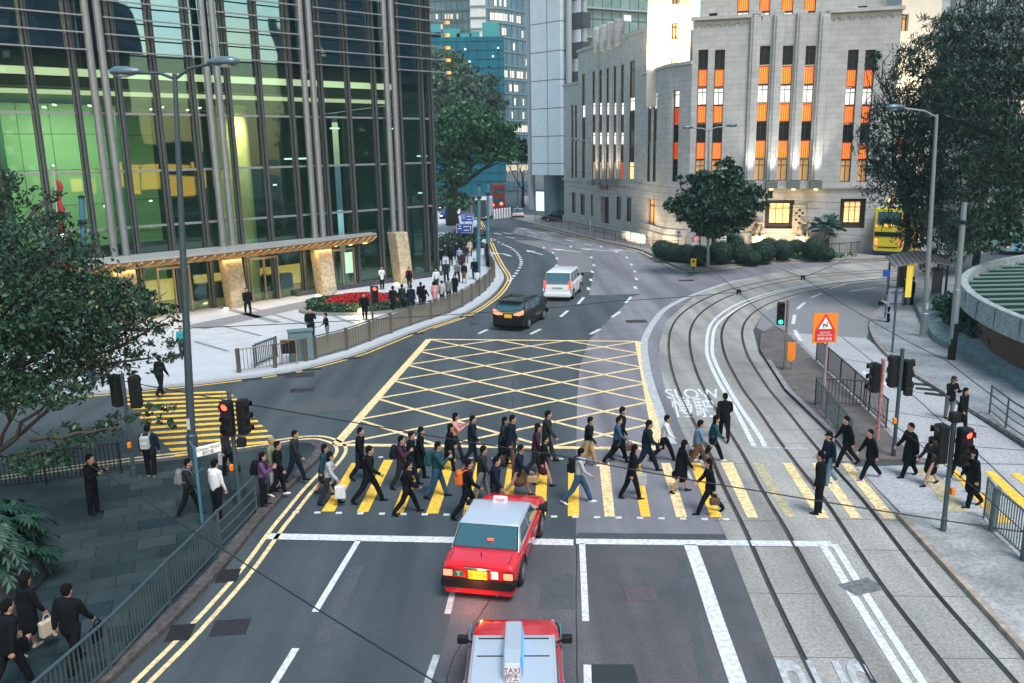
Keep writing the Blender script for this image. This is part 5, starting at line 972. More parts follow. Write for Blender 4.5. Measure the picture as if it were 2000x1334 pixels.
# ================================================================ VEGETATION
def leafmat(name, c, c2=None, tr=.25):
    if name in MAT: return MAT[name]
    m = bpy.data.materials.new(name); MAT[name] = m; m.use_nodes = True; n = m.node_tree; b = n.nodes['Principled BSDF']; b.inputs['Roughness'].default_value = .5; b.inputs['Specular IOR Level'].default_value = .35
    ge = n.nodes.new('ShaderNodeNewGeometry'); mx = n.nodes.new('ShaderNodeMix'); mx.data_type = 'RGBA'; n.links.new(ge.outputs['Random Per Island'], mx.inputs[0]); mx.inputs[6].default_value = (*c,1); mx.inputs[7].default_value = (*(c2 or [v*1.8 for v in c]),1); n.links.new(mx.outputs[2], b.inputs['Base Color'])
    return m
bark = mat('bark_dark',(.045,.035,.03),.9,var=.3,vs=8,bump=.6,bs=18)
def leaves(name, clumps, n, size, m, parent, o, aspect=.5, droop=0, flat=1.0, shell=.55):
    """many leaf blades scattered through ellipsoid clumps [(centre, (rx,ry,rz), weight)]"""
    w = np.array([c[2] for c in clumps], float); w /= w.sum(); idx = rng.choice(len(clumps), n, p=w)
    C0 = np.array([tuple(c[0]) for c in clumps])[idx]; R0 = np.array([c[1] for c in clumps])[idx]
    d = rng.normal(size=(n,3)); d /= np.linalg.norm(d,axis=1)[:,None]; rr = (shell+(1-shell)*rng.random(n))*rng.choice([1,1,1,.7,.5],n); rr *= 1+.12*rng.normal(size=n)
    # sub-clumping: pull each leaf towards one of a few twig ends so that gaps open
    k = max(8,n//(34 if shell < .3 else 26)); tw = rng.normal(size=(k,3)); tw /= np.linalg.norm(tw,axis=1)[:,None]; ti = rng.integers(0,k,n); tw_r = (.35+.7*rng.random(k)**.6)
    P = C0*0; ci = rng.choice(len(clumps), k, p=w); CC = np.array([tuple(c[0]) for c in clumps])[ci]; RR = np.array([c[1] for c in clumps])[ci]*(1.12 if shell < .3 else 1)
    tp = CC+tw*RR*tw_r[:,None]; P = tp[ti]+rng.normal(size=(n,3))*np.array([1,1,.6*flat])*RR[ti].mean(1)[:,None]*(.115 if shell < .3 else .13)
    a = rng.normal(size=(n,3)); a[:,2] -= droop*2; a /= np.linalg.norm(a,axis=1)[:,None]; b = np.cross(a, rng.normal(size=(n,3))); b /= np.linalg.norm(b,axis=1)[:,None]
    s = size*(.4+1.0*rng.random(n))[:,None]; A = a*s; B = b*s*aspect*.5
    V = np.empty((n,4,3)); V[:,0] = P-A*.5; V[:,1] = P+B; V[:,2] = P+A*.5; V[:,3] = P-B; V = V.reshape(-1,3)-np.array(tuple(o))
    me = bpy.data.meshes.new(name); me.vertices.add(4*n); me.vertices.foreach_set('co', V.ravel()); me.loops.add(4*n); me.loops.foreach_set('vertex_index', np.arange(4*n)); me.polygons.add(n); me.polygons.foreach_set('loop_start', np.arange(0,4*n,4)); me.polygons.foreach_set('loop_total', np.full(n,4)); me.update(calc_edges=True); me.materials.append(m)
    return link(name, me, parent)
def limb(mb, a, b, r0, r1, wob=.12, k=5):
    a, b = Vector(a), Vector(b); L = (b-a).length; pts = [a.lerp(b,t)+Vector((random.uniform(-1,1),random.uniform(-1,1),random.uniform(-.6,.8)))*L*wob*math.sin(math.pi*t)*.6 for t in np.linspace(0,1,k)]
    mb.tube(pts, [r0+(r1-r0)*i/(k-1) for i in range(k)], 7); return pts
def tree(label, B, clumps, n, leaf, lm_, trunk_r, fork, cat='tree', name='tree', aspect=.5, droop=0, group=None, twigs=3, bm=None, lean=(0,0), shell=.55):
    r0 = empty(name, B, 0, label, cat, group); mb = MB(); top = Vector(B)+Vector((lean[0],lean[1],fork)); limb(mb, B, top, trunk_r*1.25, trunk_r*.8, .06)
    for c,r,_w in clumps:
        c = Vector(c); pts = limb(mb, top-Vector((0,0,random.uniform(0,fork*.35))), c, trunk_r*.45, trunk_r*.12, .2)
        for _ in range(twigs):
            e = c+Vector((random.uniform(-1,1)*r[0],random.uniform(-1,1)*r[1],random.uniform(-.5,.9)*r[2]))*.85; limb(mb, pts[random.randint(2,4)], e, trunk_r*.13, .012, .15, 4)
    mb.build('trunk', bm or bark, r0, B, smooth=True); leaves('crown', clumps, n, leaf, lm_, r0, B, aspect, droop, shell=shell); return r0
C = lambda x,y,Y,rx,ry,rz,w=None: (at(x,y,Y),(rx,ry,rz),w or rx*ry*rz)
near_leaf = leafmat('near_leaf',(.005,.022,.012),(.024,.068,.03)); deep = leafmat('deep_green_leaf',(.008,.026,.02),(.02,.06,.038)); mid = leafmat('mid_green_leaf',(.018,.06,.035),(.05,.12,.05))
tree('broad dark green tree filling the left edge over the near pavement', base(-40,985), [C(60,520,25,2.0,2,1.5),C(170,600,25,1.9,2,1.1),C(60,700,24,2.2,2,1.3),C(250,600,26,1.2,1.2,.8),C(300,640,26,.9,1,.7),C(110,450,26,1.0,1,1.0),C(85,395,27,.5,.6,.6),C(-40,560,24,2,2,2),C(180,700,25,1.4,1.4,.8),C(290,700,26,.8,.8,.6),C(20,620,23,1.6,1.6,1.2),C(130,640,24,1.4,1.5,1.0),C(310,590,27,.5,.6,.4),C(215,545,26,.5,.6,.4)], 26000, .16, near_leaf, .24, 3.6, droop=.2, twigs=5)
r0 = bpy.data.objects['tree']
leaves('low_branches', [C(300,800,22,.5,.5,.3),C(240,830,21.5,.6,.6,.28),C(150,850,21,.8,.7,.3),C(80,900,20.5,.9,.7,.3),C(330,820,22,.35,.35,.22),C(20,760,22,1.0,.9,.5),C(120,770,22,1.0,.9,.3)], 4200, .13, near_leaf, r0, r0.location, .5, .1)
mb = MB()
for (x0,y0,x1,y1,Y) in ((0,880,150,720,22),(20,900,300,800,21.5),(10,870,260,690,23),(-30,950,60,640,23),(60,860,240,835,21),(20,820,-40,600,23)): limb(mb, at(x0,y0,Y), at(x1,y1,Y), .07, .015, .08, 7)
mb.build('branches', bark, r0, r0.location, smooth=True)
tree('dark leafy shrub tree at the far left edge before the lobby', base(-30,700), [C(-5,370,31,.9,1,1.0),C(-60,420,31,1.5,1.2,1.6)], 5000, .16, near_leaf, .15, 4)
tree('glossy dark tree before the bank facade among clipped shrubs', base(1392,506), [C(1400,400,66,2.7,2.6,1.9),C(1345,405,66,1.5,1.6,1.0),C(1455,390,66,1.6,1.6,1.3),C(1415,345,66,1.6,1.6,1.0),C(1310,400,66,.8,.9,.5),C(1370,350,66,1.2,1.2,.7),C(1425,318,66,.7,.7,.4),C(1390,445,66,1.6,1.6,.8),C(1330,345,66,.35,.4,.5),C(1440,430,66,1.2,1.2,.9)], 16000, .40, leafmat('glossy_leaf',(.008,.030,.017),(.024,.066,.034)), .22, 3.4, droop=.25, twigs=3)
tree('gnarled banyan with spreading crown beyond the glass tower corner', base(885,440), [C(880,270,105,4,4,2.2),C(930,250,105,4.5,4,2.0),C(975,270,105,3,3,1.8),C(910,225,105,3.5,3.5,1.4),C(950,300,105,3.5,3,1.2),C(880,330,105,3,3,1.8),C(990,300,105,2,2,1),C(865,240,105,2,2.4,1.6),C(870,380,105,2,2,1.5),C(905,395,105,2,2,1)], 17000, .5, leafmat('banyan_leaf',(.02,.075,.034),(.045,.13,.055)), .8, 6, twigs=4)
tree('hazy olive tree rising behind the banyan', base(880,415), [C(870,170,150,6,6,6),C(910,190,150,6,6,5),C(940,200,150,4,4,3),C(860,130,150,4,4,3)], 9000, .9, leafmat('hazy_leaf',(.06,.12,.085),(.11,.16,.09)), .5, 14, twigs=2)  # leaf colour is paled, with the distance haze put into it
tree('low dark street tree near the far traffic', base(1022,405), [C(1005,292,150,3,3,1.8),C(985,280,150,2.5,3,1.6),C(1018,300,150,2,2,1.5)], 5000, .5, deep, .25, 4)
cas = leafmat('casuarina_needle',(.005,.022,.013),(.018,.052,.027))
tree('tall feathery casuarina in front of the round wall, nearest the bus', base(1760,560), [C(1760,300,52,2.2,2.2,3.2),C(1790,180,52,2.4,2.2,2.6),C(1790,400,52,1.6,2,2.2),C(1830,430,52,2.0,2,2.4),C(1725,120,52,.9,1,.6),C(1840,100,52,2.4,2.2,1.6),C(1730,230,52,1.0,1.2,.7),C(1735,300,52,1.3,1.4,.7),C(1810,340,52,2,2,2.4),C(1815,490,52,1.3,1.6,1.4),C(1850,250,52,2.3,2,2.2),C(1790,240,52,1.8,1.8,2),C(1720,330,52,.8,1,.5),C(1700,120,52,.6,.6,.4)], 25000, .40, cas, .22, 7, aspect=.16, droop=.5, twigs=6, shell=.2)
tree('tall dark casuarina at the right edge above the round wall', base(1905,520), [C(1920,120,48,3,2.5,2.6),C(1990,60,48,3,2.5,2.2),C(1900,250,48,2.6,2.4,2.4),C(1985,230,48,2.8,2.4,3),C(1940,350,48,2.8,2.4,2),C(1880,400,48,2,2,1.8),C(1850,60,48,1.5,1.6,1.0),C(1960,20,48,3,2.5,1.5),C(2050,150,48,3,2.5,3),C(1870,180,48,2,2,2),C(1990,370,48,2,2,1.2),C(1850,470,48,1.4,1.5,1.4)], 30000, .40, cas, .24, 8, aspect=.16, droop=.5, twigs=6, shell=.2)
tree('slanting bushy tree behind the round wall with a yellow lamp beneath', base(1960,490), [C(1990,330,62,2.5,2,1.8),C(1950,420,62,1.6,1.6,1.2),C(1990,450,62,2,1.6,1.2),C(1900,450,62,2.2,1.8,1.6)], 8000, .4, mid, .2, 4, droop=.4, lean=(1.2,0))
# palms
def palm(label, B, h, nf, L, m, group='fan palms'):
    r0 = empty('palm', B, 0, label, 'palm', group); prim('trunk', r0, bark, lambda k: k.tube([(0,0,0),(.05,0,h*.5),(0,0,h)],[.26,.22,.26],9), smooth=True); mb = MB()
    for i in range(nf):
        a = 2*math.pi*i/nf+random.uniform(-.2,.2); e = random.uniform(-.4,1.1); d = Vector((math.cos(a)*math.cos(e),math.sin(a)*math.cos(e),math.sin(e))); s_ = d.cross(Vector((0,0,1))).normalized(); c = Vector((0,0,h))+d*L*.45
        for j in range(-6,7):
            t = j/6; q = (d*(1-.25*abs(t))+s_*t*.9).normalized(); tip = c+q*L*.6+Vector((0,0,-.25*L*(.4+abs(t)*.5))); mb.add([c-s_*.02,c+s_*.02,c+q*L*.35+s_*.05,tip,c+q*L*.35-s_*.05],[(0,1,2,3,4)])
        mb.bar((0,0,h),c,.03,.03)
    mb.build('fronds', m, r0); return r0
pm = leafmat('palm_leaf',(.02,.07,.06),(.04,.12,.09))
palm('single stout fan palm before the bank wall right of the lions', base(1612,497,.14), 2.4, 22, 1.7, pm)
palm('left fan palm beneath the glossy dark tree', base(1362,500,.14), 3.0, 20, 1.8, pm); palm('right fan palm beneath the glossy dark tree', base(1415,500,.14), 2.8, 20, 1.8, pm)
# clipped round shrubs
ball_m = leafmat('clipped_leaf',(.006,.028,.016),(.018,.06,.028)); k = 0
names = ['first clipped shrub at the road bend, left end of the row','tall clipped shrub second from the left end','clipped shrub by the parking plate','clipped shrub left of the yellow bollard','clipped shrub right behind the yellow bollard','large clipped shrub right of the pale lamp','bright green clipped shrub mid row','broad clipped shrub left of the lion steps','clipped shrub just behind the broad one','big round clipped shrub under the left lion','small clipped shrub near the lit entrance','biggest clipped shrub beside the fan palm','half hidden dark clipped shrub in the middle','small clipped shrub at the palm foot','rear clipped shrub under the glossy tree','rear clipped shrub left of the lit entrance']
for (x,y,r) in ((1292,503,1.0),(1303,509,1.05),(1318,511,1.0),(1340,513,1.0),(1365,519,1.1),(1406,516,1.25),(1449,515,1.1),(1490,513,1.2),(1478,508,1.0),(1527,508,1.15),(1555,500,.95),(1590,508,1.25),(1470,517,.8),(1615,508,.7),(1430,500,1.3),(1500,502,1.1)):
    B = base(x,y,.14); r0 = empty('clipped_shrub', B, 0, names[k], 'shrub', 'clipped round shrubs before the bank'); k += 1
    prim('core', r0, mat('shrub_core',(.008,.02,.012),.9), lambda m: m.ball((0,0,r*.78),r*.82,14,9,(1,1,.9)), smooth=True); d = rng.normal(size=(1,3))
    n = 1500; u = rng.normal(size=(n,3)); u /= np.linalg.norm(u,axis=1)[:,None]; u[:,2] *= .9; P = u*r*(.84+.1*rng.random((n,1)))+np.array([0,0,r*.78]); P[:,2] = np.maximum(P[:,2],.05)
    a = np.cross(u,rng.normal(size=(n,3)))+u*.5; a /= np.linalg.norm(a,axis=1)[:,None]; b = np.cross(a,u); s_ = .13; V = np.stack([P-a*s_*.5,P+b*s_*.4,P+a*s_*.6,P-b*s_*.4],1).reshape(-1,3)
    me = bpy.data.meshes.new('foliage'); me.from_pydata(V.tolist(),[],[(4*i,4*i+1,4*i+2,4*i+3) for i in range(n)]); me.materials.append(ball_m); link('foliage', me, r0)
def hedge(name, label, cl, n, size, m, B=None, **k):
    B = B or Vector(cl[0][0]); B = Vector((B.x,B.y,PV)); cen = MB()
    mbx = leaves(name, cl, n, size, m, None, B, **k); mbx.location = B; return tag(mbx, label, None, None, 'stuff')
GP = lambda x,y,r,h: (base(x,y)+Vector((0,0,h)),(r,r,h),r*r*h)
hedge('ground_cover', '', [GP(x,y,1.6,.35) for x,y in ((1400,508),(1430,510),(1460,508),(1500,506),(1540,503),(1570,503),(1610,503),(1630,503),(1350,510),(1380,514))], 3500, .3, leafmat('pale_green_cover',(.05,.13,.03),(.10,.22,.06)))
sl = [PLW[i] for i in range(4,len(PLW),2)]
hedge('planter_shrubs', '', [(p+Vector((.15,.25,1.15)),(.75,.75,.5),1) for p in sl], 14000, .22, leafmat('planter_leaf',(.008,.04,.025),(.02,.085,.045)))
# rounded hedge by the plaza signs, each a bush
for x,y,lb in ((880,498,'dark round bush left of the blue direction signs'),(905,490,'dark round bush behind the blue direction signs'),(925,484,'dark round bush right of the blue direction signs')):
    B = base(x,y); r0 = empty('plaza_bush', B, 0, lb, 'bush', 'bushes by the plaza signs'); leaves('foliage', [(B+Vector((0,0,1.0)),(1.6,1.6,1.1),1)], 3000, .26, deep, r0, B); prim('stems', r0, bark, lambda m: [m.tube([(0,0,0),(random.uniform(-.6,.6),random.uniform(-.6,.6),1.2)],.03,5) for _ in range(6)])
# flower bed planting
B = PLANTER; r0 = bpy.data.objects['flower_planter']
R_ = Matrix.Rotation(.12,3,'Z')
def ringpts(n, a, b, z0, z1, jit): 
    t = rng.random(n)*2*math.pi; return np.stack([np.cos(t)*a*(1+jit*rng.normal(size=n)), np.sin(t)*b*(1+jit*rng.normal(size=n)), z0+(z1-z0)*rng.random(n)],1)
def blades(name, P, s, m, par):
    n = len(P); a = rng.normal(size=(n,3)); a /= np.linalg.norm(a,axis=1)[:,None]; b = np.cross(a,rng.normal(size=(n,3))); b /= np.linalg.norm(b,axis=1)[:,None]
    V = np.stack([P-a*s*.5,P+b*s*.35,P+a*s*.5,P-b*s*.35],1).reshape(-1,3); me = bpy.data.meshes.new(name); me.from_pydata(V.tolist(),[],[(4*i,4*i+1,4*i+2,4*i+3) for i in range(n)]); me.materials.append(m); return link(name, me, par)
blades('hedge', ringpts(6000,3.15,1.85,.18,.72,.045), .16, mid, r0)
u = rng.normal(size=(4500,3)); u /= np.linalg.norm(u,axis=1)[:,None]; u[:,2] = abs(u[:,2]); P = u*np.array([2.5,1.4,.75])*(.9+.1*rng.random((4500,1)))+np.array([0,0,.3])
prim('flower_core', r0, mat('planter_soil',(.04,.03,.02),.9), lambda m: m.ball((0,0,.25),1,16,8,(2.3,1.25,.7)), smooth=True); blades('red_flowers', P, .13, leafmat('red_petal',(.35,.005,.012),(.6,.02,.03)), r0)
# fern in round planter near-left
B = base(-8,1165); r0 = empty('fern_planter', B, 0, 'dark round stone planter with arching ferns at the left edge', 'planter')
prim('bowl', r0, mat('dark_planter_stone',(.03,.04,.045),.7,var=.3,vs=3), lambda m: m.lathe([(1.1,0),(1.15,.1),(1.18,.75),(1.05,.8),(.95,.7)],(-.35,.35,0),36), smooth='auto')
mb = MB()
for i in range(520):
    a = random.uniform(0,2*math.pi); rr = random.uniform(0,.9); b0 = Vector((-.35+rr*math.cos(a),.35+rr*math.sin(a),random.uniform(.7,1.9)-rr*.3)); L = random.uniform(.45,.95); d = Vector((math.cos(a+random.uniform(-.5,.5)),math.sin(a+random.uniform(-.5,.5)),0)); up = random.uniform(.5,1.1)
    pts = [b0+d*L*t*.9+Vector((0,0,L*(up*t-1.0*t*t))) for t in np.linspace(0,1,9)]; sd = d.cross(Vector((0,0,1)))
    for j in range(1,9):
        w = .15*math.sin(math.pi*(j/9.5))+.03; q = pts[j]; dn = (pts[j]-pts[j-1])*.5
        for s_ in (-1,1): mb.add([pts[j-1],q,q+sd*s_*w+dn-Vector((0,0,.04)),q+sd*s_*w*.6-dn],[(0,1,2,3)])
mb.build('fern_fronds', leafmat('fern_leaf',(.004,.022,.014),(.014,.055,.03)), r0, fix=False)
# ================================================================ VEHICLES  (local frame: +Y forward, origin on the ground at the middle)
tyre = mat('tyre_rubber',(.015,.015,.016),.8); rim = mat('wheel_rim',(.35,.36,.37),.35,.8); chrome = mat('chrome',(.6,.6,.6),.15,1)
car_glass = mat('car_glass',(.03,.095,.115),.05,spec=.9,coat=.6); tail_on = glow('tail_light_on',(1,.17,.09),1.2); tail_dim = glow('tail_light_dim',(1,.08,.05),.6); amber_l = glow('indicator_amber',(1,.4,.04),1)  # car_glass base colour has a teal reflection put into it
def rsec(y, hw, z0, z1, r=.1, n=4, tuck=0):
    """rounded rectangle cross-section"""
    pts = []
    for cx,cz,a0 in ((hw-r,z1-r,0),(-hw+r,z1-r,90),(-hw+r+tuck,z0+r,180),(hw-r-tuck,z0+r,270)):
        for i in range(n): a = math.radians(a0+90*i/(n-1)); pts.append((cx+r*math.cos(a),y,cz+r*math.sin(a)))
    return pts
def car(name, label, P, rz, paint, roof, L=4.7, Wd=1.7, H=1.5, belt=.92, hoodz=.82, bootz=.95, cab=(-1.75,-1.05,.55,1.25), cat='car', tail='sedan', plate_=yel_sign, ptext='', group=None, tl=tail_on, clear=.2, inset=.13, head=False, z=0.0):
    """cab = y of rear-window base, roof rear, roof front, windscreen base"""
    r0 = empty(name, (P[0],P[1],z), rz, label, cat, group); hw = Wd/2; y0, y1 = -L/2, L/2; wb = L*.29
    prof = [(y0,bootz-.26,.90,.30),(y0+.03,bootz-.10,.945,.26),(y0+.09,bootz-.03,.965,.24),(y0+.22,bootz-.01,.985,.22),(y0+.45,bootz,1,clear),(cab[0]-.1,bootz+.02,1,clear),(cab[0]+.3,belt+.01,1,clear),(0,belt,1,clear),(cab[3]-.1,belt-.0,1,clear),(cab[3]+.3,hoodz+.05,.99,clear),(y1-.35,hoodz-.05,.965,clear),(y1-.14,hoodz-.10,.92,.24),(y1-.04,hoodz-.17,.87,.27),(y1,hoodz-.28,.82,.32)]
    body = prim('body', r0, paint, lambda m: m.loft([rsec(y,hw*f,zc,zt,.15 if H < 1.6 else .13,6,.04) for y,zt,f,zc in prof]), smooth='auto'); 
    def gh(f, zt=None):    # greenhouse corners
        b = belt-.02; ws = hw-.05; wt = hw-inset
        return b, ws, wt
    b, ws, wt = gh(0); q = [(cab[0],ws,b if tail != 'sedan' else bootz-.01),(cab[1],wt,H),(cab[2],wt,H),(cab[3],ws-.02,belt)]
    A = [(-q[0][1],q[0][0],q[0][2]),(q[0][1],q[0][0],q[0][2]),(q[3][1],q[3][0],q[3][2]),(-q[3][1],q[3][0],q[3][2])]
    T = [(-q[1][1],q[1][0],H-.04),(q[1][1],q[1][0],H-.04),(q[2][1],q[2][0],H-.04),(-q[2][1],q[2][0],H-.04)]
    A2 = [(x,y,z_-.12) for x,y,z_ in A]; n_ = len(A)
    cabin = prim('cabin', r0, roof, lambda m: (m.add(A2+A+T,[(0,1,5,4),(1,2,6,5),(2,3,7,6),(3,0,4,7),(4,5,9,8),(5,6,10,9),(6,7,11,10),(7,4,8,11),(8,9,10,11)]), m.loft([[(-wt*k_,y,z_),(wt*k_,y,z_),(wt*k_,y,H-.06),(-wt*k_,y,H-.06)] for y,z_,k_ in ((cab[1]+.02,H-.03,.97),(cab[1]+.2,H,.95),(cab[2]-.2,H,.95),(cab[2]-.02,H-.03,.97))])), bevel=.045, smooth='auto')
    def pane(nm, a, b_, c, d, u0, u1, v0, v1, off, m_=car_glass, par=None):
        a,b_,c,d = map(Vector,(a,b_,c,d)); f = lambda u,v: (a*(1-u)+b_*u)*(1-v)+(d*(1-u)+c*u)*v; N = (b_-a).cross(d-a).normalized()
        if N.dot(f(.5,.5)-Vector((0,(cab[1]+cab[2])/2,b))) < 0: N = -N
        return prim(nm, par or r0, m_, lambda m: m.quad(*[f(u,v)+N*off for u,v in ((u0,v0),(u1,v0),(u1,v1),(u0,v1))]), fix=False)
    rw = pane('rear_window', A[0],A[1],T[1],T[0], .03,.97,.06,.94,.012); pane('rear_window_seal', A[0],A[1],T[1],T[0], .012,.988,.02,.97,.006, black, rw); pane('windscreen', A[3],A[2],T[2],T[3], .06,.94,.08,.92,.008)
    prim('window_seal', rw, black, lambda m: 0) if 0 else None
    for s_,(a_,b_,c_,d_) in ((1,(A[1],A[2],T[2],T[1])),(-1,(A[0],A[3],T[3],T[0]))):
        for u0,u1 in ((.1,.47),(.51,.90)) if tail == 'sedan' else ((.06,.30),(.34,.62),(.65,.93)):
            pane('side_window', a_,b_,c_,d_, u0,u1,.14,.88,.008)
        prim('door_line', r0, black, lambda m: [m.box((s_*(hw+.001),y,(belt+clear)/2+.05),(.008,.014,belt-clear-.25)) for y in (cab[0]+.45,(cab[0]+cab[3])/2,cab[3]-.15)])
        prim('door_handle', r0, chrome if tail == 'sedan' else blackmetal, lambda m: [m.box((s_*(hw+.012),y,belt-.13),(.025,.16,.03)) for y in (cab[0]+.7,(cab[0]+cab[3])/2+.25)])
        mr = prim('wing_mirror', r0, blackmetal, lambda m: (m.box((s_*(hw+.1),cab[3]-.28,belt+.12),(.2,.12,.15)), m.bar((s_*(hw-.1),cab[3]-.25,belt+.02),(s_*(hw+.06),cab[3]-.27,belt+.1),.05,.05)), bevel=.03)
        for wy in (-wb,wb):
            R_ = .31 if H < 1.7 else .35; w_ = prim('wheel', r0, tyre, lambda m: m.lathe([(R_*.7,s_*(hw-.22)),(R_,s_*(hw-.2)),(R_,s_*(hw-.02)),(R_*.88,s_*(hw+.01)),(R_*.65,s_*(hw+.01))],(0,0,0),20,'x'), smooth='auto'); w_.location = (0,wy,R_)
            prim('rim', w_, rim, lambda m: (m.lathe([(R_*.66,s_*(hw+.0)),(R_*.62,s_*(hw+.02)),(R_*.2,s_*(hw+.012)),(R_*.12,s_*(hw+.03))],(0,0,0),16,'x')), smooth='auto')
            prim('wheel_arch', r0, black, lambda m: m.loft([[(s_*(hw+.004),wy+(R_+.06+dr)*math.cos(t),R_+(R_+.06+dr)*math.sin(t)) for dr in (0,.03)]+[(s_*(hw-.1),wy+(R_+.06+dr)*math.cos(t),R_+(R_+.06+dr)*math.sin(t)) for dr in (.03,0)] for t in np.linspace(-.1,math.pi+.1,14)]))
    # shut lines of boot lid and bonnet
    if tail == 'sedan':
        prim('boot_shut_line', r0, black, lambda m: ([m.bar((s_*hw*.80,y0+.12,bootz-.012),(s_*hw*.80,cab[0]-.06,bootz+.008),.012,.012) for s_ in (-1,1)], m.bar((-hw*.8,cab[0]-.06,bootz+.01),(hw*.8,cab[0]-.06,bootz+.01),.012,.012)))
        for k_ in (-1,1): prim('seat_back', r0, mat('seat_grey',(.06,.06,.065),.8), lambda m: m.box((k_*.35,.0,belt+.12),(.4,.12,.4)), bevel=.04)
    # rear end
    zb_ = bootz
    prim('rear_bumper', r0, black if tail == 'sedan' else paint, lambda m: m.loft([rsec(y,hw*f,clear+.14,clear+.34,.06,4) for y,f in ((y0-.09,.93),(y0-.07,.99),(y0+.12,1.015))]), smooth='auto')
    prim('front_bumper', r0, black, lambda m: m.loft([rsec(y,hw*f,clear+.1,clear+.34,.06,4) for y,f in ((y1-.12,1.01),(y1+.06,.97),(y1+.09,.9))]), smooth='auto')
    if tail == 'sedan':
        prim('valance', r0, paint, lambda m: m.loft([rsec(y,hw*f,clear-.02,clear+.14,.05,4) for y,f in ((y0-.02,.9),(y0+.2,.98))]))
    for s_ in (-1,1):
        if tail == 'sedan': t_ = prim('tail_light', r0, tl, lambda m: m.box((s_*(hw-.16),y0-.005,zb_-.27),(.21,.06,.15)), bevel=.015); prim('lens_surround', t_, mat('dark_red_lens',(.16,.005,.01),.2), lambda m: m.box((s_*(hw-.16),y0+.005,zb_-.265),(.26,.05,.21)), bevel=.02)
        elif tail == 'mpv': prim('tail_light', r0, tl, lambda m: m.loft([[(s_*x,y,z_) for x,y,z_ in ((hw*a,y0-.02,b1),(hw*a,y0-.02,b2),(hw*a,y0+.1,b2),(hw*a,y0+.1,b1))] for a,b1,b2 in ((.36,.93,1.02),(.7,.90,1.1),(.97,.98,1.22))]))
        else: prim('tail_light', r0, tl, lambda m: m.box((s_*(hw-.09),y0-.0,1.12),(.16,.1,.5)), bevel=.03)
        prim('headlight', r0, glow('headlight_lens',(1,.95,.8),1.5 ) if head else mat('headlight_clear',(.5,.5,.5),.1), lambda m: m.box((s_*(hw-.28),y1-.02,hoodz-.27),(.36,.1,.15)), bevel=.03)
    if plate_:
        pz = zb_-.27 if tail == 'sedan' else .86 if tail == 'mpv' else .62
        pl_ = prim('number_plate', r0, plate_, lambda m: m.box((0,y0-.03,pz),(.44,.03,.2)), bevel=.006)
        if ptext: text_mesh('plate_text', ptext, black, pl_, (0,y0-.049,pz-.06), (1,0,0),(0,0,1), .13, 'CENTER', sx=.9, wid=None)
    return r0, dict(hw=hw,y0=y0,y1=y1,H=H,bootz=bootz,belt=belt,wt=wt,cab=cab)
taxi_red = mat('taxi_red',(.62,.012,.022),.22,coat=.7,var=.04,vs=2); taxi_silver = mat('taxi_silver',(.47,.51,.56),.3,.25,coat=.5)
a, b = g(880,1165), g(1035,1168); cc = (a+b)/2; P = Vector((-.34,19.75,0))
r0,k = car('taxi', 'red taxi with silver roof and glowing tail lights rolling onto the crossing', (-.40,19.2), math.radians(-12), taxi_red, taxi_silver, cat='taxi', ptext='', L=4.4, H=1.37, belt=.88, bootz=.92, hoodz=.87, cab=(-1.5,-1.05,.32,1.1), group=None)
yr = k['y0']; bz = k['bootz']
prim('boot_badge_bar', r0, chrome, lambda m: m.box((0,yr-.02,bz-.13),(.62,.03,.045)), bevel=.01)
prim('licence_disc', r0, mat('taxi_green',(.01,.16,.08),.4), lambda m: m.poly([(-.44+.15*math.cos(t),yr-.035,bz-.33+.15*math.sin(t)) for t in np.linspace(0,math.pi,14)])); tt = text_mesh('licence_number', '5', white_sign, r0, (-.44,yr-.04,bz-.32),(1,0,0),(0,0,1),.08,'CENTER'); text_mesh('licence_number', 'SEATS', white_sign, r0, (-.44,yr-.04,bz-.235),(1,0,0),(0,0,1),.03,'CENTER')
prim('paper_notice', r0, white_sign, lambda m: m.box((.39,yr-.03,bz-.25),(.16,.01,.18)))
pt = text_mesh('plate_text', 'JX 5836', mat('plate_brown',(.45,.20,.01),.6), r0, (0,yr-.049,bz-.32),(1,0,0),(0,0,1),.10,'CENTER')
prim('exhaust', r0, chrome, lambda m: m.tube([(.45,yr-.06,.2),(.45,yr+.2,.2)],.03,8)); prim('aerial', r0, black, lambda m: m.tube([(0,yr+.35,bz),(0,yr+.35,bz+.09)],.012,6))
sg = prim('roof_sign', r0, mat('roof_sign_white',(.62,.6,.66),.4), lambda m: m.loft([[(-.19,y,k['H']-.02),(.19,y,k['H']-.02),(.17,y+.02,k['H']+.13),(-.17,y+.02,k['H']+.13)] for y in (.1,.22)]), bevel=.01)
text_mesh('sign_text', 'TAXI', red_paint, sg, (0,.096,k['H']+.03),(1,0,0),(0,.13,.99),.075,'CENTER')
for s_ in (-1,1): text_mesh('side_lettering', 'TAXI', white_sign, r0, (s_*(k['hw']+.006),.1 if s_ > 0 else .4,.58),(0,s_,0),(0,0,1),.13,'LEFT')
tl_ = bpy.data.lights.new('brake_glow','POINT'); tl_.energy = 7; tl_.color = (1,.22,.06); tl_.shadow_soft_size = .1; to = bpy.data.objects.new('brake_glow',tl_); S.collection.objects.link(to); to.parent = r0; to.location = (0,yr-.35,.55)
# rear shelf things seen through the rear window
prim('third_light', r0, glow('third_brake_light',(1,.1,.05),.8), lambda m: m.box((.12,-1.42,1.13),(.14,.02,.05)))
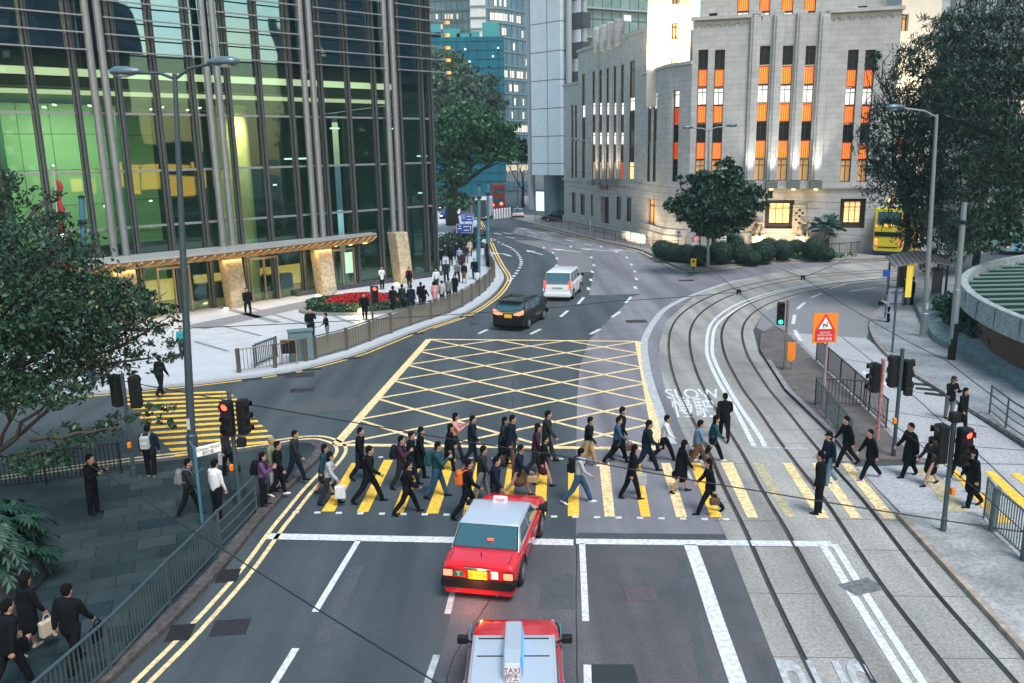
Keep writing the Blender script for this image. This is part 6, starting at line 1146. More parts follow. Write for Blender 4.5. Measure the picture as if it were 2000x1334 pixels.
# second taxi at the bottom edge, facing the same way, seen from behind and above
blue_p = mat('advert_blue',(.02,.28,.36),.3,coat=.5)
r1,k = car('taxi', 'red taxi with silver roof, wedge roof sign and blue advert sides at the bottom edge', (-.08,12.9), math.radians(-1.5), taxi_red, taxi_silver, cat='taxi', L=4.6, H=1.42, Wd=1.72)
prim('advert_panel', r1, blue_p, lambda m: [m.box((s_*(k['hw']+.006),.2,.58),(.014,3.4,.42)) for s_ in (-1,1)])
prim('roof_seam', r1, black, lambda m: [m.box((0,y,k['H']+.004),(1.24,.02,.012)) for y in (-.15,.38)])
H_ = k['H']; wd = prim('roof_sign', r1, taxi_silver, lambda m: m.loft([[(-w_,y,H_-.01),(w_,y,H_-.01),(w_*.8,y,H_+h_),(-w_*.8,y,H_+h_)] for y,w_,h_ in ((-.86,.12,.16),(-.80,.16,.30),(-.4,.18,.30),(.6,.18,.2),(.85,.14,.07))]), bevel=.02)
prim('sign_rear_face', wd, mat('sign_face_white',(.6,.62,.66),.4), lambda m: m.quad((-.12,-.875,H_+.01),(.12,-.875,H_+.01),(.12,-.83,H_+.28),(-.12,-.83,H_+.28))); prim('sign_blue_side', wd, glow('sign_blue_side',(.05,.3,.8),.5), lambda m: m.quad((.181,-.7,H_+.02),(.186,.5,H_+.02),(.156,.4,H_+.2),(.152,-.6,H_+.27)))
text_mesh('sign_text', 'TAXI', mat('sign_maroon',(.2,.01,.05),.5), wd, (0,-.862,H_+.165),(1,0,0),(0,.16,.98),.085,'CENTER'); text_mesh('sign_text', '的士', mat('sign_maroon',(.2,.01,.05),.5), wd, (0,-.882,H_+.04),(1,0,0),(0,.16,.98),.09,'CENTER')
# black people carrier and white van driving away
blackp = mat('black_paint',(.004,.0045,.005),.2,coat=.35,spec=.3); whitep = mat('white_van_paint',(.72,.74,.76),.3,coat=.5)
P = g(1012,640); r2,k = car('people_carrier', 'black people carrier with red tail lights driving away past the box junction', (P.x+.25,P.y+1.3), math.radians(-20), blackp, blackp, L=4.7, Wd=1.83, H=1.66, belt=1.0, bootz=1.06, hoodz=.94, cab=(-2.26,-1.85,.6,1.65), tail='mpv', cat='people carrier', inset=.14)
prim('plate_garnish', r2, chrome, lambda m: m.box((0,-2.37,1.05),(.9,.03,.07))); prim('roof_rails', r2, blackmetal, lambda m: [m.bar((s_*.66,-1.7,1.69),(s_*.66,.5,1.69),.03,.03) for s_ in (-1,1)]); prim('rear_spoiler', r2, blackp, lambda m: m.box((0,-1.98,1.64),(1.4,.3,.05)), bevel=.02)
P = g(1102,584); r3,k = car('van', 'white van driving away ahead of the black people carrier', (P.x+.1,P.y+1.6), math.radians(-14), whitep, whitep, L=5.0, Wd=1.88, H=1.93, belt=1.15, bootz=1.2, hoodz=1.05, cab=(-2.42,-2.2,1.0,1.9), tail='van', cat='van', inset=.13, tl=tail_dim, plate_=None)
prim('plate_recess', r3, mat('grey_recess',(.3,.31,.32),.5), lambda m: m.box((0,-2.52,.9),(.7,.02,.08)))
# saloon beside the grey tower, far traffic
c3,_ = car('car', 'dark saloon parked beside the side wing of the bank', (at(1092,430,119).x,119), math.radians(70), blackp, blackp, cat='car', plate_=None, tl=tail_dim, z=.14)
farp = [mat('far_blue_paint',(.02,.05,.3),.3), mat('far_white_paint',(.6,.6,.62),.4), mat('far_dark_paint',(.03,.03,.035),.3), mat('far_silver',(.35,.37,.4),.3,.4)]
for x,Y,c_,l_,hd in ((872,130,0,'blue far car coming with its lights on under the banyan',True),(890,136,1,'white far car second behind the blue one',True),(902,150,2,'dark far car half hidden by the white truck',False),(886,158,3,'silver far car in the queue under the footbridge',True),(868,150,2,'dark far car at the left of the queue',True),(1012,128,3,'silver far car right of the red tram',False)):
    q = at(x,430,Y); car('car', l_, (q.x,q.y), 0 if not hd else math.pi, farp[c_], farp[c_], cat='car', plate_=None, head=hd, group='far traffic', tl=tail_on)
def boxy(name, label, cat, x, Y, rz, L, Wd, H, m_, parts, z=0, group=None, q=None):
    q = q or at(x,430,Y); r0 = empty(name, (q.x,q.y,z), rz, label, cat, group)
    prim('body', r0, m_, lambda m: m.box((0,0,H/2+.25),(Wd,L,H-.1)), bevel=.12)
    for s_ in (-1,1):
        for wy in (-L*.3,L*.32): w_ = prim('wheel', r0, tyre, lambda m: m.lathe([(.3,s_*(Wd/2-.25)),(.48,s_*(Wd/2-.22)),(.48,s_*(Wd/2+.01)),(.3,s_*(Wd/2+.02))],(0,wy,.48),18,'x'))
    for nm,mm,bs in parts: prim(nm, r0, mm, lambda m: [m.box(c,s) for c,s in bs], bevel=.02)
    return r0
boxy('truck', 'white box truck with a dark rear door in the far queue', 'truck', 943, 128, math.radians(-6), 7, 2.3, 3.0, farp[1], [('rear_door',mat('truck_door',(.03,.045,.05),.5),[((0,-3.52,1.75),(2.1,.06,2.5))]),('tail_light',tail_on,[((-1,-3.55,.55),(.2,.06,.15)),((1,-3.55,.55),(.2,.06,.15))]),('cab',farp[1],[((0,3.9,1.2),(2.1,1.4,1.9))])])
boxy('tram', 'red double deck tram glowing with red lights far down the road', 'tram', 975, 150, 0, 9, 2.2, 4.2, mat('tram_red',(.35,.02,.02),.4), [('rear_window',car_glass,[((0,-4.53,3.3),(1.7,.05,.8)),((0,-4.53,1.7),(1.7,.05,.9))]),('tail_light',glow('tram_light',(1,.1,.06),3),[((-.9,-4.56,1.0),(.3,.06,.3)),((.5,-4.56,1.2),(.45,.06,.45))])])
# yellow double decker bus
bus_y = mat('bus_yellow',(.80,.62,.02),.35,coat=.3); bus_b = mat('bus_blue',(.01,.03,.16),.35)
q = at(1752,505,79); bx_ = empty('double_decker_bus', (q.x,q.y,0), math.radians(-34), 'yellow double decker bus seen from behind in front of the bank', 'bus')
prim('body', bx_, bus_y, lambda m: m.loft([rsec(y,1.25*f,.55,4.35-d,.18,5) for y,f,d in ((-5.4,.94,.15),(-5.3,1,0),(5.3,1,0),(5.4,.94,.2))]), smooth='auto')
prim('skirt', bx_, bus_b, lambda m: m.box((0,0,.55),(2.53,10.7,.5)), bevel=.04); prim('rear_window', bx_, car_glass, lambda m: m.box((0,-5.4,3.45),(1.95,.06,1.15)), bevel=.1)
prim('roof', bx_, mat('bus_roof',(.5,.55,.55),.4), lambda m: m.box((0,0,4.37),(2.2,10.3,.06)), bevel=.02)
prim('engine_grille', bx_, black, lambda m: (m.box((0,-5.41,2.05),(2.3,.05,.42)), m.box((0,-5.41,.9),(1.6,.05,.1)))); prim('side_windows', bx_, car_glass, lambda m: [m.box((s_*1.255,y,z_),(.03,1.6,.8)) for s_ in (-1,1) for y in np.arange(-4.2,5,1.8) for z_ in (1.9,3.45)])
prim('number_blind', bx_, warm_glow if 0 else glow('route_blind',(1,.55,.1),.8), lambda m: m.box((0,-5.44,2.85),(.75,.04,.25)))
for s_ in (-1,1):
    prim('tail_light', bx_, tail_on, lambda m: (m.box((s_*1.0,-5.42,1.25),(.22,.06,.3)), m.box((s_*1.05,-5.42,2.75),(.16,.05,.14)))); prim('indicator', bx_, amber_l, lambda m: m.box((s_*1.0,-5.42,1.55),(.2,.06,.14)))
    for wy in (-2.9,3.2): prim('wheel', bx_, tyre, lambda m: m.lathe([(.3,s_*1.0),(.5,s_*1.02),(.5,s_*1.27),(.3,s_*1.28)],(0,wy,.5),18,'x'))
# buses far right behind the trees
q = at(1962,460,78); boxy('bus', 'pale blue bus with red tail lights far right behind the trees', 'bus', 0, 0, math.radians(-12), 8, 2.4, 3.0, mat('bus_pale_blue',(.2,.42,.5),.4), [('rear_window',mat('bus_window_pale',(.3,.5,.55),.1),[((0,-4.02,2.2),(1.9,.05,1.0))]),('tail_light',tail_on,[((-1,-4.03,.8),(.2,.05,.2)),((1,-4.03,.8),(.2,.05,.2))])], q=Vector((q.x,q.y,0)))
# two-way far red traffic cones by the signs
for kx,(x,y) in enumerate(((937,446),(940,452))):
    B = base(x,y); r0 = empty('traffic_cone', B, 0, 'red and white cone beside the blue direction signs', 'cone', 'road cones by the plaza tip'); prim('cone', r0, red_paint, lambda m: m.lathe([(.3,0),(.3,.05),(.18,.06),(.05,.75)],(0,0,0),12)); prim('stripe', r0, white_sign, lambda m: m.lathe([(.145,.28),(.1,.48)],(0,0,0),12))
# ================================================================ PEOPLE
skin_m = mat('skin',(.42,.24,.17),.55)
class Rig:
    def __init__(s, L, R, aL, aR, lean=0, hd=0, sex='m', elbow_out=.05):
        """legs/arms: (forward angle, bend) in degrees"""
        s.th, s.sh = .43, .41; d = math.radians; s.sx = sex; sw = .19 if sex == 'm' else .165; s.sw = sw
        def leg(a, k): a, k = d(a), d(k); return (0, s.th*math.sin(a), -s.th*math.cos(a)), (0, s.th*math.sin(a)+s.sh*math.sin(a-k), -s.th*math.cos(a)-s.sh*math.cos(a-k)), a-k
        kl,al,fl = leg(*L); kr,ar,fr = leg(*R); hz = -min(al[2]-(.03 if fl > -.3 else .0), ar[2]-(.03 if fr > -.3 else 0))+.055
        s.hip = Vector((0,0,hz)); s.legs = []
        for sg,kk,aa,ff in ((-1,kl,al,fl),(1,kr,ar,fr)):
            o = s.hip+Vector((sg*.09,0,0)); s.legs.append((o, o+Vector(kk)+Vector((sg*.01,0,0)), o+Vector(aa)+Vector((-sg*.005,0,0)), ff))
        ln = d(lean); s.chest = s.hip+Vector((0,.42*math.sin(ln),.42*math.cos(ln))); s.neck = s.chest+Vector((0,.1*math.sin(ln),.12)); s.head = s.neck+Vector((0,.03+.06*math.sin(d(hd)),.145)); s.hd = d(hd)
        s.arms = []
        for sg,(a,k) in ((-1,aL),(1,aR)):
            a, k = d(a), d(k); o = s.chest+Vector((sg*sw,0,.05)); e = o+Vector((sg*elbow_out,.28*math.sin(a),-.28*math.cos(a))); h = e+Vector((-sg*.06*(1 if k > .5 else -.3),.25*math.sin(a+k),-.25*math.cos(a+k))); s.arms.append((o,e,h))
def caps(segs, name, vox, sm=3):
    """tapered limbs fused into one continuous skin by voxel remeshing"""
    mb = MB()
    for a,b,r0,r1,fx,fy in segs:
        a, b = Vector(a), Vector(b); d = b-a; L = d.length or 1e-4; d = d/L if L > 1e-3 else Vector((0,0,1)); ref = Vector((0,1,0)) if abs(d.y) < .9 else Vector((0,0,1)); x = ref.cross(d).normalized(); y = d.cross(x); n = 12; secs = []
        for t,f in ((-1,.01),(-.86,.5),(-.5,.86),(0,1)): secs.append([a+d*r0*t*min(fx,fy)+(x*math.cos(2*math.pi*j/n)*fx+y*math.sin(2*math.pi*j/n)*fy)*r0*f for j in range(n)])
        for t,f in ((0,1),(.5,.86),(.86,.5),(1,.01)): secs.append([b+d*r1*t*min(fx,fy)+(x*math.cos(2*math.pi*j/n)*fx+y*math.sin(2*math.pi*j/n)*fy)*r1*f for j in range(n)])
        mb.loft(secs)
    ob = mb.build(name, skin_m, None); m = ob.modifiers.new('r','REMESH'); m.mode = 'VOXEL'; m.voxel_size = vox; m.use_smooth_shade = True
    s_ = ob.modifiers.new('s','SMOOTH'); s_.iterations = sm; s_.factor = .5
    dg = bpy.context.evaluated_depsgraph_get(); dg.update(); me = bpy.data.meshes.new_from_object(ob.evaluated_get(dg)); me.name = name; old = ob.data; bpy.data.objects.remove(ob); bpy.data.meshes.remove(old); return me
def fingers(mb, e, h, sg, grip):
    d = (h-e).normalized(); side = d.cross(Vector((sg,0,0))).normalized(); 
    if side.length < .1: side = Vector((0,1,0))
    inn = Vector((-sg,0,0))
    p = h+d*.075
    for i,(L,o_) in enumerate(((.062,-.03),(.072,-.01),(.068,.01),(.052,.03))):
        b = p+side*o_; c = b+d*L*.5+inn*.006; f = c+(d*(.2 if grip else .75)+inn*(.9 if grip else .45)).normalized()*L*.55; mb.tube([b-d*.02,c,f],[.0095,.009,.007],6)
    b = h+d*.03-side*-.035; mb.tube([b,b+side*.025+d*.03+inn*.012,b+side*.022+d*.058+inn*.02],[.011,.010,.008],6)
cache = {}
def body_parts(key, rig):
    if key in cache: return cache[key]
    s = rig; f = s.sx == 'f'; out = {}; up = Vector((0,0,1))
    segs = [(s.hip+up*.0,s.hip+up*.02,.145,.14,1,.8),(s.hip+up*.05,s.chest,.13,.15 if not f else .135,1,.68),(s.chest-up*.02,s.chest+up*.02,.16 if not f else .14,.15 if not f else .13,1.05,.68),(s.chest+Vector((-s.sw*.8,0,.05)),s.chest+Vector((s.sw*.8,0,.05)),.07,.07,1,1),(s.chest+up*.05,s.head-up*.08,.065,.055,1,1)]
    hd = s.head; fw = Vector((0,math.cos(s.hd),-math.sin(s.hd)))
    segs += [(hd-up*.03,hd+up*.045,.085,.095,.92,1.1),(hd+fw*.03-up*.085,hd+fw*.035-up*.07,.05,.055,1,1),(hd+fw*.095-up*.015,hd+fw*.11-up*.035,.012,.016,1,1),(hd+Vector((-.088,0,-.03)),hd+Vector((-.09,0,.0)),.018,.02,.5,1),(hd+Vector((.088,0,-.03)),hd+Vector((.09,0,.0)),.018,.02,.5,1)]
    for o,k,a,ff in s.legs: segs += [(o,k,.088,.055,1,1),(k,a,.056,.038,1,1.05),(k+Vector((0,-.015,-.05)),k.lerp(a,.4)+Vector((0,-.02,0)),.045,.05,1,1)]
    for o,e,h in s.arms: d = (h-e).normalized(); segs += [(o,e,.052,.04,1,1),(e,h,.04,.026,1,1),(h,h+d*.07,.028,.036,.6,1)]
    me = caps(segs,'body_mesh',.017)
    mb = MB()
    for (o,e,h),sg in zip(s.arms,(-1,1)): fingers(mb,e,h,sg,True)
    for sx in (-1,1): mb.ball(tuple(hd+fw*.098+Vector((sx*.033,0,.005))),.0,6,4)
    import bmesh
    bm = bmesh.new(); bm.from_mesh(me); t = bpy.data.meshes.new('t'); t.from_pydata([tuple(v) for v in mb.v],[],mb.f); bm.from_mesh(t); bm.to_mesh(me); bm.free(); bpy.data.meshes.remove(t); me.polygons.foreach_set('use_smooth',[True]*len(me.polygons)); me.materials.clear(); me.materials.append(skin_m); out['body'] = me
    def sleeves(r, ext=0): return [x for o,e,h in s.arms for x in ((o,e,r,r*.82,1,1),(e,e.lerp(h,.9),r*.84,r*.66,1,1))]
    tor = [(s.hip+up*.10,s.chest,.172 if not f else .15,.192 if not f else .165,1,.78),(s.chest-up*.04,s.chest+up*.02,.185 if not f else .16,.17 if not f else .145,1.03,.72),(s.chest+Vector((-s.sw*.9,0,.055)),s.chest+Vector((s.sw*.9,0,.055)),.075,.075,1,1),(s.chest+up*.08,s.neck-up*.01,.085,.07,1,1)]
    out['shirt'] = caps(tor+sleeves(.056)+[(s.hip+up*.03,s.hip+up*.08,.155,.15,1,.85)],'shirt_mesh',.02)
    out['jacket'] = caps(tor+sleeves(.072)+[(s.hip-up*.10,s.hip+up*.12,.185,.168,1.0,.78)],'jacket_mesh',.02)
    swing = (s.legs[0][1]+s.legs[1][1])/2; spread = abs(s.legs[0][1].y-s.legs[1][1].y)
    out['coat'] = caps(tor+sleeves(.075)+[(s.hip-up*.36,s.hip+up*.12,.20,.175,.95,.85+spread*.9),(s.hip-up*.1,s.hip+up*.12,.19,.175,1,.8)],'coat_mesh',.022)
    tr = [(s.hip+up*.02,s.hip+up*.05,.152,.147,1,.82)]
    for o,k,a,ff in s.legs: tr += [(o,k,.11,.08,1,1),(k,a+(k-a).normalized()*.02,.08,.066,1,1)]
    out['trousers'] = caps(tr,'trousers_mesh',.02)
    m_ = (s.legs[0][1]+s.legs[1][1])/2
    out['skirt'] = caps([(s.hip+up*.04,s.hip-up*.04,.152,.16,1,.85),(s.hip,Vector((0,m_.y*.7,s.hip.z-.34)),.16,.19,.95,.9+spread*.8)],'skirt_mesh',.02)
    for i,(o,k,a,ff) in enumerate(s.legs):
        pit = min(0,ff)*.9; d = Vector((0,math.cos(pit),math.sin(pit))); out['shoe%d'%i] = caps([(a+Vector((0,-.035,-.055)) if pit > -.2 else a+Vector((0,-.03,-.03)),a+d*.15+Vector((0,0,-.062)),.042,.032,.95,1),(a,a-up*.03,.045,.045,1,1)],'shoe_mesh',.014,2)
    out['hair_short'] = caps([(hd+Vector((0,-.018,.03)),hd+Vector((0,-.012,.06)),.098,.1,.95,1.08),(hd+Vector((0,-.05,-.02)),hd+Vector((0,-.045,.03)),.075,.09,1.05,.9),(hd+fw*.05+up*.095,hd+fw*.02+up*.1,.045,.05,1.2,.7)],'hair_mesh',.016,2)
    out['hair_long'] = caps([(hd+Vector((0,-.018,.03)),hd+Vector((0,-.012,.06)),.10,.102,.97,1.08),(hd+Vector((0,-.055,-.2)),hd+Vector((0,-.05,.03)),.075,.095,1.2,.75)],'hair_mesh',.016,2)
    out['cap'] = caps([(hd+Vector((0,-.01,.06)),hd+Vector((0,-.005,.08)),.10,.095,.97,1.1),(hd+fw*.1+up*.07,hd+fw*.15+up*.06,.05,.045,1.2,.25)],'cap_mesh',.014,2)
    out['collar'] = caps([(s.neck-up*.045,s.neck-up*.03,.072,.066,1,1),(s.chest+Vector((0,.10,.02)),s.neck+Vector((0,.05,-.05)),.03,.04,1,1)],'collar_mesh',.014,1)
    out['rig'] = s; cache[key] = out; return out
RG = {}
for nm,a in dict(walkA=((20,5),(-17,12),(-15,10),(18,22)), walkB=((-15,14),(19,4),(14,25),(-14,8)), walkC=((11,4),(-9,28),(-6,10),(10,18)), walkD=((-6,38),(10,5),(8,18),(-6,10)), stride=((28,8),(-24,16),(-18,12),(22,30)),
      phone=((20,6),(-16,16),(-14,12),(32,100)), phoneB=((-16,18),(20,6),(30,95),(35,90)), stand=((2,2),(-2,2),(2,12),(4,14)), standP=((2,2),(-3,3),(20,95),(26,95)), call=((4,2),(-3,3),(50,140),(10,60))).items():
    for sx in 'mf': RG[nm+sx] = (a,sx)
def rig(key):
    a,sx = RG[key]; hd = 22 if 'phone' in key or 'standP' in key else 4; return Rig(*a, lean=5 if key[:4] in ('walk','stri') else 2, hd=hd, sex=sx)
CL = dict(blk=(.006,.007,.009), navy=(.008,.014,.028), char=(.022,.025,.029), grey=(.15,.16,.17), lgrey=(.34,.36,.38), white=(.6,.61,.63), jean=(.03,.075,.14), ltjean=(.12,.2,.28), teal=(.015,.06,.075), maroon=(.05,.018,.03), brown=(.11,.06,.035), tan=(.35,.24,.13), purple=(.10,.05,.13), pink=(.55,.25,.25), magenta=(.16,.015,.08), olive=(.16,.18,.11), hair=(.005,.0045,.004), greyhair=(.22,.2,.18), red=(.4,.02,.03), turq=(.03,.28,.30), yellow=(.55,.42,.06), orange=(.6,.13,.02), cream=(.45,.38,.28), skin=(.42,.24,.17), sky=(.25,.38,.52), violet=(.25,.12,.5))
def cloth(c, sh=False): return mat(('shoe_' if sh else 'cloth_')+c, CL[c], .6 if sh else .9, var=.12, vs=9, spec=.12)
NP = 0
def person(fx, fy, face, pose, label, top='jacket:blk', bot='trousers:blk', hair='short:hair', shoes='blk', collar=None, h=1.72, z=0.0, bag=None, group=None, gx=None):
    """face: heading in degrees, 0 = walking to the right of the picture, 90 = away"""
    global NP; NP += 1
    B = gx or g(fx, fy, z); p = body_parts(pose, rig(pose)); sc = h/1.74; r0 = empty('person', B, math.radians(face-90), label, 'person', group); wv = random.uniform(.95,1.12); r0.scale = (sc*wv,sc*random.uniform(.95,1.06),sc); r0.rotation_euler[2] += math.radians(random.uniform(-9,9)); r0.rotation_euler[0] = math.radians(random.uniform(-1.5,1.5))
    def part(nm, key, m):
        o_ = link(nm, p[key], r0); 
        if len(o_.material_slots) == 0: p[key].materials.append(skin_m)
        o_.material_slots[0].link = 'OBJECT'; o_.material_slots[0].material = m; return o_
    part('body','body', cloth('blk') if 0 else skin_m)
    t,tc = top.split(':'); part(t, t, cloth(tc)); b_,bc = bot.split(':')
    part(b_, b_, cloth(bc)); 
    hh,hc = hair.split(':'); part('hair' if hh != 'cap' else 'hat', 'hair_'+hh if hh != 'cap' else 'cap', cloth(hc))
    if hh == 'cap': part('hair','hair_short',cloth('hair')).scale = (.97,.97,.97)
    for i in (0,1): part('shoe','shoe%d'%i, cloth(shoes,True))
    if collar: part('collar','collar', cloth(collar))
    if bag:
        kind,bc2,bl = bag.split(':'); rg = p['rig']; Rz = Matrix.Rotation(math.radians(face-90),3,'Z'); m_ = cloth(bc2)
        if kind == 'back':
            c = B+Rz@((rg.chest+Vector((0,-.235,-.1)))*sc); q = empty('backpack', c, r0.rotation_euler[2], bl, 'backpack'); prim('pack', q, m_, lambda k: k.box((0,0,0),(.29,.17,.42)), bevel=.06); prim('pocket', q, m_, lambda k: k.box((0,-.1,-.08),(.22,.06,.2)), bevel=.025); prim('strap', q, m_, lambda k: [k.tube([(x,.08,.18),(x,.16,.24),(x,.30,.2),(x,.36,.05),(x,.28,-.1),(x*1.05,.1,-.15)],.018,6) for x in (-.11,.11)])
        else:
            side = 1 if kind[-1] == 'R' else 0; kind = kind[:-1]; o_,e_,h_ = rg.arms[side]; hd_ = h_+(h_-e_).normalized()*.1
            w_,d_,ht = {'brief':(.12,.42,.30),'tote':(.14,.34,.34),'hand':(.13,.28,.2),'shop':(.14,.3,.38)}[kind]; c = B+Rz@(hd_*sc); q = empty({'brief':'briefcase','tote':'tote_bag','hand':'handbag','shop':'shopping_bag'}[kind], c, r0.rotation_euler[2], bl, {'brief':'briefcase','tote':'bag','hand':'handbag','shop':'bag'}[kind])
            prim('bag_body', q, m_, lambda k: k.box((0,0,-.12-ht/2),(w_,d_,ht)), bevel=.03); prim('bag_handle', q, m_, lambda k: k.tube([(0,-d_*.25,-.13),(0,-d_*.15,-.01),(0,d_*.15,-.01),(0,d_*.25,-.13)],.012,6))
    return r0
XG = 'people walking over the main crossing'
Pp = lambda *a, **k: person(*a, group=XG, **k)
Pp(646,985,4,'walkAf','woman in a pale grey jacket striding onto the crossing with a white bag','jacket:lgrey','trousers:char','long:hair','blk',bag='shopR:white:white shopping bag held by the woman in the pale grey jacket',h=1.62)
Pp(636,966,0,'walkBf','woman in dark green half hidden behind the pale jacket woman at the crossing edge','jacket:teal','skirt:char','long:hair','char',h=1.6)
Pp(722,982,2,'strideM' if 0 else 'stridem','suited man with open light blue shirt, first big strider from the left','jacket:blk','trousers:blk',collar='sky',h=1.80)
Pp(706,938,0,'walkCm','man in black behind the first suited strider carrying a dark bag','jacket:blk','trousers:navy',bag='tote%s:blk:black bag swinging from the man behind the first suited strider'%'L',h=1.72)
Pp(787,955,0,'phonem','man in a maroon jacket looking at his phone with a backpack on','jacket:maroon','trousers:char',bag='back:navy:navy backpack on the man in the maroon jacket',h=1.70)
Pp(797,1004,6,'stridem','short man in black striding low in front of the maroon jacket man','jacket:blk','trousers:blk',h=1.62)
Pp(803,944,0,'walkBm','man in black shoulder to shoulder behind the maroon jacket man','jacket:blk','trousers:navy',h=1.70)
Pp(821,936,0,'walkCf','long haired woman in black carrying a pink bag under her arm','coat:blk','trousers:blk','long:hair',bag='handL:pink:round pink bag of the long haired woman in black',h=1.70)
Pp(855,972,0,'phonem','man in a teal jacket and blue jeans reading his phone','jacket:teal','trousers:jean',bag='back:teal:dark teal backpack on the man in blue jeans',h=1.75)
Pp(880,919,0,'walkDf','woman in a short black dress right beside the woman in the pink scarf','coat:blk','trousers:blk','long:hair',h=1.55)
Pp(890,897,0,'phoneBf','woman with a pale pink scarf looking down at papers','jacket:pink','trousers:char','long:hair',h=1.62)
Pp(924,905,0,'walkCm','young man in a dark suit with a bright blue shirt collar','jacket:navy','trousers:navy',collar='sky',h=1.62)
Pp(914,1012,4,'stridem','broad man in black stepping past the taxi with an orange topped backpack','jacket:blk','trousers:blk',bag='back:orange:orange topped backpack on the broad man by the taxi',h=1.78)
Pp(940,978,0,'walkAm','man in grey trousers hidden behind the broad man in black','jacket:char','trousers:grey',h=1.70)
Pp(968,1002,0,'walkCm','man in navy with a blue collar just above the taxi roof','jacket:navy','trousers:char',collar='sky',bag='handR:yellow:glowing yellow bag carried just above the taxi roof',h=1.66)
Pp(997,915,0,'walkDm','tall man in a dark coat walking shoulder to shoulder with a woman','coat:navy','trousers:brown',h=1.78)
Pp(983,908,0,'walkCf','woman in dark grey beside the tall man in a dark coat','coat:char','trousers:blk','long:hair',bag='handR:red:red bag carried between two walkers in mid crossing',h=1.62)
Pp(1013,970,0,'strideF' if 0 else 'stridef','woman in a navy jacket and short skirt striding in black boots','jacket:navy','skirt:brown','short:hair','blk',bag='handR:tan:shiny tan handbag of the woman in black boots',h=1.66)
Pp(1068,903,0,'walkAm','tall man behind the two women in brown','jacket:char','trousers:char',h=1.78)
Pp(1046,925,0,'walkCf','woman in a brown patterned jacket with long dark hair','jacket:maroon','trousers:char','long:hair',bag='handL:tan:tan shoulder bag of the woman in the brown jacket',h=1.64)
Pp(1062,949,0,'walkBf','woman in black with a dark brown skirt in front of the brown jacket woman','jacket:blk','skirt:maroon','short:hair',h=1.62)
Pp(1130,983,0,'stridem','man in a pale shirt and jeans striding with a black backpack and phone','shirt:lgrey','trousers:jean',shoes='white',bag='back:blk:black backpack on the man in the pale shirt',h=1.72)
Pp(1148,912,0,'walkAm','man in a black sweater with a white collar and yellow bag','shirt:blk','trousers:tan',collar='white',shoes='white',bag='toteL:yellow:yellow tote bag of the man in the black sweater',h=1.70)
Pp(1212,897,-4,'walkCm','slim man in a black top, head highest in the middle of the crossing','shirt:blk','trousers:blk',h=1.78)
Pp(1205,905,0,'stridef','woman in a blue denim jacket taking a long stride','jacket:jean','trousers:blk','short:hair',bag='handR:brown:brown handbag of the woman in the denim jacket',h=1.62)
Pp(1262,922,0,'stridem','man in a dark suit and pale collar leading the right hand group','jacket:navy','trousers:navy',collar='white',h=1.76)
Pp(1232,975,0,'walkBf','woman in black carrying a pale mint bag, nearest in the right hand group','jacket:blk','trousers:blk','long:hair',bag='toteL:lgrey:pale mint bag of the woman in black',h=1.68)
Pp(1296,901,0,'stridef','woman in a white top with a black handbag and yellow folder','shirt:white','trousers:blk','short:hair',bag='handL:blk:black handbag of the woman in the white top',h=1.62)
Pp(1328,962,0,'walkAf','woman in a black dress with bare legs and short black boots','coat:blk','skirt:blk','long:hair','blk',bag='handL:blk:bulky black bag of the bare legged woman',h=1.64)
Pp(1362,918,0,'stridem','man in a blue checked shirt and brown trousers leaning forward','shirt:ltjean','trousers:brown',bag='handL:brown:brown satchel of the man in brown trousers',h=1.70)
Pp(1391,902,0,'stridef','long haired woman in a dark teal jacket and leggings, white shoes','jacket:teal','trousers:blk','long:hair','white',h=1.62)
Pp(1414,859,80,'stridem','man in a black suit walking away up the tram tracks','jacket:blk','trousers:blk',h=1.72)
Pp(1384,1003,185,'stridef','woman in black stepping left low on the crossing with a brown bag','jacket:blk','trousers:blk','long:hair',bag='handL:brown:brown bag of the woman stepping left',h=1.66)
XR = 'people crossing the tram tracks and the slip road'
Pr = lambda *a, **k: person(*a, group=XR, **k)
Pr(1618,950,185,'walkCm','man in a black cap and dark jacket with pale jeans on the tracks','jacket:navy','trousers:ltjean','cap:blk','white',h=1.70)
Pr(1652,910,180,'stridem','man in a black suit holding up a phone beside the island railing','jacket:blk','trousers:blk',collar='white',bag=None,h=1.70)
Pr(1596,1004,150,'standm','heavy man in black standing on the tram tracks seen from behind','jacket:blk','trousers:blk',h=1.80)
Pr(1697,936,180,'stridef','woman in black with bright purple shoes stepping off the island','jacket:blk','trousers:blk','short:hair','violet',h=1.64)
Pr(1773,931,180,'walkAm','man in a long black coat crossing the refuge','coat:blk','trousers:blk',h=1.74)
Pr(1815,948,180,'walkAf','woman in a dark jacket and short skirt behind the red signal pole','jacket:char','skirt:blk','short:hair','blk',h=1.55)
Pr(1872,940,175,'walkBf','woman in a magenta jacket with a black backpack behind the red signal','jacket:magenta','trousers:blk','long:hair','white',bag='back:blk:black backpack on the woman in magenta',h=1.66)
Pr(1896,990,180,'walkCf','woman in a long black coat at the right end of the crossing','coat:blk','trousers:blk','long:hair','blk',h=1.70)
Pr(1852,818,-70,'standPf','woman in a woolly hat holding a phone on the slip road','jacket:blk','trousers:grey','cap:char','blk',h=1.62)
Pr(1876,843,-60,'walkCf','woman wrapped in a black hood beside the woolly hat woman','coat:blk','trousers:blk','long:hair','blk',h=1.60)
Pn = lambda *a, **k: person(*a, z=.13, **k)
NL = 'people on the near-left pavement'
Pn(578,940,10,'walkAm','young man in a dark hooded top stepping to the kerb, first at the corner nose','jacket:char','trousers:navy',h=1.66,group=NL)
Pn(548,968,0,'walkCm','man in black with trainers waiting at the corner kerb','jacket:blk','trousers:blk',shoes='white',h=1.68,group=NL)
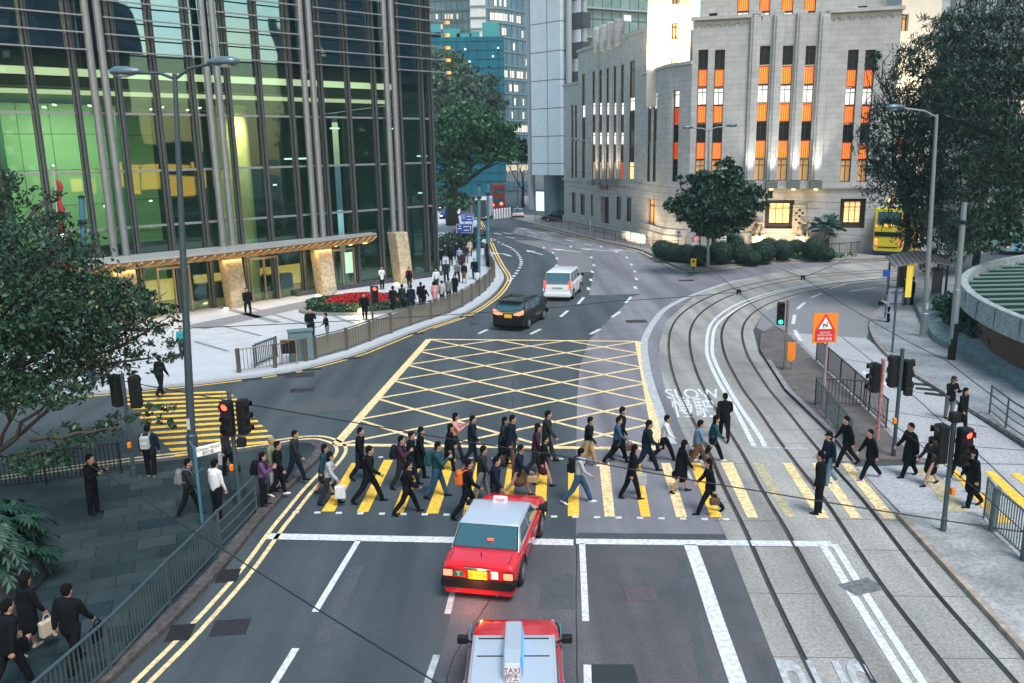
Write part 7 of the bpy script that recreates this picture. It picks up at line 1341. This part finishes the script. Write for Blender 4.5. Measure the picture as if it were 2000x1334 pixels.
Pn(538,957,0,'standm','old man with thinning grey hair and an olive jacket at the corner','jacket:olive','trousers:cream','short:greyhair',h=1.66,group=NL,bag='toteR:lgrey:pale bag of the old man in olive')
Pn(518,988,0,'standPf','woman in a purple jacket with a dark backpack and pink purse','jacket:purple','trousers:blk','long:hair',bag='back:blk:dark backpack on the woman in purple',h=1.60,group=NL)
Pn(427,1016,60,'standm','man in a black waistcoat with white shirt sleeves by the red signal','shirt:white','trousers:blk',h=1.74,group=NL)
person(449,927,180,'walkCf','woman with a white bag leaving the side street crossing','jacket:char','trousers:blk','long:hair','blk',bag='shopR:white:white bag of the woman behind the red signal',h=1.62,z=.13,group=NL)
Pn(373,1006,20,'walkAm','man with a grey backpack and trainers passing the lamp post','jacket:char','trousers:blk',shoes='char',bag='back:grey:grey backpack on the man by the lamp post',h=1.68,group=NL)
Pn(186,1003,-12,'standPm','man in a black suit reading his phone alone on the green grey slabs','jacket:blk','trousers:blk',collar='white',h=1.74,group=NL)
Pn(297,931,88,'standm','man in navy with a pale square on his back waiting at the side street','jacket:navy','trousers:blk',shoes='grey',collar='sky',bag='back:lgrey:small pale square pack on the waiting man in navy',h=1.66,group=NL)
Pn(150,1303,78,'walkAm','man in a black suit walking away with a black briefcase behind the railing','jacket:blk','trousers:blk',collar='sky',bag='briefR:blk:black briefcase of the suited man by the railing',h=1.80,group=NL)
Pn(28,1345,65,'walkBm','suited man at the bottom left corner of the pavement','jacket:blk','trousers:blk',collar='sky',bag='briefL:blk:dark bag of the man in the bottom left corner',h=1.82,group=NL)
Pn(64,1272,60,'walkCf','woman in black with a cream shoulder bag beside the ferns','coat:blk','skirt:blk','long:hair','cream',bag='totehR:cream:x'.replace('toteh','tote').replace(':x',':cream shoulder bag of the woman by the ferns'),h=1.68,group=NL)
PG = 'people on the pale plaza'
Pz = lambda *a, **k: person(*a, z=.13, group=PG, **k)
Pz(609,665,-75,'callm','man in a black suit making a phone call behind the cabinet','jacket:blk','trousers:blk',collar='white',h=1.76)
Pz(641,670,200,'callf','woman in a black top and grey trousers with a hand raised','shirt:blk','trousers:grey','short:hair','blk',h=1.62)
Pz(713,624,-80,'walkCm','man in black walking in front of the flower bed','jacket:blk','trousers:blk',h=1.62)
Pz(485,613,-60,'walkAm','man in black passing the lit entrance pillar','jacket:blk','trousers:blk',h=1.70)
Pz(769,609,80,'walkCm','man in black, leftmost of three abreast walking away','jacket:blk','trousers:blk',h=1.64)
Pz(786,606,80,'walkDm','man in charcoal, middle of three abreast walking away','jacket:char','trousers:char',h=1.66)
Pz(804,609,80,'walkBm','broad man in navy, rightmost of three abreast walking away','jacket:navy','trousers:navy',h=1.74)
Pz(823,601,85,'walkCm','man in black just left of the woman with outstretched arms','jacket:blk','trousers:blk',h=1.66)
Pz(829,604,60,'stridef','woman in black with outstretched arms near the balustrade','jacket:blk','trousers:blk','short:hair',h=1.60)
Pz(850,597,85,'walkCf','woman in a coral pink coat by the balustrade','coat:pink','trousers:maroon','long:hair',h=1.60)
Pz(864,594,85,'standm','man in a pale grey blue jacket, left of a pair by the balustrade','jacket:lgrey','trousers:char',h=1.56)
Pz(877,588,85,'standm','man in a mid grey jacket, right of the pale jacket man','jacket:grey','trousers:char',h=1.56)
Pz(889,580,-85,'walkCf','woman in black with long hair facing the pair in grey','coat:blk','trousers:blk','long:hair',h=1.60)
Pz(853,567,-85,'walkAm','man in a white shirt with a red bag','shirt:white','trousers:char',bag='handR:maroon:dark red bag of the white shirted man',h=1.64)
Pz(872,552,-85,'walkBm','man in dark grey left of the man with swinging arms','jacket:char','trousers:blk',h=1.74)
Pz(893,550,-80,'stridem','man in a grey sweater with swinging arms','shirt:grey','trousers:blk',h=1.66)
Pz(907,553,-85,'walkAf','woman in a black jacket and brown skirt walking this way','jacket:blk','skirt:brown','long:hair','tan',h=1.64)
Pz(904,527,-85,'walkDf','woman in a floral dark top behind the brown skirted woman','jacket:maroon','trousers:blk','short:hair',h=1.56)
Pz(911,513,-85,'walkCf','long haired woman in blue jeans','jacket:char','trousers:ltjean','long:hair',h=1.62)
Pz(892,508,-85,'walkCm','man in a navy suit farthest back on the plaza','jacket:navy','trousers:navy',collar='white',h=1.72)
Pz(881,520,90,'walkDm','man in black with his back turned beside the navy suit','jacket:blk','trousers:blk',h=1.70)
Pz(898,519,-85,'walkBm','man in a pale blue shirt between the navy suit and the jeans','shirt:sky','trousers:char',h=1.68)
Pz(918,500,-85,'walkAf','woman in cream at the far plaza kerb','coat:cream','trousers:blk','long:hair',h=1.62)
Pz(884,500,88,'walkCm','man in grey beside the round bush','jacket:grey','trousers:blk',h=1.72)
Pz(861,520,90,'standm','man in black close to the tower corner','jacket:blk','trousers:blk',h=1.66)
Pz(927,546,-85,'walkAm','man in a black suit and white shirt beside the blue grey pole','jacket:blk','trousers:blk',collar='white',h=1.72)
Pz(933,562,85,'standf','child sized walker in white and black at the balustrade','jacket:white','trousers:blk','short:hair','blk',h=1.30)
Pz(747,565,-60,'standPf','woman in white beside the stone pillar','jacket:white','trousers:blk','short:hair',h=1.70)
Pz(800,564,-85,'walkCf','woman with a red backpack by the plinth','jacket:blk','trousers:blk','short:hair',bag='back:red:red backpack on the woman by the plinth',h=1.62)
Pz(316,772,70,'walkCm','man in black stepping onto the plaza from the side crossing','jacket:blk','trousers:blk',h=1.72)
Pz(358,700,-60,'walkDf','woman in turquoise behind the tall double lamp','shirt:turq','trousers:char','short:hair',h=1.66)
Pz(182,748,-70,'walkCf','person with a red top seen through the tree branches','shirt:red','trousers:jean','short:hair',h=1.62)
Pz(207,752,-70,'walkBf','person with a bright pink top seen through the tree branches','shirt:pink','trousers:blk','short:hair',h=1.64)
for x,t,c in ((1767,'man with his arm out in the bus shelter queue','brown'),(1780,'taller man in black in the bus shelter queue','blk')): person(x,595,150,'standm',t,'jacket:blk','trousers:'+c,z=.13,h=1.72,group='people at the bus shelter')
person(1734,629,170,'standPf','woman in a pale grey coat waiting under the blue stop sign','coat:lgrey','trousers:blk','long:hair',z=.13,h=1.66,group='people at the bus shelter',bag='handR:blk:black handbag of the waiting woman in grey')
person(0,0,60,'standm','dark figure inside the lit lobby near the entrance door','jacket:blk','trousers:blk',gx=TP(14,2.2,.17)); person(0,0,-60,'standf','dark figure behind the glass near the white lit panel','coat:char','trousers:blk','long:hair',gx=TP(9.6,1.6,.17))
# ================================================================ HAZE
hm_ = bpy.data.materials.new('dusk_haze'); hm_.use_nodes = True; n = hm_.node_tree; n.nodes.remove(n.nodes['Principled BSDF']); pv = n.nodes.new('ShaderNodeVolumePrincipled'); pv.inputs['Color'].default_value = (.55,.80,.92,1); pv.inputs['Density'].default_value = .0004; pv.inputs['Anisotropy'].default_value = .1
n.links.new(pv.outputs[0], n.nodes['Material Output'].inputs['Volume'])
mb = MB(); mb.box((0,150,64),(1500,800,130+1)); hz = mb.build('haze', hm_); tag(hz, None, None, None, 'stuff')
